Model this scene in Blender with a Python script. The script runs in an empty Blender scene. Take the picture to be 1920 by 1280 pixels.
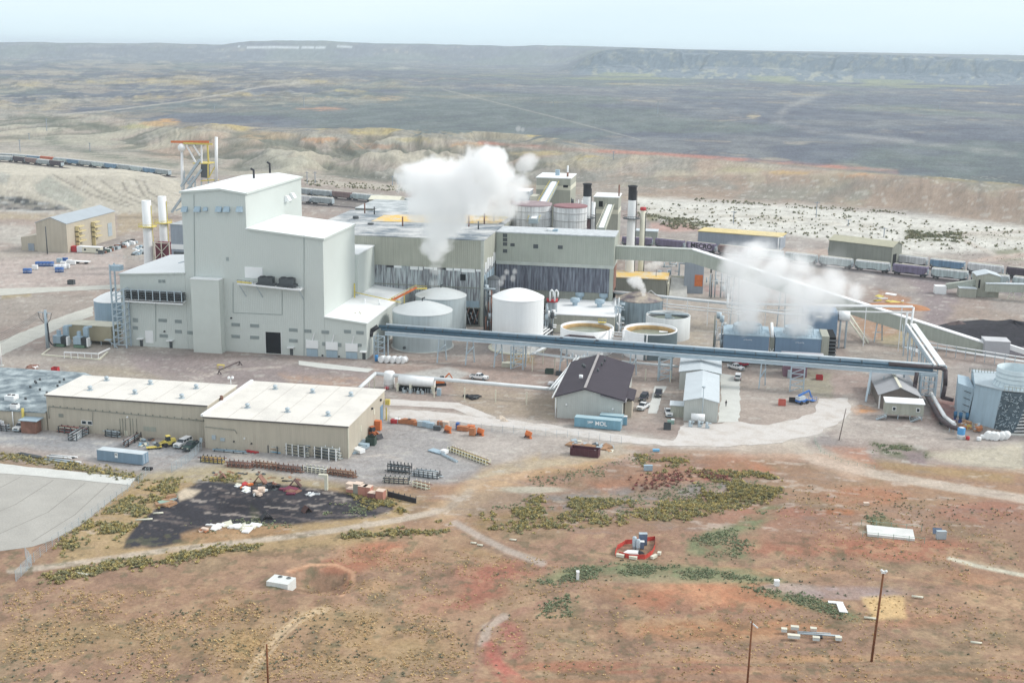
import bpy, bmesh, math, random
import numpy as np
from mathutils import Vector, Matrix
# ---------------------------------------------------------------- camera, sky, sun, exposure
F=2250.; CX,CY=960.,640.; H=95.
PITCH=math.atan((640-95)/F); ROLL=math.radians(0.95); YAW=math.radians(9.4)
_cp,_sp=math.cos(PITCH),math.sin(PITCH); _cr,_sr=math.cos(ROLL),math.sin(ROLL); _cy,_sy=math.cos(YAW),math.sin(YAW)
_f0=np.array((-_sy,_cy,0)); _r0=np.array((_cy,_sy,0)); _fw=np.array((_f0[0]*_cp,_f0[1]*_cp,-_sp)); _u0=np.array((_f0[0]*_sp,_f0[1]*_sp,_cp))
_R=_r0*_cr+_u0*_sr; _U=_u0*_cr-_r0*_sr
S=bpy.context.scene; C=S.collection
cam=bpy.data.cameras.new('camera'); co=bpy.data.objects.new('camera',cam); C.objects.link(co); S.camera=co
cam.sensor_width=36; cam.lens=36*F/1920; cam.clip_start=1; cam.clip_end=60000
co.matrix_world=Matrix(((_R[0],_U[0],-_fw[0],0),(_R[1],_U[1],-_fw[1],0),(_R[2],_U[2],-_fw[2],H),(0,0,0,1)))
SUN_EL,SUN_AZ=math.radians(38),math.radians(72)     # azimuth clockwise from +Y
w=bpy.data.worlds.new('World'); S.world=w; w.use_nodes=True; nt=w.node_tree; nt.nodes.clear()
_o=nt.nodes.new('ShaderNodeOutputWorld'); _b=nt.nodes.new('ShaderNodeBackground'); _s=nt.nodes.new('ShaderNodeTexSky'); _m=nt.nodes.new('ShaderNodeMixRGB')
_s.sky_type='NISHITA'; _s.sun_disc=False; _s.sun_elevation=SUN_EL; _s.sun_rotation=SUN_AZ; _s.air_density=1; _s.dust_density=3
_tc=nt.nodes.new('ShaderNodeTexCoord'); _sx=nt.nodes.new('ShaderNodeSeparateXYZ'); _rp=nt.nodes.new('ShaderNodeValToRGB')
nt.links.new(_tc.outputs['Generated'],_sx.inputs[0]); nt.links.new(_sx.outputs['Z'],_rp.inputs[0])
_cl=nt.nodes.new('ShaderNodeVectorMath'); _cl.operation='SCALE'; _cl.inputs['Scale'].default_value=11.4
_nz=nt.nodes.new('ShaderNodeTexNoise'); _mp=nt.nodes.new('ShaderNodeMapping'); _mp.inputs['Scale'].default_value=(1.2,1.2,9); _nz.inputs['Scale'].default_value=2.2; _nz.inputs['Detail'].default_value=5
nt.links.new(_tc.outputs['Generated'],_mp.inputs[0]); nt.links.new(_mp.outputs[0],_nz.inputs['Vector'])
_cm=nt.nodes.new('ShaderNodeMixRGB'); _cm.blend_type='MULTIPLY'; _cm.inputs['Fac'].default_value=1
_cr2=nt.nodes.new('ShaderNodeValToRGB'); _cr2.color_ramp.elements[0].color=(.93,.95,.97,1); _cr2.color_ramp.elements[1].color=(1.03,1.02,1.01,1); _cr2.color_ramp.elements[0].position=.3; _cr2.color_ramp.elements[1].position=.7
nt.links.new(_nz.outputs['Fac'],_cr2.inputs[0])
_e=_rp.color_ramp.elements; _e[0].position=0.0; _e[0].color=(.70,.86,.93,1); _e[1].position=1; _e[1].color=(1.0,1.0,1.0,1)
_x=_rp.color_ramp.elements.new(.05); _x.color=(.77,.90,.955,1)
_x=_rp.color_ramp.elements.new(.25); _x.color=(.86,.93,.965,1)
nt.links.new(_rp.outputs[0],_cm.inputs[1]); nt.links.new(_cr2.outputs[0],_cm.inputs[2])
nt.links.new(_cm.outputs[0],_cl.inputs[0])
_m.inputs['Fac'].default_value=.86; nt.links.new(_s.outputs[0],_m.inputs[1]); nt.links.new(_cl.outputs[0],_m.inputs[2])
nt.links.new(_m.outputs[0],_b.inputs[0]); _b.inputs[1].default_value=.1; nt.links.new(_b.outputs[0],_o.inputs[0])
sl=bpy.data.lights.new('sun','SUN'); sl.energy=2.1; sl.angle=math.radians(14); sl.color=(1,.96,.90)
so=bpy.data.objects.new('sun',sl); C.objects.link(so)
_d=Vector((math.sin(SUN_AZ)*math.cos(SUN_EL),math.cos(SUN_AZ)*math.cos(SUN_EL),math.sin(SUN_EL)))
so.rotation_euler=_d.to_track_quat('Z','Y').to_euler(); so.location=(300,300,400)
S.view_settings.view_transform='Standard'; S.view_settings.look='None'; S.view_settings.exposure=0.15; S.view_settings.gamma=1
S.render.engine='CYCLES'; cy=S.cycles; cy.use_denoising=True; cy.max_bounces=14; cy.diffuse_bounces=3; cy.glossy_bounces=2; cy.volume_bounces=12; cy.transmission_bounces=2; cy.volume_max_steps=256; cy.caustics_reflective=False
try: cy.denoiser='OPENIMAGEDENOISE'; cy.denoising_input_passes='RGB_ALBEDO_NORMAL'
except Exception: pass
# ---------------------------------------------------------------- helpers
def ray(px,py):
    return _fw+_R*((px-CX)/F)-_U*((py-CY)/F)
def g(px,py,z=0.):
    d=ray(px,py); t=(z-H)/d[2]; return (d[0]*t,d[1]*t)
def at(px,py,Y):
    d=ray(px,py); t=Y/d[1]; return (d[0]*t,H+d[2]*t)
def pr(X,Y,Z):
    w_=X*_fw[0]+Y*_fw[1]+(Z-H)*_fw[2]
    return CX+F*(X*_R[0]+Y*_R[1]+(Z-H)*_R[2])/w_, CY-F*(X*_U[0]+Y*_U[1]+(Z-H)*_U[2])/w_
def ht(py,X,Y):
    lo,hi=-20.,150.
    for _ in range(40):
        m=(lo+hi)/2
        if pr(X,Y,m)[1]>py: lo=m
        else: hi=m
    return lo
def s2l(c): 
    c=np.asarray(c,float)/255.; return np.where(c<=.04045,c/12.92,((c+.055)/1.055)**2.4)
GAIN=1.10
def A(r,g_,b): return tuple(np.clip(s2l((r,g_,b))/GAIN,0,.86))
MATS={}
def mat(name,col,rough=.7,var=.12,scale=.35,metal=0.,bump=0.,streak=0.,ribs=0.,ribamt=.25,col2=None,mix2=.5,spec=.3,fine=0.,vert=0):
    if name in MATS: return MATS[name]
    m=bpy.data.materials.new(name); m.use_nodes=True; n=m.node_tree.nodes; L=m.node_tree.links; p=n['Principled BSDF']
    p.inputs['Roughness'].default_value=rough; p.inputs['Metallic'].default_value=metal; p.inputs['Specular IOR Level'].default_value=spec
    tc=n.new('ShaderNodeTexCoord'); ge=n.new('ShaderNodeNewGeometry')
    no=n.new('ShaderNodeTexNoise'); no.inputs['Scale'].default_value=scale; no.inputs['Detail'].default_value=6; no.inputs['Roughness'].default_value=.62
    if vert:
        mp0=n.new('ShaderNodeMapping'); mp0.inputs['Scale'].default_value=(5.5,5.5,.5); L.new(ge.outputs['Position'],mp0.inputs[0]); L.new(mp0.outputs[0],no.inputs['Vector'])
    else: L.new(ge.outputs['Position'],no.inputs['Vector'])
    rp=n.new('ShaderNodeValToRGB'); e=rp.color_ramp.elements; c=np.array(col[:3])
    c2=np.array(col2[:3]) if col2 is not None else c*(1-var*1.6)
    e[0].position=.28 if col2 is None else mix2-.12; e[1].position=.72 if col2 is None else mix2+.12
    e[0].color=(*np.clip(c2,0,.9),1); e[1].color=(*np.clip(c*(1+var*.5),0,.9),1)
    L.new(no.outputs['Fac'],rp.inputs[0]); out=rp.outputs[0]
    def mul(src,fac,lo,hi,amt):
        r=n.new('ShaderNodeMapRange'); r.inputs['From Min'].default_value=lo; r.inputs['From Max'].default_value=hi; r.inputs['To Min'].default_value=1-amt; r.inputs['To Max'].default_value=1+amt*.25
        L.new(fac,r.inputs['Value']); mm=n.new('ShaderNodeVectorMath'); mm.operation='SCALE'; L.new(src,mm.inputs[0]); L.new(r.outputs[0],mm.inputs['Scale']); return mm.outputs[0]
    if streak>0:
        mp=n.new('ShaderNodeMapping'); mp.inputs['Scale'].default_value=(1.3,1.3,.07); L.new(ge.outputs['Position'],mp.inputs[0])
        n2=n.new('ShaderNodeTexNoise'); n2.inputs['Scale'].default_value=1.1; n2.inputs['Detail'].default_value=5; L.new(mp.outputs[0],n2.inputs['Vector']); out=mul(out,n2.outputs['Fac'],.32,.62,streak)
    if fine>0:
        n3=n.new('ShaderNodeTexNoise'); n3.inputs['Scale'].default_value=3.; n3.inputs['Detail'].default_value=4; L.new(ge.outputs['Position'],n3.inputs['Vector']); out=mul(out,n3.outputs['Fac'],.35,.65,fine)
    if ribs>0:
        sp=n.new('ShaderNodeSeparateXYZ'); L.new(ge.outputs['Position'],sp.inputs[0]); ad=n.new('ShaderNodeMath'); ad.operation='ADD'; L.new(sp.outputs[0],ad.inputs[0]); L.new(sp.outputs[1],ad.inputs[1])
        mu=n.new('ShaderNodeMath'); mu.operation='MULTIPLY'; mu.inputs[1].default_value=2*math.pi/ribs; L.new(ad.outputs[0],mu.inputs[0]); si=n.new('ShaderNodeMath'); si.operation='SINE'; L.new(mu.outputs[0],si.inputs[0])
        bp=n.new('ShaderNodeBump'); bp.inputs['Strength'].default_value=ribamt; bp.inputs['Distance'].default_value=ribs*.12; L.new(si.outputs[0],bp.inputs['Height']); L.new(bp.outputs[0],p.inputs['Normal'])
    elif bump>0:
        bp=n.new('ShaderNodeBump'); bp.inputs['Strength'].default_value=bump; bp.inputs['Distance'].default_value=.3
        n4=n.new('ShaderNodeTexNoise'); n4.inputs['Scale'].default_value=scale*5; n4.inputs['Detail'].default_value=6; L.new(ge.outputs['Position'],n4.inputs['Vector']); L.new(n4.outputs['Fac'],bp.inputs['Height']); L.new(bp.outputs[0],p.inputs['Normal'])
    L.new(out,p.inputs['Base Color']); MATS[name]=m; return m
def flat(name,col,rough=.6,**k): return mat(name,col,rough,var=.05,**k)
class MB:
    def __init__(s,off=(0,0,0)): s.v=[]; s.f=[]; s.sm=[]; s.o=off
    def add(s,vs,fs,sm=False):
        b=len(s.v); s.v+= [(x-s.o[0],y-s.o[1],z-s.o[2]) for x,y,z in vs]; s.f+=[tuple(b+i for i in f) for f in fs]; s.sm+=[sm]*len(fs); return s
    def box(s,x0,x1,y0,y1,z0,z1): return s.add([(x0,y0,z0),(x1,y0,z0),(x1,y1,z0),(x0,y1,z0),(x0,y0,z1),(x1,y0,z1),(x1,y1,z1),(x0,y1,z1)],[(3,2,1,0),(4,5,6,7),(0,1,5,4),(1,2,6,5),(2,3,7,6),(3,0,4,7)])
    def cb(s,x,y,z,dx,dy,dz): return s.box(x-dx/2,x+dx/2,y-dy/2,y+dy/2,z,z+dz)
    def hexa(s,b,t): return s.add(list(b)+list(t),[(3,2,1,0),(4,5,6,7),(0,1,5,4),(1,2,6,5),(2,3,7,6),(3,0,4,7)])
    def prism(s,pts,a0,a1,ax='z'):
        n=len(pts); mk={'z':lambda p,a:(p[0],p[1],a),'y':lambda p,a:(p[0],a,p[1]),'x':lambda p,a:(a,p[0],p[1])}[ax]
        return s.add([mk(p,a0) for p in pts]+[mk(p,a1) for p in pts],[tuple(range(n))[::-1],tuple(range(n,2*n))]+[(i,(i+1)%n,n+(i+1)%n,n+i) for i in range(n)])
    def tube(s,p,q,r,n=6,r2=None,sm=True):
        p=Vector(p); q=Vector(q); d=(q-p).normalized(); u=d.orthogonal().normalized(); v=d.cross(u); r2=r if r2 is None else r2
        vs=[];
        for c,rr in ((p,r),(q,r2)):
            for i in range(n):
                a=2*math.pi*(i+.5)/n; w_=c+(u*math.cos(a)+v*math.sin(a))*rr; vs.append(tuple(w_))
        s.add(vs,[(i,(i+1)%n,n+(i+1)%n,n+i) for i in range(n)],sm and n>5); b=len(s.v)-2*n
        s.f+=[tuple(b+i for i in range(n))[::-1],tuple(b+n+i for i in range(n))]; s.sm+=[False,False]; return s
    def path(s,pts,r,n=8):
        for a,b in zip(pts,pts[1:]): s.tube(a,b,r,n)
        for c in pts[1:-1]: s.ball(c,r*1.02,6,4)
        return s
    def beam(s,p,q,wd,hg):
        p=Vector(p); q=Vector(q); d=(q-p).normalized(); up=Vector((0,0,1)) if abs(d.z)<.95 else Vector((0,1,0)); u=d.cross(up).normalized(); v=u.cross(d)
        vs=[tuple(c+u*a*wd/2+v*b*hg/2) for c in (p,q) for a,b in ((-1,-1),(1,-1),(1,1),(-1,1))]
        return s.add(vs,[(3,2,1,0),(4,5,6,7),(0,1,5,4),(1,2,6,5),(2,3,7,6),(3,0,4,7)])
    def lathe(s,x,y,prof,n=32,sm=True,caps=(False,False)):
        b=[]
        for r,z in prof:
            for i in range(n):
                a=2*math.pi*i/n; b.append((x+r*math.cos(a),y+r*math.sin(a),z))
        fs=[(k*n+i,k*n+(i+1)%n,(k+1)*n+(i+1)%n,(k+1)*n+i) for k in range(len(prof)-1) for i in range(n)]
        s.add(b,fs,sm); o=len(s.v)-len(b)
        if caps[0]: s.f.append(tuple(o+i for i in range(n))[::-1]); s.sm.append(False)
        if caps[1]: s.f.append(tuple(o+(len(prof)-1)*n+i for i in range(n))); s.sm.append(False)
        return s
    def cyl(s,x,y,z0,z1,r,n=24,r2=None): return s.lathe(x,y,[(r,z0),(r if r2 is None else r2,z1)],n,True,(True,True))
    def ball(s,c,r,n=10,m=6,sq=1.):
        return s.lathe(c[0],c[1],[(max(.001,r*math.sin(math.pi*k/m)),c[2]-r*sq*math.cos(math.pi*k/m)) for k in range(m+1)],n)
    def build(s,name,m,parent=None):
        me=bpy.data.meshes.new(name); me.from_pydata(s.v,[],s.f); me.polygons.foreach_set('use_smooth',s.sm); 
        if m is not None: me.materials.append(m)
        me.update(); o=bpy.data.objects.new(name,me); C.objects.link(o)
        if parent is not None: o.parent=parent
        else: o.location=s.o
        return o
def tag(o,label=None,cat=None,group=None,kind=None):
    for k,v in (('label',label),('category',cat),('group',group),('kind',kind)):
        if v: o[k]=v
    return o
def thing(name,label,cat,loc=(0,0,0),rz=0.,group=None):
    o=bpy.data.objects.new(name,None); C.objects.link(o); o.location=loc; o.rotation_euler=(0,0,rz); o.empty_display_size=.5
    return tag(o,label,cat,group)
def kids(o): return [c for c in o.children]
def dup(root,loc,rz=0.,label=None,group=None,swap=None):
    def cp(o,par):
        c=o.copy(); C.objects.link(c); 
        if par is not None: c.parent=par
        if swap and c.type=='MESH' and c.data.materials and c.data.materials[0].name in swap:
            c.data=c.data.copy(); c.data.materials[0]=swap[c.data.materials[0].name]
        for ch in kids(o): cp(ch,c)
        return c
    r=cp(root,None); r.location=loc; r.rotation_euler=(0,0,rz)
    if label: r['label']=label
    if group: r['group']=group
    return r
def text(txt,size,loc,rot,m,parent,name='lettering',extr=.01,off=0.):
    cu=bpy.data.curves.new(name,'FONT'); cu.body=txt; cu.size=size; cu.extrude=extr; cu.offset=off; cu.align_x='CENTER'; cu.align_y='CENTER'
    t=bpy.data.objects.new(name,cu); me=bpy.data.meshes.new_from_object(t); bpy.data.objects.remove(t)
    o=bpy.data.objects.new(name,me); C.objects.link(o); me.materials.clear(); me.materials.append(m); o.parent=parent; o.location=loc; o.rotation_euler=rot; return o
rnd=random.Random(7)
# ---------------------------------------------------------------- terrain
def _hash(ix,iy,s): 
    n=(ix.astype(np.int64)*374761393+iy.astype(np.int64)*668265263+s*1274126177)&0x7fffffff
    n=((n^(n>>13))*1103515245)&0x7fffffff; n=(n^(n>>16))&0xffff
    return n/65535.
def vn(x,y,s=0):
    ix=np.floor(x); iy=np.floor(y); fx=x-ix; fy=y-iy; fx=fx*fx*(3-2*fx); fy=fy*fy*(3-2*fy)
    a=_hash(ix,iy,s); b=_hash(ix+1,iy,s); c=_hash(ix,iy+1,s); d=_hash(ix+1,iy+1,s)
    return (a*(1-fx)+b*fx)*(1-fy)+(c*(1-fx)+d*fx)*fy
def fbm(x,y,o=4,s=0):
    r=0;a=.5;t=0
    for k in range(o): r=r+a*vn(x,y,s+k*17); t+=a; a*=.55; x=x*2.03+3.1; y=y*2.03+1.7
    return r/t
def ss(a,b,x): t=np.clip((x-a)/(b-a),0,1); return t*t*(3-2*t)
def slope(px,py):
    d=[_fw[i]+_R[i]*((px-CX)/F)-_U[i]*((py-CY)/F) for i in range(3)]
    return -d[2]/np.hypot(d[0],d[1])
_k=np.array
RX=_k([-400,0,200,330,450,600,760,960,1100,1300,1500,1700,1920,2400.])
RB=_k([262,262,275,300,322,332,345,355,368,372,378,395,422,450.])
RC=_k([203,205,216,240,248,252,255,264,275,295,312,330,350,375.])
RZ=_k([8,9,12,15,17,18,18,17,17,17,17,17,17,17.])
MX=_k([-400,0,230,300,345,372,400.]); MZ=_k([17,17,15,11,4,0,0.])
FX=_k([-400,0,300,420,470,600,700,960,1100,1300,1920,2400.]); FY=_k([76,79,81,83,76,76,81,86,87,93,104,112.])
GX=_k([1040,1110,1180,1260,1400,1700,1920,2400.]); GY=_k([112,97,90,93,97,104,113,118.])
CR=g(604,1092)
def hfun(X,Y):
    D=np.hypot(X,Y)+1e-6; px,py=pr(X,Y,0.)
    pxc=np.clip(px,-400,2400)
    b=np.interp(pxc,RX,RB); c=np.interp(pxc,RX,RC); zc=np.interp(pxc,RX,RZ)
    Db=H/slope(pxc,b); Dc=(H-zc)/slope(pxc,c)
    wv=fbm(X/90,Y/90,3,5); gl=np.abs(fbm((pxc+D*.22)/75.+wv*1.6,D/260.,4,11)-.5)*2; gl2=np.abs(fbm(pxc/17.+wv*2,D/300.,3,31)-.5)*2
    t=(D-Db)/(Dc-Db); win=ss(-.15,.25,t)*(1-ss(.9,1.3,t))
    h=zc*ss(-.05,1.02,t+ (fbm(X/160,Y/160,3,3)-.5)*.25*win); h=h-win*(1-.7*ss(900,1250,px))*zc*(.34*(1-ss(0,.75,gl))*ss(.3,.6,fbm(pxc/150.,D/900.,2,77))+.05*(1-ss(0,.5,gl2)))*ss(0,.6,t)
    lw=1-ss(880,1150,px); bw=np.abs(fbm(X/95.+wv,Y/120.,4,81)-.5)*2; hb=ss(-.1,.3,t)*(1-ss(1.05,1.5,t))*lw; h=h+hb*(ss(0,.45,bw)*7.5-3.)*ss(300,420,px)+hb*(ss(0,.45,bw)*3-1)
    h=h+ss(Dc+150,Dc+1200,D)*(fbm(X/420,Y/420,4,7)-.5)*16
    # low hills on the left, middle distance
    lf=1-ss(650,1150,px); Dh=2350+500*(fbm(pxc/260.,Y*0,2,9)-.5); th=(D-Dh)/420
    h=h+lf*14*ss(0,1,th)*(1-ss(1.3,4,th)*.7)*(.35+fbm(pxc/52.,D/600,3,13))
    Dh=1750+420*(fbm(pxc/200.,Y*0+3,2,29)-.5); th=(D-Dh)/200
    h=h+(1-ss(500,900,px))*9*ss(0,1,th)*(1-ss(1.4,3,th))*fbm(pxc/38.,D/300,3,43)*1.4
    # mesa on the right
    gy=np.interp(pxc,GX,GY); D0=4100.; zm=H-slope(pxc,gy)*4900.; k=np.clip((D-D0)/800,0,1); e=np.abs(fbm(pxc/55.+fbm(pxc/90.,D/400,2,23)*3,D/900,5,21)-.5)*2
    base=h; mm=ss(1030,1130,px); prof=np.where(k<.62,k*.62,np.where(k<.78,.38+(k-.62)*3.6,.956+(k-.78)*.2)); h=base+mm*np.maximum(zm-base,0)*np.clip(prof-(1-ss(0,.4,e))*.14*ss(0.05,.5,k)*(1-ss(.95,1,k)),0,1)
    # far skyline
    fy=np.interp(pxc,FX,FY); zf=H-slope(pxc,fy)*8200.; h=h+np.maximum(zf-h,0)*ss(6700,8200,D)*(.93+.14*fbm(pxc/60.,Y*0,3,2))
    # ash heap
    mz=np.interp(pxc,MX,MZ); er=np.abs(fbm(pxc/26.-D/90.,D/420.,3,61)-.5)*2
    h=h+mz*ss(716,806,D)*(1-ss(835,875,D))*(1-.02*(1-ss(0,.2,er))*(1-ss(780,810,D)))
    # near ground: gentle swells, crater beside the vault, ditch bank
    near=ss(1060,1180,py)*ss(60,140,D+0*D); h=h+near*(fbm(X/22,Y/22,3,71)-.5)*1.6
    rr=np.hypot((X-CR[0])/8.5,(Y-CR[1])/6.); h=h-2.4*(1-ss(.25,1,rr))+.45*np.exp(-((rr-1.15)/.22)**2)
    dx,dy=g(1250,925); rr=np.abs((Y-dy)+(X-dx)*.05)/9; h=h-1.2*(1-ss(0,1,rr))*ss(920,1060,px)*(1-ss(1430,1490,px))*ss(860,880,py)
    return h
def bx_sdf(px,py,pts):
    P=np.array(pts,float); d=np.full(px.shape,1e9); ins=np.zeros(px.shape,bool); n=len(P)
    for i in range(n):
        a=P[i]; b=P[(i+1)%n]; e=b-a; wx=px-a[0]; wy=py-a[1]; t=np.clip((wx*e[0]+wy*e[1])/(e@e+1e-9),0,1)
        d=np.minimum(d,np.hypot(wx-e[0]*t,(wy-e[1]*t)))
        c=((a[1]>py)!=(b[1]>py)); ins^= c&(px<(b[0]-a[0])*(py-a[1])/((b[1]-a[1]) if b[1]!=a[1] else 1e-9)+a[0])
    return np.where(ins,-d,d)
cols=np.concatenate([np.linspace(-1500,-120,90,endpoint=False),np.linspace(-120,2040,960,endpoint=False),np.linspace(2040,3400,90)])
rowp=np.arange(1420,392,-2.3); Dr=[40,60,80,100,118,132]; Dr+=list(H/slope(960.,rowp)); Dr=[d for d in Dr if d<735]
Dr+=list(np.arange(736,1320,3.4))+list(np.arange(1325,2300,9.))+list(np.arange(2310,4100,28.))+list(np.arange(4110,5000,16.))+list(np.arange(5050,8500,110.))+list(np.geomspace(8700,30000,14))
Dr=np.array(Dr); az=np.arctan2(*(lambda d:(d[0],d[1]))([_fw[i]+_R[i]*((cols-CX)/F) for i in range(3)]))
AZ,DD=np.meshgrid(az,Dr); GXX=(DD*np.sin(AZ)).ravel(); GYY=(DD*np.cos(AZ)).ravel(); GZZ=hfun(GXX,GYY)
nr,nc=AZ.shape; px,py=pr(GXX,GYY,GZZ); D=DD.ravel()
def c_(r,gg,b): return s2l((r,gg,b))/GAIN
col=np.zeros((px.size,3)); 
f1=fbm(GXX/9,GYY/9,5,101); f2=fbm(GXX/30,GYY/30,4,131); f3=fbm(GXX/3.2,GYY/3.2,4,151); f4=fbm(GXX/120,GYY/120,4,171); f5=fbm(GXX/1.3,GYY/1.3,2,191); fs=fbm(px/60.,py/7.,4,201)
wx=px+(f1-.5)*16; wy=py+(f1-.5)*7+(f3-.5)*4
def put(c,m):
    global col
    m=np.clip(m,0,1)[:,None]; col=col*(1-m)+c_(*c)[None]*m
def P(c,pts,soft=4,op=1.,nm=None,warp=1.):
    a=np.array(pts); x0,y0=a.min(0)-soft*2-14; x1,y1=a.max(0)+soft*2+14
    i=np.nonzero((px>x0)&(px<x1)&(py>y0)&(py<y1))[0]
    if not len(i): return
    d=bx_sdf(px[i]+(wx[i]-px[i])*warp,py[i]+(wy[i]-py[i])*warp,pts); m=np.zeros(px.size); m[i]=(1-ss(-soft,soft,d))*op
    if nm is not None: m=m*nm
    put(c,m)
def LN(c,pts,wd,soft=3,op=1.,nm=None,warp=1.):   # a track: polyline with half-width in px (x,y,w)
    a=np.array(pts,float); m=np.zeros(px.size)
    i=np.nonzero((px>a[:,0].min()-60)&(px<a[:,0].max()+60)&(py>a[:,1].min()-40)&(py<a[:,1].max()+40))[0]
    if not len(i): return
    X=px[i]+(wx[i]-px[i])*warp*.6; Y=py[i]+(wy[i]-py[i])*warp*.6; d=np.full(X.shape,1e9)
    for p,q in zip(a,a[1:]):
        e=q-p; t=np.clip(((X-p[0])*e[0]+(Y-p[1])*e[1])/(e@e),0,1); d=np.minimum(d,np.hypot(X-p[0]-e[0]*t,(Y-p[1]-e[1]*t)*1.6))
    m[i]=(1-ss(wd-soft,wd+soft,d))*op
    if nm is not None: m=m*nm
    put(c,m)
def E_(c,x,y,rx,ry,op=1.,nm=None,rot=0.):
    dx=wx-x; dy=wy-y; ca,sa=math.cos(rot),math.sin(rot); r=np.hypot((dx*ca+dy*sa)/rx,(-dx*sa+dy*ca)/ry); m=(1-ss(.55,1.15,r))*op
    put(c,m if nm is None else m*nm)
T=lambda n,a,b: ss(a,b,n)
# foreground
put((168,142,124),np.ones(px.size)); put((180,154,130),T(f2,.45,.62)*.8); put((168,128,106),T(f4,.48,.62)*.55); put((150,140,116),T(f1,.55,.72)*.5)
# plain & slopes
far=ss(0,1,(330-py)/30)
LY=np.interp(px,[-200,0,250,600,850,950,1180,1250,1500,1700,1920,2100],[860,858,900,915,905,888,850,838,845,868,878,885]); yd0=ss(-9,9,LY-wy)*ss(325,335,py)
put((182,171,165),yd0); put((166,157,156),yd0*T(f2,.48,.66)*.7); put((204,192,180),yd0*T(f4,.5,.65)*.5); put((180,158,148),yd0*T(fbm(GXX/45,GYY/45,4,511),.5,.62)*.55)
put((176,168,160),ss(336,326,py)*1.); put((150,148,138),ss(336,326,py)*T(f2,.48,.62)*.7); put((196,186,172),ss(336,326,py)*T(f4,.5,.62)*.5)
bI=np.interp(px,RX,RB); cI=np.interp(px,RX,RC)
sl_=ss(-8,6,bI-py)*1.
put((176,165,155),sl_); put((188,160,140),sl_*T(f4,.50,.62)*.5); put((190,182,162),sl_*T(f2,.52,.66)*.5); put((150,152,146),sl_*T(fbm(GXX/60,GYY/60,5,601),.48,.62)*.6)
BW=np.abs(fbm(GXX/95.+fbm(GXX/90,GYY/90,3,5),GYY/120.,4,81)-.5)*2; LW=sl_*(1-ss(900,1150,px))*(D<1600); put((196,190,172),LW*T(BW,.18,.4)*.6); put((112,116,106),LW*(1-ss(.06,.2,BW))*.75)
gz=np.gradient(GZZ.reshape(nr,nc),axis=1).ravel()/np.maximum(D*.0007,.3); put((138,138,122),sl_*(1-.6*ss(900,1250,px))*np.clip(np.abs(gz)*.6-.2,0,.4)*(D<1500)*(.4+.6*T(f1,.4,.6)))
pl=ss(-4,5,cI-py)
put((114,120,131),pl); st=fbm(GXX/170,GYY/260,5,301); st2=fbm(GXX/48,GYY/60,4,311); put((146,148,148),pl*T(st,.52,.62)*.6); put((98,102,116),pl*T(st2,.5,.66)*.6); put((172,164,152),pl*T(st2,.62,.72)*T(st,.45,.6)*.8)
put((120,132,124),pl*T(fbm(GXX/300,GYY/500,4,321),.52,.62)*.55); put((168,158,146),pl*ss(700,200,px)*(py>118)*T(fbm(pxx:=px/90.,py/9.,4,331),.52,.62)*.7)
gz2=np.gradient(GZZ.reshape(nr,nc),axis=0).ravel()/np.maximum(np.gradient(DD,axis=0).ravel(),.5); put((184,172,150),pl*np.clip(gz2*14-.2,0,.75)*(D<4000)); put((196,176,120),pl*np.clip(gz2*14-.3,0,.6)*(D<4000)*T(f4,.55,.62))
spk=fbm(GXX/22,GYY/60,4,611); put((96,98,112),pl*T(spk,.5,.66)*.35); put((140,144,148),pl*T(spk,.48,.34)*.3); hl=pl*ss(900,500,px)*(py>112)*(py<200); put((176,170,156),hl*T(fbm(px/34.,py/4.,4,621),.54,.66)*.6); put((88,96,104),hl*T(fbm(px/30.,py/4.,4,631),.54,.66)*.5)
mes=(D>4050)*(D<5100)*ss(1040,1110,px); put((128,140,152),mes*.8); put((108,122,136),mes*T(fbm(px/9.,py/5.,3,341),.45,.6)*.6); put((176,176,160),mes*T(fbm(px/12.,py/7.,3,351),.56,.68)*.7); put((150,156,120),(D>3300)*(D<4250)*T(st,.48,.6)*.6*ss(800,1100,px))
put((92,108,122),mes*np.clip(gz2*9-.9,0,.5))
# crest bands and colour patches on the ridge
LN((198,142,128),[(900,268),(1060,280),(1200,287),(1400,300),(1560,312),(1680,322)],5,4,.8,.3+.7*T(fs,.4,.6),.5)
for x,y,rx,ry,c,o in [(300,232,38,9,(220,170,110),.9),(318,226,20,5,(222,160,100),.9),(255,238,30,5,(205,196,120),.6),(600,204,45,6,(214,150,120),.7),(640,170,14,4,(214,200,120),.9),(668,172,20,5,(206,190,130),.8),(735,184,28,7,(214,180,140),.7),(330,290,30,6,(204,158,136),.5),(500,255,60,10,(206,170,128),.6),(600,262,36,7,(222,158,112),.8),(690,275,60,9,(206,150,118),.6),(790,262,50,6,(214,190,120),.5),(870,272,36,8,(218,164,116),.7),(1010,288,50,8,(214,180,112),.6),(1110,297,40,8,(216,190,120),.7),(1080,310,60,12,(190,172,140),.5),(1480,324,40,5,(222,176,110),.8),(1620,329,50,5,(222,158,112),.8),(1380,318,60,7,(196,186,140),.5),(1340,350,40,14,(160,160,158),.5),(1480,350,60,12,(170,166,160),.5),(1200,372,40,12,(210,178,140),.4),(450,90,6,2,(240,240,240),0),(750,128,16,5,(206,206,198),.8),(1412,217,12,8,(196,180,150),.9),(1850,350,60,10,(178,176,160),.4),(160,300,90,14,(178,172,158),.5),(90,262,110,14,(176,172,158),.6)]: E_(tuple(.6*v+.4*w for v,w in zip(c,(170,164,150))),x,y,rx*1.15,ry*.8,o,.2+.8*T(fbm(GXX/24,GYY/24,4,711),.42,.58))
LN((188,182,174),[(100,216),(200,208),(330,192),(430,175),(480,165),(560,155)],2,2,.75,None,.4)
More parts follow.
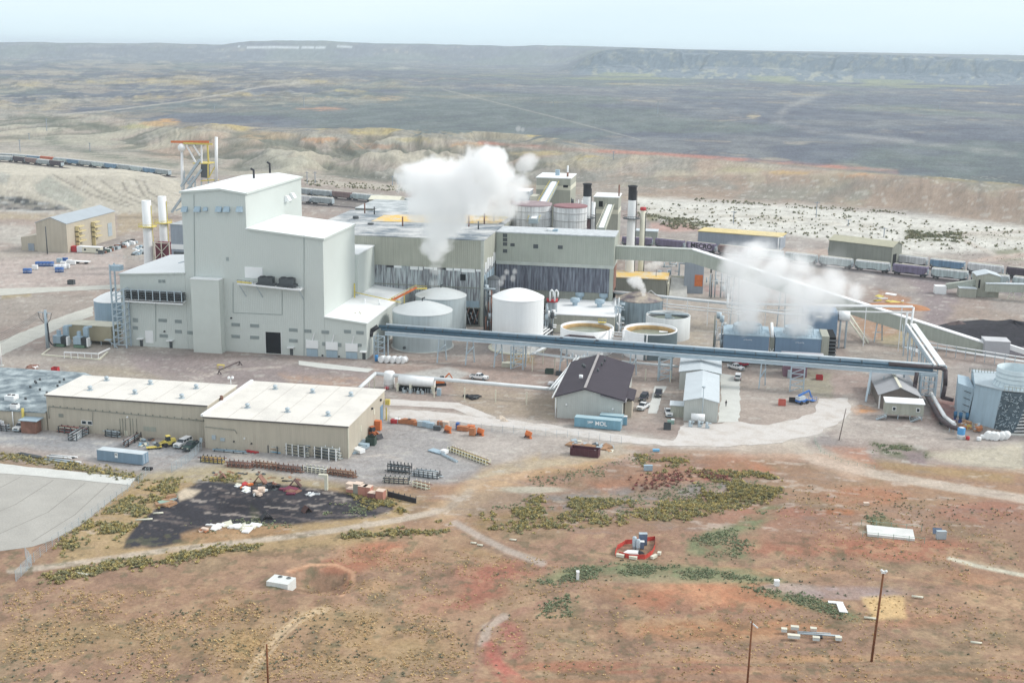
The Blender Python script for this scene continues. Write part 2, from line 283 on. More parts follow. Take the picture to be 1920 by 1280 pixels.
LN((180,176,168),[(830,168),(920,190),(1060,225),(1200,262)],1.5,1.5,.5,None,.3)
LN((182,180,176),[(1560,170),(1480,200),(1450,225),(1520,245),(1700,265),(1900,290)],7,8,.45,.3+.7*T(fs,.4,.6),1)
LN((100,112,100),[(60,215),(120,235),(90,265),(180,290),(330,310)],9,9,.6,.3+.7*T(f1,.4,.6),1); LN((104,112,102),[(200,240),(130,228),(20,222)],6,8,.5,None,1)
put((226,230,234),((px>447)&(px<660)&(py>87)&(py<89.6)&(D>4300))*.8)
# white alkali flat behind the tracks
P((234,230,222),[(1190,368),(1300,376),(1500,386),(1700,402),(1920,425),(2040,440),(2040,492),(1850,470),(1700,478),(1560,452),(1440,436),(1330,430),(1270,420),(1200,400)],7)
P((200,190,174),[(1190,385),(1920,440),(1920,452),(1190,398)],5,.5,T(fs,.45,.6)); P((150,148,120),[(1210,398),(1300,412),(1330,425),(1260,425),(1215,415)],6,.9,T(f1,.35,.5)); P((136,138,112),[(1700,432),(1800,440),(1790,455),(1700,450)],8,.8,T(f1,.4,.55)); P((150,150,124),[(1860,470),(1920,462),(1920,490),(1880,488)],7,.8,T(f1,.4,.55))
LN((216,206,196),[(1920,435),(1810,437),(1800,446),(1830,462),(1870,480),(1920,482)],5,3,.9,None,.5); LN((212,190,178),[(1920,478),(1850,486),(1790,500)],7,4,.8,None,.6)
P((206,170,160),[(1220,418),(1290,420),(1320,432),(1270,436),(1215,432)],4,.9); P((206,182,168),[(1470,466),(1555,468),(1560,482),(1470,480)],4,.8)
P((150,142,146),[(1180,446),(1500,478),(1700,503),(1920,540),(1920,556),(1700,524),(1500,492),(1180,462)],3,.9); P((160,146,148),[(1690,515),(1770,530),(1800,565),(1760,625),(1730,612),(1735,560)],9,.85)
P((158,150,148),[(1700,478),(1920,500),(1920,530),(1700,505)],6,.7)
P((188,152,126),[(1600,590),(1720,600),(1700,635),(1640,640),(1600,610)],5,.9); P((192,146,116),[(1650,545),(1710,560),(1712,572),(1650,565)],5,.8); P((196,182,150),[(1640,640),(1700,618),(1730,640),(1700,655)],5,.8); P((196,186,176),[(1580,640),(1700,660),(1780,700),(1700,720),(1600,690)],8,.6)
P((92,92,104),[(1780,605),(1830,596),(1880,615),(1920,620),(1920,670),(1840,660),(1790,630)],6,.95); P((178,160,148),[(1780,570),(1920,590),(1920,615),(1800,600)],7,.7)
# rail yard behind, left heap
P((178,168,160),[(570,350),(760,362),(760,380),(570,370)],4,.8); P((208,200,186),[(570,335),(770,350),(770,360),(570,345)],3,.8); P((140,134,132),[(570,362),(770,376),(770,400),(570,385)],3,.85)
P((206,198,184),[(-60,306),(120,304),(250,316),(345,336),(350,400),(200,402),(90,392),(-60,378)],4); P((178,178,168),[(62,346),(92,330),(160,372),(150,398),(80,372)],4,.85); P((172,174,170),[(0,322),(20,328),(10,345),(-20,340)],4,.6)
for a in [(100,328,240,388),(145,332,250,385),(190,338,280,388),(230,342,262,370),(255,338,300,388),(270,340,305,375)]: LN((132,128,120),[(a[0],a[1]),((a[0]+a[2])/2-8,(a[1]+a[3])/2+3),(a[2],a[3])],2.6,1.6,.6,None,.15)
LN((214,206,192),[(85,330),(48,345),(60,362),(110,380),(150,395)],4,3,.8,None,.3)
P((58,66,74),[(-20,366),(40,370),(110,384),(135,394),(60,396),(-20,392)],3,.9,.5+.5*T(f1,.35,.5)); P((206,206,204),[(-20,366),(60,376),(130,392),(60,388),(-20,380)],3,.7,T(f3,.5,.6)); LN((210,208,204),[(-20,393),(60,396),(130,400)],3,2,.8,None,.5)
P((198,180,150),[(-20,398),(120,402),(300,400),(330,420),(220,440),(220,402),(60,412),(-20,410)],5,.6); P((214,210,202),[(-20,420),(60,425),(50,460),(-20,450)],6,.6)
LN((176,166,160),[(-10,455),(30,465),(70,475)],2,1.5,.8)
P((206,190,184),[(-20,490),(230,460),(235,535),(0,542),(-20,545)],6,.8); P((178,168,160),[(-20,550),(170,550),(180,580),(60,610),(-20,615)],7,.7); P((186,168,130),[(5,552),(60,548),(60,556),(5,560)],4,.8)
P((196,186,170),[(150,610),(180,590),(230,640),(180,650),(100,660),(140,630)],8,.5)
# central yard
P((168,154,154),[(240,660),(700,690),(690,735),(470,760),(430,720),(260,700)],14,.8); P((196,166,148),[(520,700),(700,705),(660,735),(560,730)],8,.8,.4+.6*T(f3,.4,.6)); P((190,176,150),[(100,680),(250,690),(300,710),(150,705)],10,.5)
P((182,160,150),[(700,665),(1060,680),(1060,730),(830,740),(700,700)],14,.75); P((208,206,202),[(757,700),(840,688),(880,700),(860,712),(770,722)],4,.85); P((196,180,150),[(845,715),(1040,740),(1040,790),(920,780),(850,750)],10,.7,.5+.5*T(f2,.4,.6)); P((186,160,110),[(960,650),(1000,655),(1000,680),(950,680)],5,.6)
P((200,186,176),[(1050,760),(1060,730),(1180,720),(1440,700),(1620,740),(1620,800),(1180,790)],14,.6)
P((196,182,166),[(1280,600),(1350,600),(1350,660),(1260,670)],10,.8,.4+.6*T(f3,.4,.6)); P((200,192,184),[(1270,480),(1400,500),(1400,560),(1270,550)],10,.5); P((190,150,146),[(1320,535),(1400,540),(1390,560),(1320,550)],5,.6)
P((178,172,150),[(1500,690),(1560,700),(1560,745),(1500,735)],7,.7); P((220,160,110),[(1590,765),(1612,758),(1650,770),(1610,778)],4,.8,.4+.6*T(f3,.4,.55)); P((196,172,164),[(1560,700),(1650,710),(1650,755),(1560,750)],9,.5); P((170,120,116),[(1745,745),(1790,750),(1790,790),(1750,785)],6,.7)
P((200,188,180),[(1580,780),(1920,830),(1920,850),(1700,835),(1560,820)],8,.8); P((214,204,184),[(1720,850),(1920,830),(1920,885),(1800,870)],8,.8); P((120,124,100),[(1630,825),(1690,830),(1750,850),(1720,870),(1650,850),(1640,838)],6,.85,.3+.7*T(f3,.4,.52)); P((196,142,116),[(1540,835),(1620,840),(1640,870),(1580,860)],7,.7); P((160,140,146),[(1690,845),(1730,845),(1735,875),(1705,870)],7,.7); P((178,160,120),[(1640,860),(1900,890),(1900,905),(1660,880)],6,.6)
# front yard (gravel lot of the workshops)
P((186,182,182),[(-20,800),(400,845),(720,790),(1030,810),(1010,830),(830,900),(640,900),(400,900),(120,870),(-20,840)],7,.9); P((172,172,176),[(0,805),(380,840),(380,860),(-20,828)],7,.8); P((202,190,182),[(830,800),(1180,825),(1200,860),(950,880),(860,860)],12,.8); P((192,176,168),[(-20,830),(120,850),(250,885),(-20,862)],6,.8)
P((204,176,138),[(1020,855),(1180,850),(1100,880),(990,895),(1010,870)],8,.75); P((206,182,152),[(900,880),(1010,850),(1010,880),(880,960),(820,980),(800,960)],9,.85); LN((214,192,150),[(1000,860),(1060,872),(1110,868)],3,3,.6)
# dry scrub strips, coal lot
P((190,172,134),[(250,890),(420,870),(620,905),(800,930),(770,960),(700,1020),(240,1050),(100,1060),(130,1000)],10,.8); P((150,142,124),[(-20,845),(120,862),(270,890),(270,905),(100,880),(-20,866)],5,.8,.4+.6*T(f3,.4,.55))
P((72,74,82),[(375,900),(455,905),(560,910),(660,925),(735,940),(740,955),(700,968),(560,982),(470,985),(380,998),(400,1005),(340,1015),(300,1025),(230,1028),(245,1000),(275,965),(310,935)],4,1,None,.8); P((104,108,92),[(660,940),(735,950),(730,962),(660,965)],5,.6,T(f3,.4,.5)); P((96,104,80),[(470,945),(490,960),(490,978),(475,975)],5,.8); P((176,148,116),[(335,1000),(400,985),(540,985),(540,1000),(400,1018),(340,1018)],5,.9); P((226,216,196),[(330,925),(345,915),(375,918),(360,932),(335,938)],4,.95); P((52,54,62),[(400,925),(520,935),(600,960),(500,975),(420,960)],14,.6)
# tracks
LN((206,198,184),[(20,1070),(110,1060),(300,1032),(500,1010),(620,995),(760,972),(840,955),(880,920)],8,3,.95,None,.5); LN((206,190,168),[(840,955),(900,900),(960,875),(1060,868),(1180,835)],14,9,.6,None,.8)
LN((186,178,168),[(862,985),(900,1005),(950,1030),(1010,1052)],6,4,.85,None,.6); LN((210,202,190),[(1480,830),(1530,862),(1650,890),(1780,912),(1920,935),(1990,945)],13,4,.95,None,.4); LN((198,170,150),[(1180,838),(1330,850),(1480,855)],9,7,.7,None,.7); LN((180,172,166),[(1530,830),(1545,852),(1640,876)],2,1,.6,None,.3)
# ditch vegetation and red ground in front
P((196,140,112),[(1100,905),(1400,850),(1470,890),(1300,905),(1140,925)],9,.7,.4+.6*T(f2,.4,.55)); P((176,100,100),[(1310,880),(1365,888),(1360,900),(1320,898)],4,.8); P((150,150,140),[(1010,930),(1280,905),(1440,900),(1300,930),(1100,950)],10,.5); P((158,152,140),[(1120,950),(1200,938),(1240,950),(1180,975)],8,.6,T(f3,.4,.6))
P((168,160,148),[(830,930),(1010,905),(1000,950),(860,970)],9,.45)
for x,y,rx,ry,c,o,r in [(720,1040,90,28,(188,130,106),.8,0),(640,1062,60,18,(184,130,108),.75,0),(930,1070,110,24,(180,122,108),.75,-.1),(860,1120,110,30,(176,118,104),.7,-.2),(700,1100,60,14,(200,170,136),.6,0),(905,1040,60,9,(176,150,112),.6,.3),(1180,1010,130,20,(172,140,122),.6,0),(1450,970,120,24,(180,132,116),.75,0),(1500,1020,170,26,(182,130,110),.7,0),(1700,1030,150,26,(184,130,108),.75,0),(1850,960,110,26,(180,134,118),.7,0),(1620,930,100,20,(186,138,112),.75,0),(1340,1120,190,36,(190,132,106),.7,0),(1150,1110,70,18,(184,150,118),.5,0),(1350,1180,240,26,(190,146,112),.7,0),(1700,1150,140,30,(192,150,122),.6,0),(1850,1080,120,20,(190,152,124),.7,0),(1380,1070,90,8,(208,168,130),.6,.1),(1500,1068,120,7,(206,166,130),.6,0),(950,1200,50,40,(176,116,110),.7,.9),(930,1250,40,18,(178,118,110),.7,.8),(915,1180,22,16,(160,152,140),.8,0),(1200,1250,320,14,(178,120,100),.6,0),(1500,1235,330,8,(206,166,124),.5,0),(560,1200,330,70,(188,166,126),.6,0),(330,1130,260,40,(180,150,120),.5,0),(120,1200,160,50,(178,158,120),.5,0),(470,1240,60,60,(206,178,128),.5,-.5),(1060,1140,36,22,(136,138,108),.6,0),(600,1120,60,20,(176,140,120),.5,0),(1660,1125,52,20,(204,178,134),.9,0),(1560,1108,150,16,(168,150,148),.8,0),(1680,1105,80,12,(166,156,150),.6,0),(1790,1120,70,12,(206,180,142),.5,0),(1640,975,30,8,(206,190,150),.6,0),(1860,1062,80,7,(206,208,190),.9,.18),(1580,960,40,7,(190,120,80),.5,0)]: E_(c,x,y,rx,ry,o,.35+.65*T(f1,.32,.55),r)
for p in [[(985,1098),(1060,1065),(1160,1055),(1300,1060),(1400,1072),(1470,1090),(1440,1098),(1330,1085),(1180,1078),(1060,1082),(1000,1102)],[(1290,1010),(1360,990),(1440,950),(1470,950),(1420,985),(1340,1010),(1400,1040),(1410,1052),(1330,1045),(1285,1035)],[(1390,1098),(1500,1110),(1560,1135),(1640,1160),(1700,1160),(1600,1165),(1520,1140),(1420,1112)],[(1610,975),(1650,960),(1700,1000),(1640,1008),(1610,995)],[(500,1080),(520,1078),(520,1104),(490,1098)]]: P((112,124,96),p,7,.75,.25+.75*T(f3,.38,.55))
for p in [[(875,975),(1000,955),(1180,960),(1290,950),(1440,900),(1460,925),(1300,970),(1100,990),(900,995)]]: P((150,138,96),p,9,.5,.2+.8*T(f3,.4,.55))
LN((204,184,156),[(470,1280),(490,1240),(530,1190),(570,1150)],7,3,.85,None,.4); LN((170,150,126),[(440,1280),(465,1240),(505,1190),(550,1150)],2,1.5,.6,None,.5); LN((150,140,122),[(700,1290),(760,1262),(900,1255)],6,5,.6); LN((160,140,118),[(1000,1230),(1300,1245),(1920,1240)],2,2,.5,None,.6); LN((176,136,110),[(900,1275),(1300,1280),(1920,1268)],6,5,.5)
P((150,156,162),[(1000,935),(1150,915),(1290,905),(1440,898),(1400,912),(1200,945),(1120,960),(1020,955)],8,.55,T(f3,.42,.58))
E_((150,128,108),606,1090,50,17,.7,.5+.5*T(f3,.4,.6)); LN((196,150,122),[(545,1072),(590,1058),(640,1064),(660,1080),(645,1100)],4,3,.7,None,.5); E_((104,116,92),518,1092,24,14,.8)
for a,w0,c0 in [([(890,1290),(905,1215),(925,1178),(965,1150),(1020,1128)],9,(170,132,122)),([(950,1290),(930,1240),(915,1200)],7,(176,112,104)),([(1130,1290),(1300,1258),(1600,1262),(1960,1252)],5,(196,160,128)),([(1000,1268),(1300,1244),(1700,1250),(1960,1236)],3,(136,130,110)),([(900,1222),(1200,1212),(1500,1216),(1960,1206)],2.5,(150,124,104)),([(1380,1075),(1500,1068),(1640,1078),(1760,1092),(1920,1130)],3,(208,172,142)),([(1470,1000),(1600,1020),(1800,1030),(1960,1050)],2,(150,112,98)),([(1130,1060),(1290,1035),(1420,985),(1480,930)],4,(176,150,130)),([(1240,1180),(1400,1165),(1560,1175)],2,(200,150,118)),([(0,1120),(200,1108),(420,1100),(560,1120)],3,(190,166,142))]: LN(c0,a,w0,w0*.8,.6,.4+.6*T(f3,.4,.6),.8)
bare=(py>1000); put((200,178,148),bare*T(f3,.52,.68)*.42*(1-.4*T(f4,.4,.6))); put((120,112,92),bare*T(f3,.36,.30)*.45); put((112,118,96),bare*T(fbm(GXX/2.2,GYY/2.2,3,401),.66,.74)*.5)
yd=(py>330)&(py<1000); put((214,206,200),yd*T(f5,.7,.85)*.2); put((160,150,146),yd*T(fbm(GXX/6,GYY/1.6,4,411),.6,.72)*.35); put((222,216,208),yd*T(fbm(GXX/5,GYY/2.,4,421),.66,.74)*.45)
col*=np.where((py>330)&(yd0>.3),.80,np.where(D>900,.9,np.where(py>400,.80,.92)))[:,None]; LN((204,196,188),[(728,775),(880,785),(1045,806),(1180,822),(1280,830),(1400,832),(1500,818),(1570,790),(1590,752)],17,12,.8,.5+.5*T(f3,.35,.6),.8); LN((200,184,170),[(1400,838),(1500,842),(1600,880)],26,20,.7,None,.8)
LN((206,188,158),[(455,1290),(480,1240),(520,1192),(560,1160),(610,1140)],11,5,.9,.55+.45*T(f3,.35,.6),.6); LN((150,132,112),[(462,1290),(488,1240),(528,1192),(566,1158)],2.5,2,.7,None,.4); LN((160,140,118),[(445,1290),(470,1240),(512,1190)],2,1.5,.6,None,.4)
LN((178,170,162),[(855,980),(900,1006),(950,1031),(1015,1055)],9,5,.85,None,.6); LN((120,112,104),[(868,1000),(910,1024),(960,1046)],3,3,.5,None,.6)
LN((122,104,88),[(548,1104),(580,1110),(620,1106),(645,1092),(648,1076)],4,3,.8,None,.5); LN((206,170,142),[(540,1070),(580,1058),(630,1058),(662,1072),(664,1096),(640,1116)],4,3,.75,None,.5)
LN((186,176,166),[(905,1205),(915,1175),(945,1155)],10,5,.8,None,.7); LN((184,118,108),[(915,1210),(935,1245),(975,1275),(1010,1290)],12,6,.75,.4+.6*T(f3,.4,.55),.8); LN((138,120,110),[(890,1225),(893,1190),(925,1160)],2.5,2,.7,None,.6)
E_((196,148,118),1330,1120,230,36,.55,T(f2,.42,.6)); E_((186,136,116),1560,1010,300,44,.5,T(f2,.42,.6)); E_((130,138,112),1380,1010,60,26,.6,.3+.7*T(f1,.4,.55)); E_((132,140,114),1250,1070,220,9,.6,.3+.7*T(f1,.4,.55)); E_((152,156,130),1300,1085,180,10,.5)
for p in [[(985,1098),(1060,1068),(1160,1056),(1300,1062),(1400,1074),(1470,1092),(1440,1098),(1330,1088),(1180,1080),(1060,1084)],[(1290,1010),(1360,990),(1440,950),(1470,950),(1420,985),(1340,1010),(1400,1040),(1410,1052),(1330,1045),(1285,1035)],[(1390,1098),(1500,1110),(1560,1135),(1640,1160),(1600,1165),(1520,1140),(1420,1112)]]: P((126,138,108),p,12,.75,.25+.75*T(f3,.36,.52))
E_((166,156,158),1575,1110,120,14,.8,.5+.5*T(f3,.4,.6)); P((208,184,140),[(1610,1118),(1690,1116),(1700,1158),(1640,1162)],5,.85); LN((206,210,196),[(1780,1046),(1830,1060),(1940,1082)],5,3,.8,None,.7); E_((182,172,166),1480,1100,60,10,.7); E_((190,196,184),1000,918,70,7,.6)
_tr=random.Random(9)
for k in range(26):
    x0=_tr.uniform(230,1000); y0=_tr.uniform(668,760) if k%2 else _tr.uniform(840,905); L0=_tr.uniform(60,220)*(1 if k%2 else .7); dy=_tr.uniform(-.28,.28); cv=_tr.uniform(-14,14); c0=(156,144,138) if k%3 else (206,194,184)
    for o in (0,3.4): LN(c0,[(x0,y0+o),(x0+L0*.5,y0+dy*L0*.5+cv+o),(x0+L0,y0+dy*L0+o)],1.3,1.1,.45,yd0,.15)
fg=(D>900); rs_=np.random.RandomState(4).rand(px.size); hf=.55*rs_+.45*vn(px/2.6,py/1.8,77); col*=np.where(fg,1+.36*(hf-.5),1+.09*(hf-.5))[:,None]
col*=np.where((py>850)[:,None]&(yd0<.5)[:,None],np.array([1.03,.97,.935])[None],np.array([.97,1.,1.0])[None]); col*=(.84+.30*fbm(GXX/1.,GYY/1.,2,431))[:,None]; col=np.clip(col,.01,.85)
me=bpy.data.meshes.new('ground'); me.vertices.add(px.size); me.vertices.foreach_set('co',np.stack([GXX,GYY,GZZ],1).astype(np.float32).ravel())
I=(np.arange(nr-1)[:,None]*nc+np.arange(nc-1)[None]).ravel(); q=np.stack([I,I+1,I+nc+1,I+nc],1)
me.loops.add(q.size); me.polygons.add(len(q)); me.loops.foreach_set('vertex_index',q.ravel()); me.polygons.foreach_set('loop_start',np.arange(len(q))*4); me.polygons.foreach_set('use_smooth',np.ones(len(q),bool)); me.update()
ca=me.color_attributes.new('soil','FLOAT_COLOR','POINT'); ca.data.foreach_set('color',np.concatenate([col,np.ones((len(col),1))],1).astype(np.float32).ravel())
ground=bpy.data.objects.new('ground',me); C.objects.link(ground); tag(ground,'bare desert ground with red soil, pale yards and far dark plain','ground',None,'structure')
gm=bpy.data.materials.new('soil'); gm.use_nodes=True; n=gm.node_tree.nodes; L=gm.node_tree.links; p_=n['Principled BSDF']; p_.inputs['Roughness'].default_value=.95; p_.inputs['Specular IOR Level'].default_value=.1
vc=n.new('ShaderNodeVertexColor'); vc.layer_name='soil'; ge=n.new('ShaderNodeNewGeometry'); no=n.new('ShaderNodeTexNoise'); no.inputs['Scale'].default_value=1.5; no.inputs['Detail'].default_value=7; no.inputs['Roughness'].default_value=.7; L.new(ge.outputs['Position'],no.inputs['Vector'])
mr=n.new('ShaderNodeMapRange'); mr.inputs['From Min'].default_value=.3; mr.inputs['From Max'].default_value=.7; mr.inputs['To Min'].default_value=.74; mr.inputs['To Max'].default_value=1.17; L.new(no.outputs['Fac'],mr.inputs[0])
n2=n.new('ShaderNodeTexNoise'); n2.inputs['Scale'].default_value=.06; n2.inputs['Detail'].default_value=8; n2.inputs['Roughness'].default_value=.75; L.new(ge.outputs['Position'],n2.inputs['Vector']); mr2=n.new('ShaderNodeMapRange'); mr2.inputs['From Min'].default_value=.35; mr2.inputs['From Max'].default_value=.65; mr2.inputs['To Min'].default_value=.86; mr2.inputs['To Max'].default_value=1.12; L.new(n2.outputs['Fac'],mr2.inputs[0])
mu=n.new('ShaderNodeMath'); mu.operation='MULTIPLY'; L.new(mr.outputs[0],mu.inputs[0]); L.new(mr2.outputs[0],mu.inputs[1]); sc_=n.new('ShaderNodeVectorMath'); sc_.operation='SCALE'; L.new(vc.outputs[0],sc_.inputs[0]); L.new(mu.outputs[0],sc_.inputs['Scale']); L.new(sc_.outputs[0],p_.inputs['Base Color'])
bp=n.new('ShaderNodeBump'); bp.inputs['Strength'].default_value=.35; bp.inputs['Distance'].default_value=.35; L.new(no.outputs['Fac'],bp.inputs['Height']); L.new(bp.outputs[0],p_.inputs['Normal']); me.materials.append(gm)
# roads and pads: sheets just above the ground
def sheet(name,pts,m,z=.05,label=None,rough=.5,seed=0,kind='structure'):
    P_=[g(*p) for p in pts]; out=[]; r=random.Random(seed)
    for i in range(len(P_)):
        a=P_[i]; b=P_[(i+1)%len(P_)]; L_=math.hypot(b[0]-a[0],b[1]-a[1]); k=max(1,int(L_/2.))
        nx,ny=-(b[1]-a[1])/(L_+1e-6),(b[0]-a[0])/(L_+1e-6)
        for j in range(k):
            t=j/k; o=(r.random()-.5)*2*rough if j else 0; out.append((a[0]+(b[0]-a[0])*t+nx*o,a[1]+(b[1]-a[1])*t+ny*o,z))
    bm=bmesh.new(); vs=[bm.verts.new(p) for p in out]; bm.faces.new(vs); bmesh.ops.triangulate(bm,faces=bm.faces[:]); 
    me=bpy.data.meshes.new(name); bm.normal_update()
    if sum(f.normal.z for f in bm.faces)<0: bmesh.ops.reverse_faces(bm,faces=bm.faces[:])
    bm.to_mesh(me); bm.free(); me.materials.append(m); o=bpy.data.objects.new(name,me); C.objects.link(o); return tag(o,label,None,None,kind)
ROAD=mat('worn_paving',A(204,200,196),.9,.12,.25,bump=.1,fine=.12,col2=A(192,184,176),mix2=.42); CONC=mat('pale_concrete',A(212,214,210),.85,.08,.3,fine=.08); ASPH=mat('faded_asphalt',A(180,178,172),.95,.10,.12,fine=.12); PADM=mat('old_concrete',A(200,200,192),.9,.1,.3,fine=.15)
sheet('road',[(728,768),(800,770),(880,779),(960,790),(1045,798),(1120,808),(1180,817),(1262,826),(1275,800),(1282,792),(1340,795),(1375,790),(1440,797),(1490,787),(1530,772),(1536,747),(1590,746),(1596,772),(1570,795),(1525,816),(1450,831),(1350,837),(1260,836),(1180,830),(1100,821),(1000,806),(900,796),(830,789),(735,784)],ROAD,.05,'pale paved road curving past the plant to a concrete pad',.7,1)
sheet('road',[(730,748),(800,752),(860,755),(895,768),(930,782),(1000,794),(960,790),(880,779),(850,766),(800,763),(730,760)],ROAD,.04,'narrow paved loop beside the tan workshop',.3,2)
sheet('road',[(-120,545),(0,541),(120,538),(235,533),(235,541),(120,546),(0,554),(-120,560)],PADM,.05,'straight pale road behind the cable pole',.3,3)
sheet('road',[(-120,700),(0,640),(60,615),(120,592),(175,574),(175,592),(120,612),(60,640),(0,668),(-60,690),(-110,720)],PADM,.05,'paved road running diagonally past the white steel pole',.3,4)
sheet('road',[(-120,690),(0,700),(60,705),(130,712),(60,722),(0,716),(-120,712)],CONC,.05,'concrete road behind the grey roofed building',.3,5)
sheet('path',[(1070,812),(1182,738),(1190,700),(1215,722),(1250,725),(1225,760),(1215,790),(1262,812),(1255,826),(1180,816)][0:0] or [(1228,724),(1250,724),(1240,745),(1232,775),(1215,775),(1222,745)],CONC,.06,'concrete walk between the parked trucks',.2,6)
sheet('path',[(1350,700),(1388,705),(1388,760),(1385,790),(1345,792),(1352,740)],CONC,.055,'concrete apron beside the metal sheds',.3,7)
sheet('parking_lot',[(-160,880),(-60,870),(30,872),(70,878),(150,888),(246,910),(200,945),(150,985),(100,1012),(60,1025),(0,1033),(-160,1050)],ASPH,.05,'empty faded asphalt lot',.15,8)
sheet('pavement',[(-60,872),(-20,866),(40,874),(140,884),(255,897),(244,910),(150,900),(60,892),(10,888),(-60,885)],CONC,.10,'concrete strip along the asphalt lot',.15,9)
sheet('pavement',[(560,676),(700,692),(690,698),(600,690),(560,684)],CONC,.06,'concrete apron before the three white doors',.1,10)
CRK=flat('crack_sealer',A(150,148,142),.9)
for i,pts in enumerate([[(40,893),(-20,925),(-100,950)],[(100,900),(30,945),(-40,975)],[(160,905),(90,960),(0,1000)],[(205,905),(140,965),(60,1015)]]):
    m=MB()
    for a,b in zip(pts,pts[1:]):
        A_=g(*a);B_=g(*b); m.beam((*A_,.055),(*B_,.055),.22,.02)
    tag(m.build('pavement_seam',CRK),None,None,None,'structure')
# ---------------------------------------------------------------- materials
W_=A(206,213,209); WALL=mat('grey_green_siding',W_,.6,.035,.05,ribs=.6,ribamt=.25,spec=.35); WALLP=mat('siding_trim',A(208,215,210),.55,.04,.2)
ROOFW=mat('white_roof_membrane',(.83,.855,.87),.5,.03,.09,fine=.03); TANW=mat('tan_siding',A(198,190,174),.7,.07,.1,ribs=.5,ribamt=.25,streak=.08); TANR=mat('pale_tan_roof',A(226,223,216),.6,.07,.12,fine=.07,spec=.2,col2=A(212,209,203),mix2=.42)
TRIMD=flat('dark_trim',A(104,100,98)); OLIVE=mat('olive_siding',A(178,180,168),.75,.08,.1,ribs=.7,ribamt=.3,streak=.12); OLIVED=mat('dark_olive_siding',A(148,151,142),.8,.08,.1,ribs=.7,streak=.1)
SHEET=mat('stained_corrugated_sheet',A(196,206,210),.7,.1,.3,ribs=.9,ribamt=.9,col2=A(124,124,130),mix2=.5,streak=.2,vert=1); CONCS=mat('salt_stained_wall',A(142,150,162),.9,.1,.22,ribs=1.1,ribamt=.6,col2=A(92,95,108),mix2=.54,streak=.15,vert=1)
GALV=mat('galvanised_steel',A(186,200,208),.5,.1,.6,metal=.2); STEEL=mat('pale_blue_steel',A(182,198,208),.55,.08,.5); WHITE=mat('white_paint',(.82,.84,.85),.45,.05,.2,spec=.4); OFFW=mat('cream_paint',A(226,224,206),.6,.08,.3)
BLACK=flat('black_rubber',A(52,54,60)); DARK=flat('dark_opening',A(24,28,34),.9); CHAR=flat('charcoal_metal',A(84,90,94)); YEL=mat('yellow_paint',A(224,206,110),.6,.15,.8); ORA=mat('orange_paint',A(226,128,74),.6,.15,.8); REDP=mat('red_paint',A(196,64,70),.6,.15,.8)
TANKG=mat('pale_grey_tank',A(190,202,206),.5,.05,.12,streak=.10,spec=.35); TANKR=mat('tank_roof_grey',A(206,212,214),.6,.05,.12,fine=.05); TANKW=mat('white_tank',(.83,.85,.86),.45,.03,.1,spec=.4,streak=.04); TANKB=mat('dull_blue_tank',A(150,168,178),.6,.12,.2,streak=.35); RUST=mat('rust_brown',A(150,112,98),.85,.3,.5); SILO=mat('weathered_silo_concrete',A(232,234,236),.85,.07,.2,streak=.35,fine=.08)
BLUE=mat('cooling_tower_blue',A(126,152,178),.65,.05,.15,streak=.08); BLUEL=mat('light_blue_panel',A(168,190,204),.6,.06,.2,streak=.1); PIPEB=mat('blue_grey_pipe',A(78,108,128),.5,.15,.7); PIPEW=mat('white_lagging',(.72,.76,.78),.4,.08,.4,spec=.5); PIPEBR=mat('brown_pipe',A(84,74,78),.5,.2,.6)
GALL=mat('gallery_siding',A(178,184,174),.7,.06,.15,ribs=.8,streak=.08); GREYB=mat('blue_grey_siding',A(160,170,182),.7,.06,.15,ribs=.6,streak=.08); DROOF=mat('dark_brown_roof',A(68,62,72),.7,.10,.3,ribs=.8,ribamt=.5); MROOF=mat('ribbed_metal_roof',A(212,222,228),.5,.06,.25,ribs=.9,ribamt=.6,fine=.08); GLASS=flat('window_glass',A(52,62,70),.15)
GREYR=mat('patched_grey_roof',A(178,190,194),.8,.1,.25,col2=A(108,122,130),mix2=.52,fine=.1); ORR=mat('yellow_stained_roof',A(228,192,110),.8,.1,.2,col2=A(208,208,204),mix2=.44,fine=.15); DUSTR=mat('dusty_roof',A(204,210,212),.8,.1,.12,col2=A(158,166,170),mix2=.5,fine=.12); STAINR=mat('ash_stained_roof',A(204,206,206),.85,.1,.1,col2=A(120,132,142),mix2=.5,fine=.2)
COAL=mat('coal',A(58,58,66),.95,.3,.5,bump=.5,fine=.3); WOOD=mat('weathered_wood',A(178,142,112),.9,.25,.8); POLE=mat('brown_pole_wood',A(134,88,60),.9,.2,1.); WATER=mat('process_water',A(140,150,138),.15,.1,.3,spec=.6)
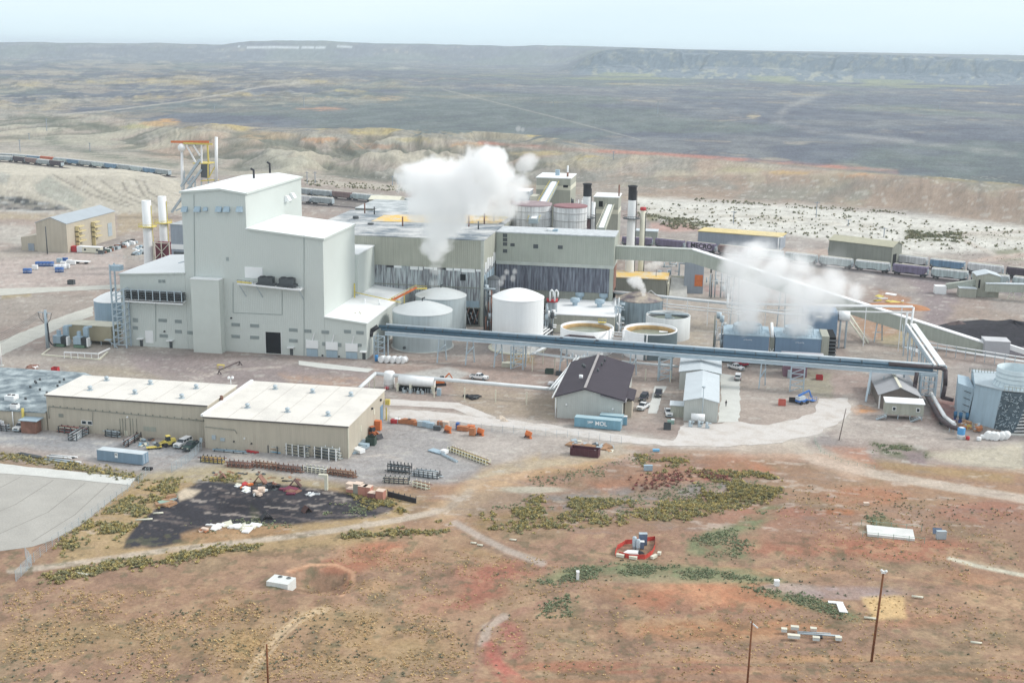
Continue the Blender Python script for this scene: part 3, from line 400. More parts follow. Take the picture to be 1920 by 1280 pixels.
# ---------------------------------------------------------------- generic builders
def part(t,name,m,fn,*a):
    b=MB(tuple(t.location)); fn(b,*a); return b.build(name,m,t)
def sub(t,par,name,m,fn,*a):
    b=MB(tuple(t.location)); fn(b,*a); return b.build(name,m,par)
def slabroof(b,x0,x1,y0,y1,zl,zr,th=.35,ov=.3):
    x0-=ov;x1+=ov;y0-=ov;y1+=ov; b.hexa([(x0,y0,zl),(x1,y0,zr),(x1,y1,zr),(x0,y1,zl)],[(x0,y0,zl+th),(x1,y0,zr+th),(x1,y1,zr+th),(x0,y1,zl+th)])
def gable(t,x0,x1,y0,y1,z0,ev,rg,ax,wm,rm,ov=.4,th=.25,peak=None,wname='wall'):
    if ax=='y':
        pk=(x0+x1)/2 if peak is None else peak
        w_=part(t,wname,wm,lambda b:b.prism([(x0,z0),(x1,z0),(x1,ev),(pk,rg),(x0,ev)],y0,y1,'y'))
        sl=(rg-ev)/(pk-x0); 
        def rf(b):
            b.prism([(x0-ov,ev-ov*sl+.02),(pk,rg+.02),(pk,rg+th),(x0-ov,ev-ov*sl+th)],y0-ov,y1+ov,'y')
            s2=(rg-ev)/(x1-pk); b.prism([(pk,rg+.02),(x1+ov,ev-ov*s2+.02),(x1+ov,ev-ov*s2+th),(pk,rg+th)],y0-ov,y1+ov,'y')
    else:
        pk=(y0+y1)/2 if peak is None else peak
        w_=part(t,wname,wm,lambda b:b.prism([(y0,z0),(y1,z0),(y1,ev),(pk,rg),(y0,ev)],x0,x1,'x'))
        sl=(rg-ev)/(pk-y0)
        def rf(b):
            b.prism([(y0-ov,ev-ov*sl+.02),(pk,rg+.02),(pk,rg+th),(y0-ov,ev-ov*sl+th)],x0-ov,x1+ov,'x')
            b.prism([(pk,rg+.02),(y1+ov,ev-ov*sl+.02),(y1+ov,ev-ov*sl+th),(pk,rg+th)],x0-ov,x1+ov,'x')
    r_=part(t,'roof',rm,rf); return w_,r_
def frontpatch(t,par,name,m,x0,x1,z0,z1,Y,th=.08,lab=None):   # something mounted on a wall that faces the yard
    o=sub(t,par,name,m,lambda b:b.box(x0,x1,Y-th,Y+.02,z0,z1)); 
    if lab: o['label']=lab
    return o
def pxpatch(t,par,name,m,x0,y0,x1,y1,Y,th=.08,lab=None):
    a=at(x0,y0,Y); b_=at(x1,y1,Y); return frontpatch(t,par,name,m,a[0],b_[0],b_[1],a[1],Y,th,lab)
def vent(t,par,x0,y0,x1,y1,Y,name='louvre',m=None):
    a=at(x0,y0,Y); c=at(x1,y1,Y); X0,X1,Z0,Z1=a[0],c[0],c[1],a[1]; n=5
    def f(b):
        b.box(X0,X1,Y-.05,Y+.01,Z0,Z1)
        for k in range(n): z=Z0+(Z1-Z0)*(k+.3)/n; b.hexa([(X0,Y-.16,z),(X1,Y-.16,z),(X1,Y-.04,z+.06),(X0,Y-.04,z+.06)],[(X0,Y-.16,z+.04),(X1,Y-.16,z+.04),(X1,Y-.04,z+.12),(X0,Y-.04,z+.12)])
    return sub(t,par,name,m or LOUV,f)
LOUV=mat('louvre_grey',A(160,170,170),.6,.05,.4)
def seam(t,par,pts,w_=.14,m=None,th=.06):
    def f(b):
        for p,q in zip(pts,pts[1:]): b.beam(p,q,w_,w_)
    return sub(t,par,'seam',m or SEAM,f)
SEAM=flat('seam_grey',A(150,162,160))
# ---------------------------------------------------------------- boiler building
Y0=352.6
bb=thing('power_house','huge pale grey green stepped industrial building with white roofs and one open dark doorway','building',(-150,Y0,0))
w1=part(bb,'wall',WALL,lambda b:b.prism([(-163.9,0),(-142.8,0),(-142.8,50.5),(-151,51.6),(-163.9,50.3)],Y0,404,'y'))
part(bb,'roof',ROOFW,lambda b:(b.prism([(-164.3,50.3),(-151,51.62),(-151,52.),(-164.3,50.7)],Y0-.4,404.4,'y'),b.prism([(-151,51.62),(-142.4,50.5),(-142.4,50.9),(-151,52.)],Y0-.4,404.4,'y')))
w2=part(bb,'wall',WALL,lambda b:b.prism([(-142.79,0),(-118.1,0),(-118.1,37.4),(-142.79,39.6)],Y0,386,'y')); part(bb,'roof',ROOFW,slabroof,-142.7,-118.1,Y0,386,39.62,37.42,.4,.3)
w3=part(bb,'wall',WALL,lambda b:b.box(-142.7,-117.2,386.01,409.,0,27.2)); part(bb,'roof',ROOFW,slabroof,-142.6,-117.2,386.3,409,27.3,27.2,.35,.25)
w4=part(bb,'wall',WALL,lambda b:b.prism([(-118.05,0),(-104.5,0),(-104.5,11.4),(-118.05,12.8)],Y0+.02,411,'y')); part(bb,'roof',ROOFW,slabroof,-117.9,-104.5,Y0,411,12.85,11.5,.35,.3)
w5=part(bb,'wall',WALL,lambda b:b.prism([(-186.2,0),(-163.95,0),(-163.95,24.6),(-186.2,23.2)],Y0,390,'y')); part(bb,'roof',ROOFW,slabroof,-186.2,-164.2,Y0,390,23.25,24.7,.35,.3)
pil=part(bb,'stair_tower',WALLP,lambda b:b.box(-160.6,-151.2,Y0-3.4,Y0,0,23.6)); sub(bb,pil,'roof',ROOFW,slabroof,-160.6,-151.2,Y0-3.4,Y0-.3,23.6,23.6,.25,.15)
for e_ in [((-142.3,Y0-.45,50.7),(-142.3,404,50.7),.3,.6),((-117.7,Y0-.45,37.5),(-117.7,386,37.5),.3,.6),((-164.3,Y0-.45,50.4),(-151,Y0-.45,51.75),.3,.55),((-151,Y0-.45,51.75),(-142.3,Y0-.45,50.6),.3,.55),((-142.3,Y0-.45,39.75),(-117.7,Y0-.45,37.55),.3,.5),((-117.7,Y0-.4,12.9),(-104.2,Y0-.4,11.5),.3,.4),((-186.5,Y0-.4,23.4),(-164,Y0-.4,24.8),.3,.4)]: part(bb,'eave_trim',WALLP,lambda b:b.beam(*e_))
part(bb,'dark_edge',TRIMD,lambda b:(b.beam((-117.0,409.3,27.9),(-117.0,409.3,13.),.35,.35),b.beam((-135,409.4,27.8),(-117.,409.4,27.75),.35,.35),b.beam((-117,411.5,12.6),(-104.3,411.5,11.8),.35,.35)))
Yf=Y0-.01
for x,z0,z1 in [(364,511,640),(366,362,511)]: pass
for pts in [[(363.5,365),(367,655)],[(570,440),(570,668)],[(529,545),(529,590)],[(437,586),(529,590)],[(437,530),(437,586)],[(292,560),(292,640)]]:
    q=[at(a,b_,Yf-.05) for a,b_ in pts]; seam(bb,w1,[(u,Yf-.05,v) for u,v in q])
for x0,y0,x1,y1 in [(297,597,313,604),(328,599,341,606),(249,596,259,604),(249,611,259,618),(299,626,315,633),(328,618,341,625),(351,620,365,627),(434,605,450,612),(469,607,486,614),(434,627,450,634),(469,629,486,636),(542,615,558,622),(542,635,558,642),(571,617,584,624),(603,619,617,626),(645,618,658,625),(668,620,682,627),(604,641,610,648),(634,643,640,650),(671,644,678,650),(297,524,303,530),(304,524,310,530)]: vent(bb,w1,x0,y0,x1,y1,Yf)
pxpatch(bb,w1,'hatch',LOUV,424,482,429,489,Yf)
for x,s_ in [(347,1.),(371,1.),(386,.7),(411,1.),(426,1.),(450,1.)]:
    X,Z=at(x,391,Yf); 
    def hood(b,X=X,Z=Z,s_=s_): b.prism([(Yf-1.5*s_,Z-.9*s_),(Yf,Z-1.1*s_),(Yf,Z+.6*s_),(Yf-.3,Z+.6*s_)],X-.95*s_,X+.95*s_,'x')
    h_=sub(bb,w1,'intake_hood',BLUEL,hood); 
for zz,yy in ((45.2,388.),(45.6,393.)): sub(bb,w1,'side_hood',WHITE,lambda b:b.prism([(-142.75,zz-1.2),(-141.0,zz-.8),(-141.9,zz+.8),(-142.75,zz+.8)],yy-1.2,yy+1.2,'y'))
dr=pxpatch(bb,w1,'open_doorway',DARK,498,622,527,663,Yf,.06,'open dark doorway')
for x0,x1 in ((497,499),(527,529)): pxpatch(bb,dr,'door_frame',WHITE,x0,621,x1,663.5 if x0<500 else 665,Yf,.2)
pxpatch(bb,w1,'white_door',WHITE,272,619,288,643,Yf,.12); 
for k,(a,b_,c) in enumerate([(574,597,637),(611,634,640),(648,671,643)]):
    d_=pxpatch(bb,w4,'overhead_door',WHITE,a,c,b_,c+16,Yf,.35,'white upper door panel with raised hoist rail'); e_=pxpatch(bb,d_,'lower_panel',BLUEL,a+1,c+16.3,b_-1,c+33,Yf,.15)
    X,Z=at((a+b_)/2+3,c-1,Yf); sub(bb,d_,'hoist_rail',WHITE,lambda b:b.beam((X-.5,Yf-.1,Z-.6),(X+.4,Yf-.7,Z+2.2),.25,.25))
for x,y in ((261,648),(325,650),(549,664),(676,679)):
    X,Yg=g(x,y); X=max(X,-180); n0=sub(bb,w1,'entry_canopy',WHITE,lambda b:b.box(X-1,X+1,Yf-1.4,Yf,2.5,2.8)); sub(bb,n0,'entry_door',CHAR,lambda b:b.box(X-.5,X+.5,Yf-.12,Yf,0,2.2))
for x,y in ((367,604),(434,597),(309,622),(605,667),(636,669)):
    X,Z=at(x,y,Yf); sub(bb,w1,'wall_lamp',BLACK,lambda b:b.cb(X,Yf-.25,Z,.45,.5,.4))
# balcony with coolers
bal=part(bb,'balcony',WHITE,lambda b:b.hexa([(-145.2,Y0-3.2,22.6),(-124.6,Y0-3.4,21.6),(-124.6,Y0-.02,21.6),(-145.2,Y0-.02,22.6)],[(-145.2,Y0-3.2,23.1),(-124.6,Y0-3.4,22.1),(-124.6,Y0-.02,22.1),(-145.2,Y0-.02,23.1)]))
sub(bb,bal,'railing',CHAR,lambda b:[b.beam((-145.2,Y0-3.2,23.1+h),(-124.6,Y0-3.4,22.1+h),.1,.1) for h in (.5,1.)]+[b.beam((-145.2+i*1.37,Y0-3.25,23.1-i*.066),(-145.2+i*1.37,Y0-3.25,24.1-i*.066),.08,.08) for i in range(16)])
sub(bb,bal,'rail_section',YEL,lambda b:b.beam((-145.2,Y0-3.3,23.5),(-140.4,Y0-3.35,23.3),.12,.5))
for x in (-144.5,-139,-125.5): sub(bb,bal,'strut',GALV,lambda b:b.beam((x,Y0-3,22.2),(x+.8,Y0,18.2),.18,.18))
pxpatch(bb,w1,'white_panel',WHITE,459,500,493,522,Yf,.25,'white panel with a ladder above the balcony')
for cx in (-136.2,-129.4):
    c_o=sub(bb,bal,'fan_cooler',CHAR,lambda b:(b.box(cx-2.3,cx+2.3,Y0-2.9,Y0-.4,22.8,25.1),b.box(cx-3.,cx+3.,Y0-3.,Y0-.3,22.6,23.2)))
    for dx in (-1.1,1.1): sub(bb,c_o,'fan',BLACK,lambda b:b.cyl(cx+dx,Y0-1.7,25.1,25.35,.95,12))
for x,y in ((476,331),(506,318)):
    X,Yr=g(x,y,52.4); part(bb,'roof_vent_pipe',BLACK,lambda b:b.path([(X,Yr,51),(X,Yr,54.5),(X-1.0,Yr,55)],.35,6))
X,Yr=-110,378; part(bb,'roof_pipe',YEL,lambda b:(b.beam((-117.5,383,15),(-100,377,13.6),.25,.25),b.beam((-117.5,383,12.5),(-117.5,383,18.),.4,.4)))
for x,y in ((-112.5,378),(-107.5,378)): part(bb,'roof_vent',WHITE,lambda b:b.cyl(x,y,11.8,14,.35,8))
for k in range(7): part(bb,'roof_cap',OFFW,lambda b:b.cb(-115.5+(k%4)*.9+(k>3)*4.6,362+(k%2)*1.6,12.45,.4,.4,.35))
part(bb,'expansion_pipe',STEEL,lambda b:b.path([(-174.5,371,24.4),(-173.5,374,24.5),(-164.5,374,25.)],.22,6))
# pipe bridge along the left wing, with the tall truss tower
tt=thing('cable_tray_bridge','steel truss tower and cable tray bridge fixed to the left wing of the big building','cable bridge',(-187,Y0-1.6,0))
xa,xb=-187.6,-183.4; ya,yb=Y0-3.4,Y0-.5
for x in (xa,xb):
    for y in (ya,yb): part(tt,'leg',STEEL,lambda b:b.beam((x,y,0),(x,y,19 if x>xa else 27),.42,.42))
part(tt,'bracing',STEEL,lambda b:[(b.beam((xa,ya,z),(xb,ya,z),.25,.25),b.beam((xa,ya,z),(xb,ya,z+2.3),.2,.2),b.beam((xb,ya,z),(xb,yb,z),.25,.25),b.beam((xa,yb,z),(xb,yb,z+2.3),.2,.2)) for z in np.arange(1,18,2.3)])
br=part(tt,'bridge_deck',WHITE,lambda b:(b.box(-183.4,-163.6,ya,yb+.3,15.6,16.0),b.box(-183.4,-163.6,ya,ya+.3,15.2,15.9)))
sub(tt,br,'cable_tray',CHAR,lambda b:[b.box(-183.4,-163.8,ya+.1,yb,16.3+k*.7,16.55+k*.7) for k in range(4)])
for k in range(9): sub(tt,br,'tray_post',STEEL,lambda b:b.box(-183.4+k*2.43,-183.15+k*2.43,ya-.05,ya+.12,16.0,19.2))
sub(tt,br,'top_rail',STEEL,lambda b:b.box(-183.4,-163.8,ya-.05,ya+.15,19.2,19.4))
part(tt,'top_box',BLUEL,lambda b:b.box(-187.8,-184.4,ya,yb,25,26.6)); part(tt,'stair_foot',GALV,lambda b:(b.beam((-189.6,Y0-4,2.6),(-186,Y0-4.5,.2),.3,.15),b.box(-190.5,-188.3,Y0-4.6,Y0-3,2.4,2.6)))
# ---------------------------------------------------------------- tan workshops and grey roofed block
def turb(x,y,z,i,lab,grp='round roof ventilators on the two tan workshops'):
    pass
lt=thing('workshop','long tan workshop with a flat off white roof beside the grey patched roof','building',(-141,268,0))
ltx0,ltx1,lty0,lty1,ltz=-162.3,-119.6,266.,284.6,9.2
w_=part(lt,'wall',TANW,lambda b:b.box(ltx0,ltx1,lty0,lty1,0,ltz)); part(lt,'roof',TANR,slabroof,ltx0,ltx1,lty0,lty1,ltz,ltz,.2,.25); part(lt,'eave_trim',TRIMD,lambda b:b.box(ltx0-.3,ltx1+.3,lty0-.32,lty0-.26,ltz-.18,ltz+.16))
rtx0,rtx1,rty0,rty1,rtz=-118.3,-82.3,261.2,293.6,7.9
rt=thing('workshop','square tan workshop with a pale roof, end wall facing the yard of orange junk','building',(-100,262,0))
w2_=part(rt,'wall',TANW,lambda b:b.box(rtx0,rtx1,rty0,rty1,0,rtz)); part(rt,'roof',TANR,slabroof,rtx0,rtx1,rty0,rty1,rtz,rtz,.2,.25); part(rt,'eave_trim',TRIMD,lambda b:b.box(rtx0-.25,rtx1+.3,rty0-.32,rty0-.26,rtz-.18,rtz+.16)); part(rt,'parapet',WHITE,lambda b:b.box(rtx0-.9,rtx0-.2,rty0,rty1,rtz+.1,rtz+.6))
for t,z,ps in ((lt,ltz+.2,[(169,731),(200,713),(253,738),(282,720),(341,746),(368,728)]),(rt,rtz+.2,[(539,772),(615,779),(464,764),(516,729),(586,736),(658,742)])):
    for (x,y) in ps:
        X,Y=g(x,y,z); v=part(t,'roof_ventilator',GALV,lambda b:(b.cyl(X,Y,z,z+.5,.35,10),b.lathe(X,Y,[(.45,z+.5),(.62,z+.75),(.55,z+1.0),(.2,z+1.2),(.01,z+1.25)],12),b.cyl(X,Y,z,z+.12,.8,10)))
for t,x0,x1,y0,y1,z in ((lt,ltx0,ltx1,lty0,lty1,ltz+.2),(rt,rtx0,rtx1,rty0,rty1,rtz+.2)):
    for k in range(1,6): part(t,'roof_seam',mat('roof_seam_grey',A(206,202,196)),lambda b:b.box(x0+(x1-x0)*k/6-.07,x0+(x1-x0)*k/6+.07,y0-.1,y1+.1,z+.003,z+.05))
yl=lty0-.01
part(lt,'wall_pipe',OLIVED,lambda b:(b.tube((-161.8,yl-.2,6.3),(-119.9,yl-.2,5.3),.09,6),b.tube((-161.8,yl-.2,6.3),(-161.8,yl-.2,3.2),.09,6)))
part(rt,'wall_pipe',OLIVED,lambda b:(b.tube((-118,rty0-.2,5.5),(-110.5,rty0-.2,5.2),.09,6),b.tube((-110.5,rty0-.2,5.2),(-110.,rty0-.2,4.4),.09,6)))
for k in range(22): sub(lt,w_,'pipe_bracket',OLIVED,lambda b:b.cb(-160.5+k*1.9,yl-.12,6.15-k*.045,.18,.25,.5))
seam(lt,w_,[(*((lambda q:(q[0],yl-.05,q[1]))(at(174,772,yl))),),(*((lambda q:(q[0],yl-.05,q[1]))(at(174,795,yl))),)],.08,OLIVED)
for x0,y0,x1,y1 in ((153,788,162,795),(164,789,173,796)): 
    f_=pxpatch(lt,w_,'window',WHITE,x0-.5,y0-.5,x1+.5,y1+.5,yl,.06); pxpatch(lt,f_,'pane',GLASS,x0+.6,y0+.6,x1-.6,y1-.6,yl-.05,.05)
pxpatch(lt,w_,'wall_louvre',OLIVED,110,775,119,782,yl,.08); pxpatch(lt,w_,'panel',OLIVE,269,799,281,808,yl,.05); pxpatch(lt,w_,'panel',OLIVE,282,800,293,809,yl,.05)
for k,x in enumerate((225,230,235,244,249,256)): pxpatch(lt,w_,'rust_streaked_duct',OLIVED,x,784,x+1.5,821,yl,.12)
d_=pxpatch(lt,w_,'door',OFFW,233,807,240,822,yl,.08); sub(lt,w_,'wall_lamp',WHITE,lambda b:b.ball((at(240,781,yl)[0],yl-.3,at(240,781,yl)[1]),.28)); 
part(lt,'end_pipe',YEL,lambda b:b.tube((ltx1+.3,lty0+.6,0),(ltx1+.3,lty0+.6,ltz-1),.12,6)); 
X,Y=g(433,722,ltz); part(lt,'roof_lamp',WHITE,lambda b:(b.tube((X,Y,ltz),(X,Y,ltz+2.),.1,6),b.ball((X-.5,Y,ltz+2.),.4),b.ball((X+.5,Y,ltz+2.1),.4)))
X=ltx1+.35; part(lt,'exhaust_fan',RUST,lambda b:(b.cyl(X,274,7.6,8.8,.5,10),b.ball((X,274,9.1),.55)))
yr=rty0-.01
for x,y in ((459,822),(370,826),(439,828),(472,832)): 
    X,Z=at(x,y,yr); sub(rt,w2_,'wall_lamp',WHITE if x==459 else BLACK,lambda b:b.cb(X,yr-.2,Z,.3,.35,.3))
for x0,y0,x1,y1 in ((398,815,405,823),(414,820,422,826),(375,820,380,828)): pxpatch(rt,w2_,'meter_box',GALV,x0,y0,x1,y1,yr,.35)
xr=rtx1+.01
def rpatch(t,par,name,m,y0,y1,z0,z1,X=xr,th=.08): return sub(t,par,name,m,lambda b:b.box(X-.02,X+th,y0,y1,z0,z1))
rpatch(rt,w2_,'blue_door',mat('blue_door_paint',A(120,150,176)),289.2,291.6,0,4.6); rpatch(rt,w2_,'window',OFFW,283.2,284,4.2,5.6); rpatch(rt,w2_,'window',OFFW,271.3,272,3.5,5.0); rpatch(rt,w2_,'wall_lamp',BLACK,281,281.6,6.3,6.7,xr,.4); rpatch(rt,w2_,'wall_lamp',BLACK,289,289.6,6.2,6.7,xr,.4)
seam(rt,w2_,[(rtx1+.1,rty0-.1,0),(rtx1+.1,rty0-.1,rtz-.2)],.2,OFFW)
part(rt,'door_post',YEL,lambda b:(b.box(rtx1+.5,rtx1+.8,292.6,292.9,0,3.4),b.box(rtx1+.4,rtx1+1.6,292.5,293.3,4.2,5.6)))
gb=thing('low_building','low building with a blue grey patched flat roof left of the tan workshop','building',(-178,272,0))
wg=part(gb,'wall',TANW,lambda b:b.prism([(-215,263),(-162.6,265.8),(-162.6,296),(-172,302),(-215,302)],0,4.6)); rg=part(gb,'roof',GREYR,lambda b:b.prism([(-215.4,262.6),(-162.65,265.4),(-162.65,296),(-172,302.3),(-215.4,302.3)],4.62,4.9))
for x,y,s_ in ((22,748,2.4),(28,765,1.6)):
    X,Y=g(x,y,5); u=part(gb,'rooftop_unit',WHITE,lambda b:(b.cb(X,Y,4.9,s_*1.1,s_,1.2),b.cb(X,Y,5.3,s_*1.3,s_*.8,.15))); 
    for dx in (-.5,.5): sub(gb,u,'fan',BLACK,lambda b:b.cyl(X+dx*s_*.5,Y,6.1,6.25,.45,10))
for x,y in ((75,712),(66,716),(120,712),(112,717),(57,726),(75,731),(88,737),(48,748),(68,718),(108,724)): X,Y=g(x,y,5); part(gb,'roof_cap',CHAR,lambda b:b.cyl(X,Y,4.9,5.5,.3,8))
gbw=at(27,800,264.6); X,_=g(24,800); part(gb,'door',WHITE,lambda b:b.hexa([(-174.6,264.5,0),(-172.9,263.6,0),(-172.9,263.7,0),(-174.6,264.6,0)],[(-174.6,264.5,2.4),(-172.9,263.6,2.4),(-172.9,263.7,2.4),(-174.6,264.6,2.4)])); part(gb,'doorway',DARK,lambda b:b.box(-176.0,-174.7,264.8,265.2,0,2.3))
part(gb,'yellow_pipe',YEL,lambda b:b.cyl(-168.4,265.,0,5.6,.35,10)); part(gb,'downpipe',WHITE,lambda b:b.cyl(-171.2,264.9,0,4.6,.15,8)); part(gb,'brown_shed',RUST,lambda b:b.box(-167.6,-163.7,262.4,265.2,0,3.3)); part(gb,'shed_roof',BLUEL,lambda b:b.box(-168.0,-163.,262,265.4,3.32,3.5))
# ---------------------------------------------------------------- dark roofed office, metal sheds
dk=thing('office_building','building with a dark brown metal roof behind the blue container','building',(-29,305,0))
wdk,rdk=gable(dk,-38,-20.6,304.6,341,0,6.0,8.4,'y',mat('pale_grey_siding',A(196,200,196),.7,.05,.1,ribs=.5,streak=.05),DROOF,.7,.3,peak=-30.6)
part(dk,'porch_wing',MATS['tan_siding'],lambda b:b.box(-20.3,-18.4,309,317,0,4.5)); part(dk,'porch_roof',DROOF,lambda b:b.prism([(-25.5,6.95),(-17.8,5.0),(-17.8,5.3),(-25.5,7.25)],307.6,318,'y')); part(dk,'entry_canopy',mat('grey_roof_panel',A(150,148,152),.7,.1,.3,ribs=.5),lambda b:b.prism([(-26.5,6.95),(-19.6,5.5),(-19.6,5.75),(-26.5,7.2)],303.8,307.5,'y'))
sub(dk,rdk,'ridge_cap',mat('ridge_grey',A(170,166,166)),lambda b:b.beam((-30.6,303.8,9.0),(-30.6,341.8,9.0),.7,.12))
for x,y,z,s_ in ((-32.8,314,8.7,.55),(-33.2,326,8.5,.4),(-33.8,327.6,8.4,.4),(-28.6,329,8.6,.3),(-28.2,334,8.6,.3),(-29.,322,8.7,.3)): part(dk,'roof_vent',CHAR if s_<.5 else WHITE,lambda b:b.cyl(x,y,z,z+.9,s_,8))
for x,y in ((1062,758),(1149,766)): X,Z=at(x,y,304.5); sub(dk,wdk,'wall_lamp',WHITE,lambda b:b.ball((X,304.3,Z),.28))
part(dk,'gutter_pipe',WHITE,lambda b:(b.tube((-39.2,304,5.7),(-38.9,341,5.7),.22,6),b.tube((-38.3,304.2,5.7),(-38.3,304.2,0),.15,6)))
part(dk,'side_door',OFFW,lambda b:b.box(-20.25,-20.1,322,326,0,4))
sa=thing('metal_shed','pale ribbed metal shed standing behind a narrower twin','shed',(-1,341,0)); gable(sa,-6.8,4.9,340.,360,0,5.3,6.3,'y',MATS['pale_grey_siding'],MROOF,.3,.2)
sb=thing('metal_shed','narrower front metal shed with tanks and pipes at its end wall','shed',(0,309,0)); wsb,_r=gable(sb,-4.6,4.3,309.2,337,0,5.6,6.6,'y',MATS['pale_grey_siding'],MROOF,.3,.2)
part(sb,'lean_to',OLIVE,lambda b:b.box(-8.2,-4.6,312.,316,0,3.2)); part(sb,'lean_to_roof',MROOF,lambda b:b.box(-8.5,-4.4,311.7,316.2,3.2,3.4)); part(sb,'chimney',GALV,lambda b:(b.cyl(.3,308.2,0,10,.12,8),b.cyl(.3,308.2,9.8,10.1,.5,8)))
part(sb,'horizontal_tank',WHITE,lambda b:(b.tube((-2.6,307.,1.9),(1.0,307.,1.9),1.0,14),)); part(sb,'tank_saddle',GALV,lambda b:(b.box(-2.2,-1.9,306.3,307.7,0,1.2),b.box(.3,.6,306.3,307.7,0,1.2)))
for x,y in ((-2.8,304.6),(-.4,304.8),(1.6,304.2)): part(sb,'pump',GALV,lambda b:(b.cyl(x,y,0,1.6,.35,8),b.tube((x,y,1.3),(x+1.2,y,1.3),.16,6),b.cb(x+.2,y-.4,0,1.,.5,.7)))
# small gable house and trailer at right
ho=thing('pump_house','grey gabled house with a light ridge cap behind the raised trailer cabin','house',(54,336,0)); who,rho=gable(ho,48.6,59.2,333,355,0,4.0,6.2,'y',mat('brown_grey_siding',A(130,122,116),.8,.1,.2,ribs=.4),mat('grey_shingle',A(176,178,182),.8,.08,.3,fine=.1),.5,.2); sub(ho,rho,'ridge_cap',OFFW,lambda b:b.beam((53.9,332.4,6.5),(53.9,355.6,6.5),.8,.1)); part(ho,'corner_trim',WHITE,lambda b:(b.box(48.4,48.8,332.8,333.,0,4),b.box(59.0,59.4,332.8,333,0,4))); part(ho,'roof_vent',GALV,lambda b:(b.cyl(57,348,5.4,6.6,.3,8),b.cyl(51,345,5,6.2,.15,8)))
tr=thing('trailer_cabin','olive trailer cabin raised on posts with steps on both sides','cabin',(54.6,324.5,0)); wtr=part(tr,'body',OLIVE,lambda b:b.box(48.9,58.9,323.2,327,1.3,4.5)); part(tr,'roof',ROOFW,lambda b:b.hexa([(48.7,322.9,4.5),(59.1,322.9,4.5),(59.1,327.3,4.8),(48.7,327.3,4.8)],[(48.7,322.9,4.75),(59.1,322.9,4.75),(59.1,327.3,5.05),(48.7,327.3,5.05)]))
for x in (51.2,57.4): sub(tr,wtr,'window',WHITE,lambda b:b.box(x-.5,x+.5,323.1,323.2,2.4,3.5)); sub(tr,wtr,'pane',GLASS,lambda b:b.box(x-.35,x+.35,323.05,323.12,2.55,3.35))
for x in (49.3,52.4,55.5,58.6): part(tr,'post',GALV,lambda b:b.box(x-.12,x+.12,323.4,323.6,0,1.3))
for s_,xx in ((-1,48.6),(1,57.5)): part(tr,'stairs',GALV,lambda b:[b.box(xx+s_*0+k*s_*.0-.0+k*.5*(-1 if s_<0 else -1),xx+.6-k*.5,321.4,322.9,1.2-k*.28,1.26-k*.28) for k in range(5)]+[b.beam((xx+.6,321.4,2.2),(xx-2,321.4,1.),.08,.08),b.beam((xx+.6,321.4,1.2),(xx-2.2,321.4,0),.12,.12)])
# ---------------------------------------------------------------- old plant
ob=thing('processing_plant','old plant block with tan upper siding, torn white panels and stained corrugated sheets below','building',(-100,407,0))
ax0,ax1,ay0,ay1,az=-145,-77.8,406.2,560,30.6
wo=part(ob,'upper_wall',OLIVE,lambda b:b.box(ax0,ax1,ay0,470,20.5,az)); lo=part(ob,'lower_wall',SHEET,lambda b:b.box(ax0+.1,ax1-.1,ay0+.25,470,6.6,20.5)); ba=part(ob,'base_wall',OLIVED,lambda b:b.box(ax0+.15,ax1-.15,ay0+.5,470,0,6.6))
ro=part(ob,'roof',STAINR,slabroof,ax0,ax1,ay0,470,az,az,.3,.2); 
part(ob,'corner_column',mat('light_column',A(196,200,192)),lambda b:b.box(ax1-.9,ax1+.1,ay0-.15,ay0+.6,0,az)); part(ob,'rear_wing',OLIVED,lambda b:b.box(-150,-92,470.2,540,0,24.)); part(ob,'rear_roof',DUSTR,slabroof,-150,-92,470.4,540,24,24,.3,.2); part(ob,'rear_roof',DUSTR,slabroof,-165,-118,541,575,22,22,.3,.2); part(ob,'rear_wing',OLIVED,lambda b:b.box(-165,-118,541,575,0,22))
rr=random.Random(3); x=ax0+2
while x<ax1-2.5:
    wd=rr.uniform(1.2,3.2)
    if rr.random()<.8: pz=rr.uniform(19.2,19.8); sub(ob,lo,'loose_panel',WHITE if rr.random()<.8 else BLACK,lambda b:b.box(x,x+wd,ay0+.05,ay0+.2,pz,20.9+rr.uniform(-.3,.5)))
    x+=wd+rr.uniform(.1,.5)
for x0,x1 in ((-95.5,-90.7),(-90,-85.4),(-84.8,-79.2)): sub(ob,lo,'pale_panel',BLUEL,lambda b:b.box(x0,x1,ay0+.05,ay0+.22,6.8,8.9+(x0%1)))
sub(ob,lo,'girt',OLIVED,lambda b:b.box(ax0,ax1-1,ay0+.05,ay0+.22,13.6,13.9)); sub(ob,lo,'girt',OLIVED,lambda b:b.box(ax0,ax1-1,ay0+.05,ay0+.4,6.4,6.8))
pxpatch(ob,lo,'broken_window',DARK,863,514,873,526,ay0+.1); pxpatch(ob,ba,'equipment_opening',DARK,875,572,897,609,ay0+.5,.1)
for k in range(10): a=at(876+k*2.1,575+(k*7)%24,ay0); sub(ob,ba,'machinery_pipe',GALV if k%2 else RUST,lambda b:b.tube((a[0],ay0+.2,max(.3,a[1]-2.5)),(a[0]+.8*(-1)**k,ay0+.2,a[1]),.2,6))
sub(ob,wo,'side_panels',WHITE,lambda b:[b.box(ax1,ax1+.15,409+k*4,411.6+k*4,19.+((k*7)%3)*.4,22.3+((k*5)%3)*.5) for k in range(6)]); sub(ob,lo,'side_panels',BLUEL,lambda b:[b.box(ax1-.1,ax1+.12,408+k*5,411+k*5,8,18) for k in range(4)])
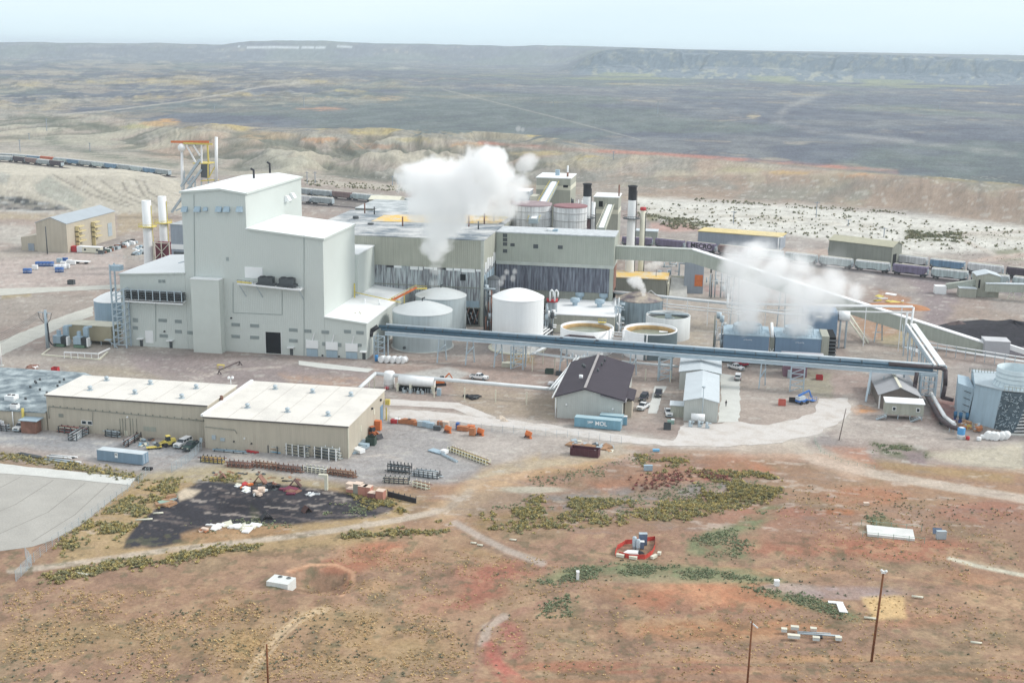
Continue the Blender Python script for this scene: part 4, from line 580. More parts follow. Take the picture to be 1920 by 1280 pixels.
# roof litter: stains, stubs
for x,y,h_ in ((755,424,3.5),(897,430,3),(908,420,4),(926,415,3),(879,425,4),(702,402,3),(684,400,4),(667,410,1),(695,421,.6)):
    X,Y=g(x,y,30.9); part(ob,'roof_stub',RUST if h_>3 else CHAR,lambda b:b.cyl(X,Y,30.9,30.9+h_,.28 if h_>2 else 1.2,8))
part(ob,'roof_stack',GALV,lambda b:b.cyl(-95,452,30.8,37,.5,10)); part(ob,'yellow_roof_patch',ORR,lambda b:b.prism([(-128,440),(-80,446),(-79,468),(-100,469),(-128,458)],30.95,31.0)); part(ob,'roof_kerb',YEL,lambda b:b.box(-92,-79,462,462.5,31,31.8)); 
# east block
eb=thing('crusher_building','long block with three square louvres above a dark salt stained wall','building',(-56,430,0)); ex0,ex1,ey0,ey1,ez=-77.6,-34.2,429.4,444,30.2
we=part(eb,'upper_wall',GALL,lambda b:b.box(ex0,ex1,ey0,ey1,19.8,ez)); part(eb,'stained_wall',CONCS,lambda b:b.box(ex0+.1,ex1-1.4,ey0+.3,ey1,9.5,18.6)); part(eb,'base_wall',OLIVED,lambda b:b.box(ex0+.1,ex1-.1,ey0+.6,ey1,3.4,9.5)); part(eb,'band',mat('pale_band',A(196,202,196)),lambda b:b.box(ex0,ex1-.05,ey0-.05,ey1,18.6,19.8)); part(eb,'roof',mat('snowy_roof',A(206,212,216),.7,.06,.6,col2=A(186,192,196)),slabroof,ex0,ex1,ey0,ey1,ez,ez,.4,.3); part(eb,'side_wall',RUST,lambda b:b.box(ex1-1.3,ex1-.1,ey0+.4,ey1,0,18.6)); part(eb,'corner_column',GALL,lambda b:b.box(ex1-1.4,ex1,ey0-.1,ey0+.6,0,18.6)); part(eb,'open_bay',DARK,lambda b:b.box(ex0+.2,ex1-2,ey0+.9,ey1,0,3.4))
for x0,y0,x1,y1 in ((957,456,965,462),(1000,458,1009,466),(1046,460,1055,467)): pxpatch(eb,we,'louvre',CHAR,x0,y0,x1,y1,ey0)
for y in (438,446,454,467): pxpatch(eb,we,'small_sign',CHAR,943,y,951,y+7,ey0,.06)
part(eb,'roof_stack',WHITE,lambda b:b.cyl(-58.5,436,30.6,31.6,1.4,12)); part(eb,'roof_box',BLUEL,lambda b:b.cb(-57,436,30.6,2.5,2,.8))
# rust drum / white tanks between
def tank(name,label,cx,cy,r,h_,m,mr,cone=1.6,group=None,n=48,cat='tank',ring=True,stub=True):
    t=thing(name,label,cat,(cx,cy,0),0,group); t0=MB(); t0.lathe(0,0,[(r,0),(r,h_)],n); t0.build('shell',m,t)
    b=MB(); b.lathe(0,0,[(r+.12,h_-.15),(r+.12,h_+.05),(r*.97,h_+.12)]+[(r*k,h_+.12+cone*(1-k**1.6)) for k in (.85,.65,.4,.2,.02)],n); b.build('roof',mr,t)
    if ring: b=MB(); b.lathe(0,0,[(r+.02,.02),(r+.6,.02),(r+.6,.25),(r+.02,.25)],n); b.build('base_ring',CONC,t)
    if stub: b=MB(); b.path([(0,0,h_+cone),(0,0,h_+cone+.9),(.9,0,h_+cone+1.3)],.22,6); b.build('vent',CHAR,t)
    return t
t1=tank('storage_tank','front pale grey tank with a low cone roof beneath the pipe bridge',-91.8,374.,9.8,12.2,TANKG,TANKR,2.8); b=MB(); b.tube((-3.6,-8.9,1.4),(-3.8,-9.7,1.4),.45,10); b.build('manhole',CHAR,t1)
t2=tank('storage_tank','rear pale grey tank half hidden behind the front grey one',-91.,397.5,8.8,12.6,TANKG,TANKR,2.4)
t3=tank('storage_tank','bright white tall tank with a domed roof in the plant centre',-60.8,378.2,8.4,17.3,TANKW,TANKW,2.7,stub=False); b=MB(); b.lathe(0,0,[(8.4,.0),(9.6,.02),(9.6,.3),(8.4,.32)],48); b.build('skirt',OFFW,t3); b=MB(); b.tube((1,-8.3,.9),(1,-9.,.9),.35,8); b.build('nozzle',CHAR,t3)
t4=tank('storage_tank','blue grey tank with a white cone roof left of the big building',-202.,377.,6.4,9.6,mat('blue_grey_tank',A(156,180,198),.5,.05,.1,streak=.12),TANKW,2.6); 
t5=tank('storage_tank','streaked blue tank with a mottled brown cone roof venting steam',-24.,428,8.2,8.6,TANKB,mat('mottled_cone',A(186,176,160),.9,.2,.2,col2=A(112,104,112),mix2=.5),2.4,stub=False)
t6=tank('silo','slim streaked steel column with a red top ring beside the white tank',-53.4,407.,1.8,11.2,mat('streaked_steel',A(176,186,192),.5,.2,.4,streak=.5),CHAR,.3,stub=False,ring=False,cat='silo'); b=MB(); b.lathe(0,0,[(1.85,10.2),(2.0,10.2),(2.0,11.4),(1.85,11.4)],24); b.build('top_ring',REDP,t6)
t7=tank('storage_tank','grey domed vessel hidden behind the bright white tank',-66.5,400,6.5,11,mat('dusty_vessel',A(150,156,162),.8,.2,.4,streak=.4),mat('dusty_top',A(190,194,196),.8,.15,.4),1.4,stub=False)
t8=tank('silo','grey conical bin on legs at the corner of the old plant','' and 0 or -74.6,409,2.2,17,mat('dusty_vessel',0),CHAR,1.,stub=False,ring=False,cat='silo')
for x in (1022,1027): pass
cp=thing('vent_bend','pair of white curved vent pipes behind the white tank','pipe',(-51.5,399,0)); 
for dx in (-1.6,0): part(cp,'bend',WHITE,lambda b:b.path([(-51.5+dx,399,12),(-51.5+dx,399,15.2),(-51+dx,399,15.9),(-50.4+dx,399,15.2),(-50.4+dx,399,13.5)],.28,6))
def thick(label,cx,cy,r,h_,m,inner,wl,extra=None,grp='open topped round basins'):
    t=thing('settling_tank',label,'tank',(cx,cy,0),0,grp); n=56
    b=MB(); b.lathe(0,0,[(r,0),(r,h_),(r-.45,h_),(r-.45,.5)],n); b.build('shell',m,t)
    b=MB(); b.lathe(0,0,[(r-.47,h_-.7),(r-1.2,h_-.7),(r-1.2,h_-1.5),(r-1.22,wl)],n); b.build('launder',inner,t)
    b=MB(); b.lathe(0,0,[(r-1.2,wl),(.02,wl+.02)],n,False); b.build('water',WATER,t); return t
OCH=mat('ochre_staining',A(196,164,116),.8,.2,.5)
k1=thick('open tank with ochre rim and a small yellow railing, left of the two front ones',-38.2,380.,8.7,8.1,TANKW,OCH,6.4); b=MB(); b.cb(4.2,7.0,8.1,2.6,1.2,.2); [b.beam((3.+i*.85,6.6,8.2),(3.+i*.85,6.6,9.4),.12,.12) for i in range(4)]; b.beam((3.,6.6,9.4),(5.6,6.6,9.4),.12,.12); b.build('railing',YEL,k1)
k2=thick('open tank with ochre rim and a dark painted right half',-17.6,380.,8.6,8.5,TANKW,OCH,6.6); n=24; b=MB(); r_=8.66
b.add([(r_*math.cos(a),r_*math.sin(a),z) for z in (.0,8.3) for a in np.linspace(-math.radians(100),math.radians(30),n)],[(i,i+1,n+i+1,n+i) for i in range(n-1)],True); b.build('dark_panel',mat('dark_grey_green_paint',A(110,126,132),.6,.08,.2),k2); b=MB(); b.path([(-.6,-9.,.4),(-.6,-9.,8.),(-.6,-8.4,8.4)],.22,6); b.build('riser_pipe',WHITE,k2); b=MB(); b.box(2.6,5.4,3.4,5.2,6.7,6.8); b.build('float_panel',WHITE,k2)
k3=thick('white open tank with machinery inside, behind and right of the dark half one',-13.,406.,7.6,7.8,mat('off_white_tank',A(216,220,220),.6,.06,.2,streak=.1),CHAR,6.2); b=MB(); b.box(-7.,7.,-.5,.5,8.,8.4); b.beam((0,-.5,6.8),(2,-5.5,8),.5,.4); b.cb(0,0,6.6,2.2,2.2,1.8); b.build('rake_bridge',GALV,k3)
# white roofed pump building
wb=thing('pump_building','building with a bright white roof carrying four round fans','building',(-42,404,0)); wwb=part(wb,'wall',OLIVE,lambda b:b.box(-53.2,-31.3,404,435,0,6.3)); part(wb,'roof',ROOFW,slabroof,-53.2,-31.3,404,435,6.3,6.3,.35,.3); sub(wb,wwb,'panel',OFFW,lambda b:b.box(-52,-47.5,403.9,404,0,2.8))
for x,y in ((1078,567),(1124,570),(1087,556),(1132,558)):
    X,Y=g(x,y+5,6.7); f_=part(wb,'roof_fan',BLUEL,lambda b:b.lathe(X,Y,[(.9,6.6),(.9,7.6),(1.7,8.),(1.75,9.2),(1.2,9.4),(.05,9.3)],16)); 
part(wb,'side_pipes',WHITE,lambda b:(b.tube((-30.6,405,6.8),(-30.4,433,6.9),.3,8),b.tube((-29.6,405,0),(-29.6,405,7.6),.3,8),b.tube((-30.6,405,4.5),(-29.6,401,4.5),.2,6)))
# orange roofed house, gable shed, gravel bin
oh=thing('low_plant_house','low olive building with a yellow orange stained roof','building',(-26,476,0)); part(oh,'wall',OLIVED,lambda b:b.box(-37.5,-16.6,476,490,0,7.)); part(oh,'roof',mat('yellow_stained_roof',0),slabroof,-37.5,-16.6,476,490,7.0,7.,.3,.6); part(oh,'mast',CHAR,lambda b:b.cyl(-21,480,7.2,10.2,.1,6))
gs=thing('gabled_shed','small grey gabled shed with an orange brown patch near its corner','shed',(-5,480,0)); a=at(1282,535,486); c=at(1318,540,486); x0,x1=a[0],c[0]; zt=at(1282,492,486)[1]; zp=at(1301,486,486)[1]; wgs,_r=gable(gs,x0,x1,486,506,0,zt,zp,'y',GREYB,ROOFW,.3,.2); pxpatch(gs,wgs,'orange_door',ORA,1303,515,1317,537,486,.1)
bz=thing('gravel_bin','grey sloping gravel heap held by pale walls beside the orange roofed building','bin',(-13,482,0)); part(bz,'bin_wall',OFFW,lambda b:(b.box(-16.3,-15.6,478,492,0,5),b.box(-15.6,-8.4,491.5,492,0,6))); part(bz,'gravel',mat('pale_gravel',A(196,196,192),.95,.15,.5,bump=.5),lambda b:b.hexa([(-15.6,478,0),(-8.2,478,0),(-8.2,491.4,0),(-15.6,491.4,0)],[(-15.4,478.6,.2),(-8.4,478.6,.1),(-8.6,491.2,5),(-15.2,491.2,5.6)]))
# conveyor gallery
cg=thing('conveyor_gallery','long enclosed conveyor gallery leaving the old plant and descending to the ground at right','conveyor',(-34,436,0))
zg0,zg1=at(1153,478,436)[1],at(1153,460,436)[1]
part(cg,'level_gallery',GALL,lambda b:b.box(-34.1,-6.3,434.6,437.4,21.3,26.)); part(cg,'roof',MATS['pale_band'],lambda b:b.box(-34.1,-6.3,434.4,437.5,26.,26.25))
p0=(-6.3,436.); p1=(91.,407.); 
def gal(b,zt0,zt1,th,wd=1.3,ex=0.):
    d=Vector((p1[0]-p0[0],p1[1]-p0[1],0)).normalized(); nn=Vector((-d.y,d.x,0))*(wd+ex); A0=Vector((*p0,0)); A1=Vector((*p1,0))
    bt=[A0-nn+Vector((0,0,zt0-th)),A1-nn+Vector((0,0,zt1-th)),A1+nn+Vector((0,0,zt1-th)),A0+nn+Vector((0,0,zt0-th))]; tp=[A0-nn+Vector((0,0,zt0)),A1-nn+Vector((0,0,zt1)),A1+nn+Vector((0,0,zt1)),A0+nn+Vector((0,0,zt0))]
    b.hexa([tuple(v) for v in bt],[tuple(v) for v in tp])
part(cg,'sloping_gallery',GALL,lambda b:gal(b,26.,3.6,4.7)); part(cg,'sloping_roof',ROOFW,lambda b:gal(b,26.35,3.95,.34,1.2,.3))
for k in range(1,5): 
    t_=k/6.; X=p0[0]+(p1[0]-p0[0])*t_; Y=p0[1]+(p1[1]-p0[1])*t_; zz=21.3-22.4*t_
    if zz>1.5: part(cg,'trestle',GALV,lambda b:(b.beam((X-1.5,Y-1.5,0),(X-.8,Y,zz),.4,.4),b.beam((X+1.5,Y+1.5,0),(X+.8,Y,zz),.4,.4),b.beam((X-1,Y,zz*.5),(X+1,Y,zz*.5),.25,.25)))
tb=thing('transfer_block','grey concrete block where the long conveyor reaches the ground','building',(93,404,0)); a=g(1840,663); part(tb,'wall',mat('grey_block',A(184,186,192),.8,.06,.2,fine=.06),lambda b:b.box(a[0]+.2,a[0]+8,403,409.5,0,5.)); part(tb,'roof',mat('grey_block_top',A(204,206,210)),lambda b:b.box(a[0]+.1,a[0]+8.1,402.9,409.6,5.,5.2)); part(tb,'outgoing_conveyor',WHITE,lambda b:b.beam((a[0]+8,405,3.2),(a[0]+26,399,-1),1.4,1.6))
# silos, tower houses, inclined conveyors
for i,(xl,xr_,lab) in enumerate(((958,1034,'left pale banded silo behind the long plant block'),(1037,1100,'right pale banded silo with a reddish rim beside the black capped stack'))):
    Yc=468.; a=at(xl,420,Yc)[0]; c=at(xr_,420,Yc)[0]; r_=(c-a)/2; cx=(a+c)/2; zt=ht(388 if i==0 else 391,cx,Yc-r_)
    s_=thing('silo',lab,'silo',(cx,Yc,0),0,'pair of banded silos'); b=MB(); b.lathe(0,0,[(r_,0),(r_,zt)],48); b.build('shell',SILO,s_); b=MB(); b.lathe(0,0,[(r_+.1,zt),(r_+.1,zt+.5),(r_*.9,zt+.55),(.05,zt+.7)],48); b.build('roof',mat('silo_top',A(168,152,156),.9,.2,.3) if i==0 else mat('silo_top_red',A(158,120,124),.9,.2,.3),s_)
    for k in range(5): b=MB(); b.lathe(0,0,[(r_+.04,zt-2-k*3.),(r_+.16,zt-2-k*3.),(r_+.16,zt-2.25-k*3.),(r_+.04,zt-2.25-k*3.)],48); b.build('hoop',mat('hoop_grey',A(196,196,196)),s_)
def tower(label,px0,px1,pyt,Y,dep,lab2,bandpy,side=None):
    a=at(px0,pyt,Y); c=at(px1,pyt+3,Y); x0,x1,z=a[0],c[0],(a[1]+c[1])/2
    t=thing('screening_tower',label,'tower',((x0+x1)/2,Y,0)); w_=part(t,'wall',OLIVE,lambda b:b.box(x0,x1,Y,Y+dep,0,z)); part(t,'roof',ROOFW,slabroof,x0,x1,Y,Y+dep,z,z,.4,.3); zb=at(px0,bandpy,Y)[1]
    sub(t,w_,'pale_band',OFFW,lambda b:b.box(x0-.06,x1+.06,Y-.06,Y+dep+.06,zb-2.,zb)); return t,w_,x0,x1,z
tw1,wt1,x0,x1,z=tower('taller olive tower house with a white roof, blue roof unit and thin flue',1006,1070,333,560,22,0,347); pxpatch(tw1,wt1,'broken_window',DARK,1056,347,1065,352,560,.15); part(tw1,'roof_unit',BLUEL,lambda b:b.cb(x0+8.5,571,z+.4,1.9,1.9,2.6)); part(tw1,'flue',WHITE,lambda b:b.cyl(x1-2.2,566,z+.4,z+5.6,.42,8)); part(tw1,'flue_base',RUST,lambda b:b.cyl(x1-2.2,566,z+.4,z+2.4,.5,8))
tw2,wt2,x0,x1,z=tower('shorter olive tower house between the two black capped stacks',1114,1160,369,548,16,0,392); pxpatch(tw2,wt2,'window',DARK,1123,377,1130,388,548,.1); part(tw2,'flue',RUST,lambda b:b.cyl(x0+11,552,z+.4,z+5.6,.35,8))
def incl(label,a,c,wd,m,rail):
    t=thing('inclined_conveyor',label,'conveyor',a); part(t,'gantry',m,lambda b:b.beam(a,c,wd,1.8)); 
    part(t,'railing',rail,lambda b:[b.beam(Vector(a)+Vector((s_*wd*.6,0,1.4)),Vector(c)+Vector((s_*wd*.6,0,1.4)),.15,.15) for s_ in (-1,1)]+[b.beam(Vector(a).lerp(Vector(c),k/14)+Vector((s_*wd*.6,0,0)),Vector(a).lerp(Vector(c),k/14)+Vector((s_*wd*.6,0,1.5)),.12,.12) for k in range(15) for s_ in (-1,1)])
    part(t,'belt_cover',ROOFW,lambda b:b.beam(Vector(a)+Vector((0,0,1.05)),Vector(c)+Vector((0,0,1.05)),wd*.6,.3)); return t
q=at(1039,345,559); q2=at(1000,415,455); incl('pale inclined conveyor rising between the silos to the taller tower house',(q2[0],455,q2[1]),(q[0],559,q[1]),3.6,GALV,YEL)
q=at(1144,388,547); q2=at(1127,432,446); incl('short inclined conveyor rising to the shorter tower house',(q2[0],446,q2[1]),(q[0],547,q[1]),3.0,MATS['gallery_siding'],OFFW)
bx_=thing('duct_box','dark grey box house beside the taller tower in the steam','building',(-93,540,0)); a=at(978,382,540); c=at(992,360,540); part(bx_,'wall',GREYB,lambda b:b.box(a[0]-3,c[0],540,552,0,c[1])); part(bx_,'roof',ROOFW,slabroof,a[0]-3,c[0],540,552,c[1],c[1],.3,.2); part(bx_,'side_block',OFFW,lambda b:b.box(c[0]+.3,c[0]+3.6,541,550,0,c[1]-2.))
# stacks
def stack(label,px,pyt,pyb,Y,wpx,m,cap=0,plat=None,platm=CHAR,dark=None,grp=None,base=0,red=False):
    a=at(px,pyt,Y); X,z=a; sc=F/(X*_fw[0]+Y*_fw[1]+(z-H)*_fw[2]); r_=wpx/2/sc; t=thing('chimney_stack',label,'stack',(X,Y,0),0,grp)
    zz=z-cap/sc; b=MB(); b.lathe(0,0,[(r_*1.25,base),(r_*1.05,base+(z-base)*.5),(r_,zz)]+([] if cap else [(r_*.75,zz),(r_*.7,zz-2)]),24); b.build('shaft',m,t)
    if cap: b=MB(); b.lathe(0,0,[(r_*1.03,zz-.02),(r_*1.03,z-.7),(r_*1.22,z-.5),(r_*1.22,z),(r_*.9,z),(r_*.88,z-3)],24); b.build('black_cap',BLACK,t)
    if red: b=MB(); b.lathe(0,0,[(r_*1.05,z-1),(r_*1.3,z-.6),(r_*1.1,z+.3),(.1,z+.4)],16); b.build('red_cap',REDP,t)
    if plat:
        zp=ht(plat,X,Y); b=MB(); b.lathe(0,0,[(r_*1.05,zp),(r_+1.9,zp),(r_+1.9,zp+.25),(r_*1.05,zp+.25)],20); pl_=b.build('platform',platm,t); b=MB(); b.lathe(0,0,[(r_+1.88,zp+1.1),(r_+1.95,zp+1.1),(r_+1.95,zp+1.25),(r_+1.88,zp+1.25)],20)
        for i in range(10): b.beam(((r_+1.9)*math.cos(i*.628),(r_+1.9)*math.sin(i*.628),zp),((r_+1.9)*math.cos(i*.628),(r_+1.9)*math.sin(i*.628),zp+1.2),.1,.1)
        b.build('railing',platm,pl_)
        if dark: b=MB(); b.lathe(0,0,[(r_*1.12,base),(r_*1.12,zp)],24); b.build('rusty_lower_shaft',dark,t)
    b=MB(); b.beam((r_*1.3,-.3,base),(r_*1.15,-.3,z-2),.25,.25); b.build('ladder',platm,t); return t
stack('black capped stack with a rust brown lower shaft, left of the two',1101.5,344,440,500,14.5,WHITE,24,409,CHAR,mat('dark_rust_shaft',A(108,84,88),.8,.15,.4),'black capped stacks')
stack('black capped white stack nearest the gallery, right of the two',1186.5,348,500,490,15,WHITE,27,410,CHAR,None,'black capped stacks')
stack('plain white stack close beside the rusty shafted one',1112.5,379,440,505,8.5,WHITE,0)
stack('slender white stack with a red top',1206,390,500,492,9.5,OFFW,0,red=True)
stack('white stack with a yellow walkway, left and nearer of the pair',274,376,500,472,17,WHITE,0,425,YEL,grp='white stacks with yellow walkways')
stack('white stack with a yellow walkway, right of the pair by the big building',303.5,368,500,486,15.5,WHITE,0,418,YEL,grp='white stacks with yellow walkways')
rd=thing('braced_tower','dark red equipment box inside a white braced frame behind the white stacks','frame',(-224,462,0)); a=at(290,487,470); c=at(318,456,470); part(rd,'equipment',mat('dark_red_box',A(120,60,72)),lambda b:b.box(a[0]+.6,c[0]-.4,470,474,a[1],c[1])); part(rd,'frame',OFFW,lambda b:[b.beam((x,469.5,0),(x,469.5,c[1]+.5),.35,.35) for x in (a[0],(a[0]+c[0])/2,c[0])]+[b.beam((a[0],469.5,c[1]),(c[0],469.5,a[1]),.25,.25),b.beam((a[0],469.5,a[1]),(c[0],469.5,c[1]),.25,.25),b.beam((a[0],469.5,c[1]),(c[0],469.5,c[1]),.25,.25),b.beam((a[0],469.5,a[1]),(c[0],469.5,a[1]),.25,.25)])
ab=thing('filter_house','grey building tucked behind the left edge of the big stepped building','building',(-205,445,0)); a=at(319,420,445); part(ab,'wall',GREYB,lambda b:b.box(a[0],a[0]+26,445,470,0,a[1]-.3)); part(ab,'roof',DUSTR,slabroof,a[0],a[0]+26,445,470,a[1]-.3,a[1]-.3,.3,.2); part(ab,'pale_band',WHITE,lambda b:b.box(a[0]-.1,a[0]+26,444.9,445,a[1]-10,a[1]-8)); part(ab,'dark_louvre',CHAR,lambda b:b.box(a[0]+1,a[0]+26,444.8,445,a[1]-20,a[1]-11))
# tan building, far left
tnb=thing('tan_warehouse','tan gabled warehouse with two stair racks on its long wall, far left','building',(-296,511,0)); wtn,_r=gable(tnb,-310.5,-295.2,511.5,558,0,13.5,16.2,'y',TANW,mat('grey_ribbed_roof',A(176,186,194),.7,.06,.15,ribs=1.2,fine=.06),.3,.3); part(tnb,'lean_to',TANW,lambda b:b.prism([(-319.5,0),(-310.55,0),(-310.55,7.6),(-319.5,6.2)],513,540,'y')); part(tnb,'roller_door',GREYB,lambda b:b.box(-316,-313,512.8,513,0,3.4)); part(tnb,'end_door',GALV,lambda b:b.box(-295.2,-295,550,554,2,8.5))
for yy in (519,534):
    s_=part(tnb,'stair_rack',mat('pale_yellow',A(222,208,160)),lambda b:[b.box(-295.1,-293.4,yy,yy+.4,0,11)]+[b.box(-295.1,-293.,yy,yy+6.5-(k%2)*1.5,4+k*2.3,4.5+k*2.3) for k in range(4)])
# extra process steelwork
def pf(name,label,parts,cat):
    t=thing(name,label,cat,parts[0][2]); 
    for nn,m,o,fn in parts: part(t,nn,m,fn)
    return t
q=lambda x,y,Y: (lambda r:(r[0],Y,r[1]))(at(x,y,Y))
pf('stair_conveyor','orange and yellow stair gangway climbing beside the two grey tanks',[('stair',ORA,q(738,570,388),lambda b:b.beam(q(729,566,386),q(781,539,392),1.1,.5)),('handrail',YEL,0,lambda b:(b.beam(q(729,561,386),q(781,534,392),.15,.15),b.beam(q(735,558,388),q(735,605,388),.5,.5),b.beam(q(758,549,389),q(758,575,389),.3,.3),b.beam(q(740,556,388),q(740,600,388),.2,.2))),('platform',YEL,0,lambda b:(b.beam(q(781,541,392),q(800,541,392),1.6,.3),b.beam(q(781,536,392),q(800,537,392),.15,.15))),('rail_post',WHITE,0,lambda b:[b.beam(q(731+k*7,566-k*3.6,386.5+k*.8),q(731+k*7,559-k*3.6,386.5+k*.8),.12,.12) for k in range(8)])],'stair')
rr=random.Random(17)
def maze(label,x0,x1,y0,y1,Y,n,ms,cat='pipework'):
    t=thing('process_pipework',label,cat,(at(x0,y1,Y)[0],Y,0)); X0,zt=at(x0,y0,Y); X1,zb=at(x1,y1,Y); zb=max(zb,0)
    for k in range(n):
        x=rr.uniform(X0,X1); z=rr.uniform(zb,zt); o_=rr.uniform(0,3); r_=rr.uniform(.08,.3); kind=rr.random(); m=ms[rr.randrange(len(ms))]
        if kind<.4: part(t,'riser',m,lambda b:b.tube((x,Y+o_,0),(x,Y+o_,z+1),r_,6))
        elif kind<.75: part(t,'pipe',m,lambda b:b.tube((x,Y+o_,z),(min(X1+1,x+rr.uniform(1.5,5)),Y+o_,z),r_,6))
        else: part(t,'vessel',m,lambda b:b.cyl(x,Y+o_,max(0,z-1.4),z+.6,r_*3,10))
    return t
maze('dense pipework between the old plant corner and the bright white tank',906,924,540,612,396,34,[GALV,WHITE,RUST,CHAR,STEEL]); maze('dark machinery and valves right of the bright white tank',1017,1036,575,622,397,30,[GALV,CHAR,WHITE,STEEL]); maze('pipes and valves between the white roofed building and the streaked tank',1150,1164,560,622,408,26,[WHITE,GALV,STEEL]); maze('pipework under the level conveyor beside the grey gabled shed',1236,1280,488,520,494,26,[WHITE,GALV,STEEL]); maze('pipes and frames right of the grey gabled shed, partly in steam',1325,1372,500,550,478,30,[WHITE,GALV,STEEL,CHAR]); maze('pipe risers left of the blue cooling tower cells',1340,1354,585,650,386,18,[WHITE,GALV,OLIVED]); maze('pumps and pipes behind the open topped tanks under the bridge',1066,1130,668,690,366,26,[WHITE,GALV,STEEL]); maze('pipework in the dark bay under the long plant block',968,1060,560,592,427,36,[GALV,CHAR,STEEL,WHITE]); maze('machinery cluster between the silos and the taller tower house',1070,1100,375,395,520,24,[WHITE,CHAR,GALV])
# ---------------------------------------------------------------- flare/headframe tower behind the big building
Yh=640.; hd=thing('headframe','skeletal headframe with an orange yellow deck on slanted white legs','tower',(-255,Yh,0)); K=lambda x,y,Y=Yh:(lambda q:(q[0],Y,q[1]))(at(x,y,Y))
part(hd,'top_deck',ORA,lambda b:b.hexa([K(320,268),K(392,270),K(392,270,Yh+6),K(322,268,Yh+6)],[K(320,264),K(392,264),K(392,264,Yh+6),K(322,264,Yh+6)])); part(hd,'deck_edge',YEL,lambda b:b.beam(K(344,268.5,Yh-.3),K(398,270.5,Yh-.3),.8,.9))
for a,c,m in ((K(350,272),K(367,305),WHITE),(K(363,272),K(375,292),WHITE),(K(378,270),K(378,306),WHITE),(K(389,271),K(391,305),YEL)): part(hd,'leg',m,lambda b:b.beam(a,c,.75,.75))
part(hd,'lower_deck',YEL,lambda b:b.hexa([K(361,307),K(390,308),K(404,305,Yh+8),K(372,304,Yh+8)],[K(361,305.5),K(390,306.5),K(404,303.5,Yh+8),K(372,302.5,Yh+8)])); part(hd,'shaft_box',CHAR,lambda b:b.hexa([K(376.5,333),K(388,334),K(393,333,Yh+4),K(383,333,Yh+4)],[K(376.5,308),K(388,309),K(393,308,Yh+4),K(383,308,Yh+4)])); part(hd,'base_deck',YEL,lambda b:b.beam(K(377,339),K(409,337),1.2,.6))
part(hd,'brace',YEL,lambda b:(b.beam(K(389,338),K(403,312),.5,.5),b.beam(K(390,340),K(390,308),.5,.5),b.beam(K(403,305),K(404,337),.5,.5))); part(hd,'mast',WHITE,lambda b:b.tube(K(405.5,340,Yh-1),K(405.5,257,Yh-1),.85,8)); part(hd,'conveyor_truss',GALV,lambda b:(b.beam(K(375,300),K(340,350),1.6,1.4),b.beam(K(378,318),K(322,398),1.4,1.2),b.beam(K(330,395),K(345,388),1,.8),b.beam(K(363,330),K(352,345),1,1)))
part(hd,'lower_leg',GALV,lambda b:[b.beam(K(x,334),K(x-1,385),.6,.6) for x in (366,378,391,403)])
lm=thing('leg_mast','white mast with a round ball tip left of the headframe','mast',K(341,385)); part(lm,'mast',WHITE,lambda b:b.tube(K(342.5,380),K(341,281),.9,8,r2=.7)); part(lm,'ball_tip',WHITE,lambda b:b.ball(K(341,277),2.3,12,8)); part(lm,'brace',GALV,lambda b:(b.beam(K(347,335),K(362,353),.6,.6),b.beam(K(346,320),K(345,375),.4,.4),b.beam(K(342,310),K(346,350),.3,.3)))
# ---------------------------------------------------------------- cooling towers
def cell(label,x0,x1,y0,y1,h_,grp):
    t=thing('cooling_tower',label,'cooling tower',((x0+x1)/2,y0,0),0,grp); w_=part(t,'casing',BLUE,lambda b:b.box(x0,x1,y0,y1,3.4,h_)); part(t,'basin',CHAR,lambda b:b.box(x0-.3,x1+.3,y0+.4,y1,0,3.4)); part(t,'deck',BLUEL,lambda b:b.box(x0-.2,x1+.2,y0-.2,y1+.2,h_,h_+.25))
    part(t,'railing',BLUEL,lambda b:[b.beam((x0,y0-.1,h_+k),(x1,y0-.1,h_+k),.08,.08) for k in (.8,1.3)]+[b.beam((x0+i*(x1-x0)/9,y0-.1,h_),(x0+i*(x1-x0)/9,y0-.1,h_+1.3),.08,.08) for i in range(10)])
    cx=(x0+x1)/2+.3; cy=(y0+y1)/2-1; r_=(x1-x0)*.31; f_=part(t,'fan_stack',BLUEL,lambda b:b.lathe(cx,cy,[(r_*1.12,h_+.25),(r_*.98,h_+1.),(r_,h_+2.5),(r_*.97,h_+2.5),(r_*.95,h_+.4)],36)); sub(t,f_,'stack_rib',STEEL,lambda b:[b.beam((cx+r_*1.1*math.cos(a),cy+r_*1.1*math.sin(a),h_+.3),(cx+r_*1.02*math.cos(a),cy+r_*1.02*math.sin(a),h_+2.5),.12,.12) for a in np.linspace(0,6.28,20,endpoint=False)]); sub(t,w_,'wall_mark',WHITE,lambda b:[b.beam((cx-1.2+k*.7,y0-.06,h_-1.3+(k%2)*.25),(cx-.7+k*.7,y0-.06,h_-1.25-(k%2)*.2),.1,.12) for k in range(4)])
    return t
hc=ht(625,6,386); YC=374.; xc=[at(x,640,YC)[0] for x in (1357,1442,1454,1540)]; cell('left blue cooling tower cell steaming behind the pipe bridge',xc[0],xc[1],YC,YC+14,9.2,'blue cooling tower cells'); cell('right blue cooling tower cell steaming beside the dark louvres',xc[2],xc[3],YC,YC+14,9.2,'blue cooling tower cells')
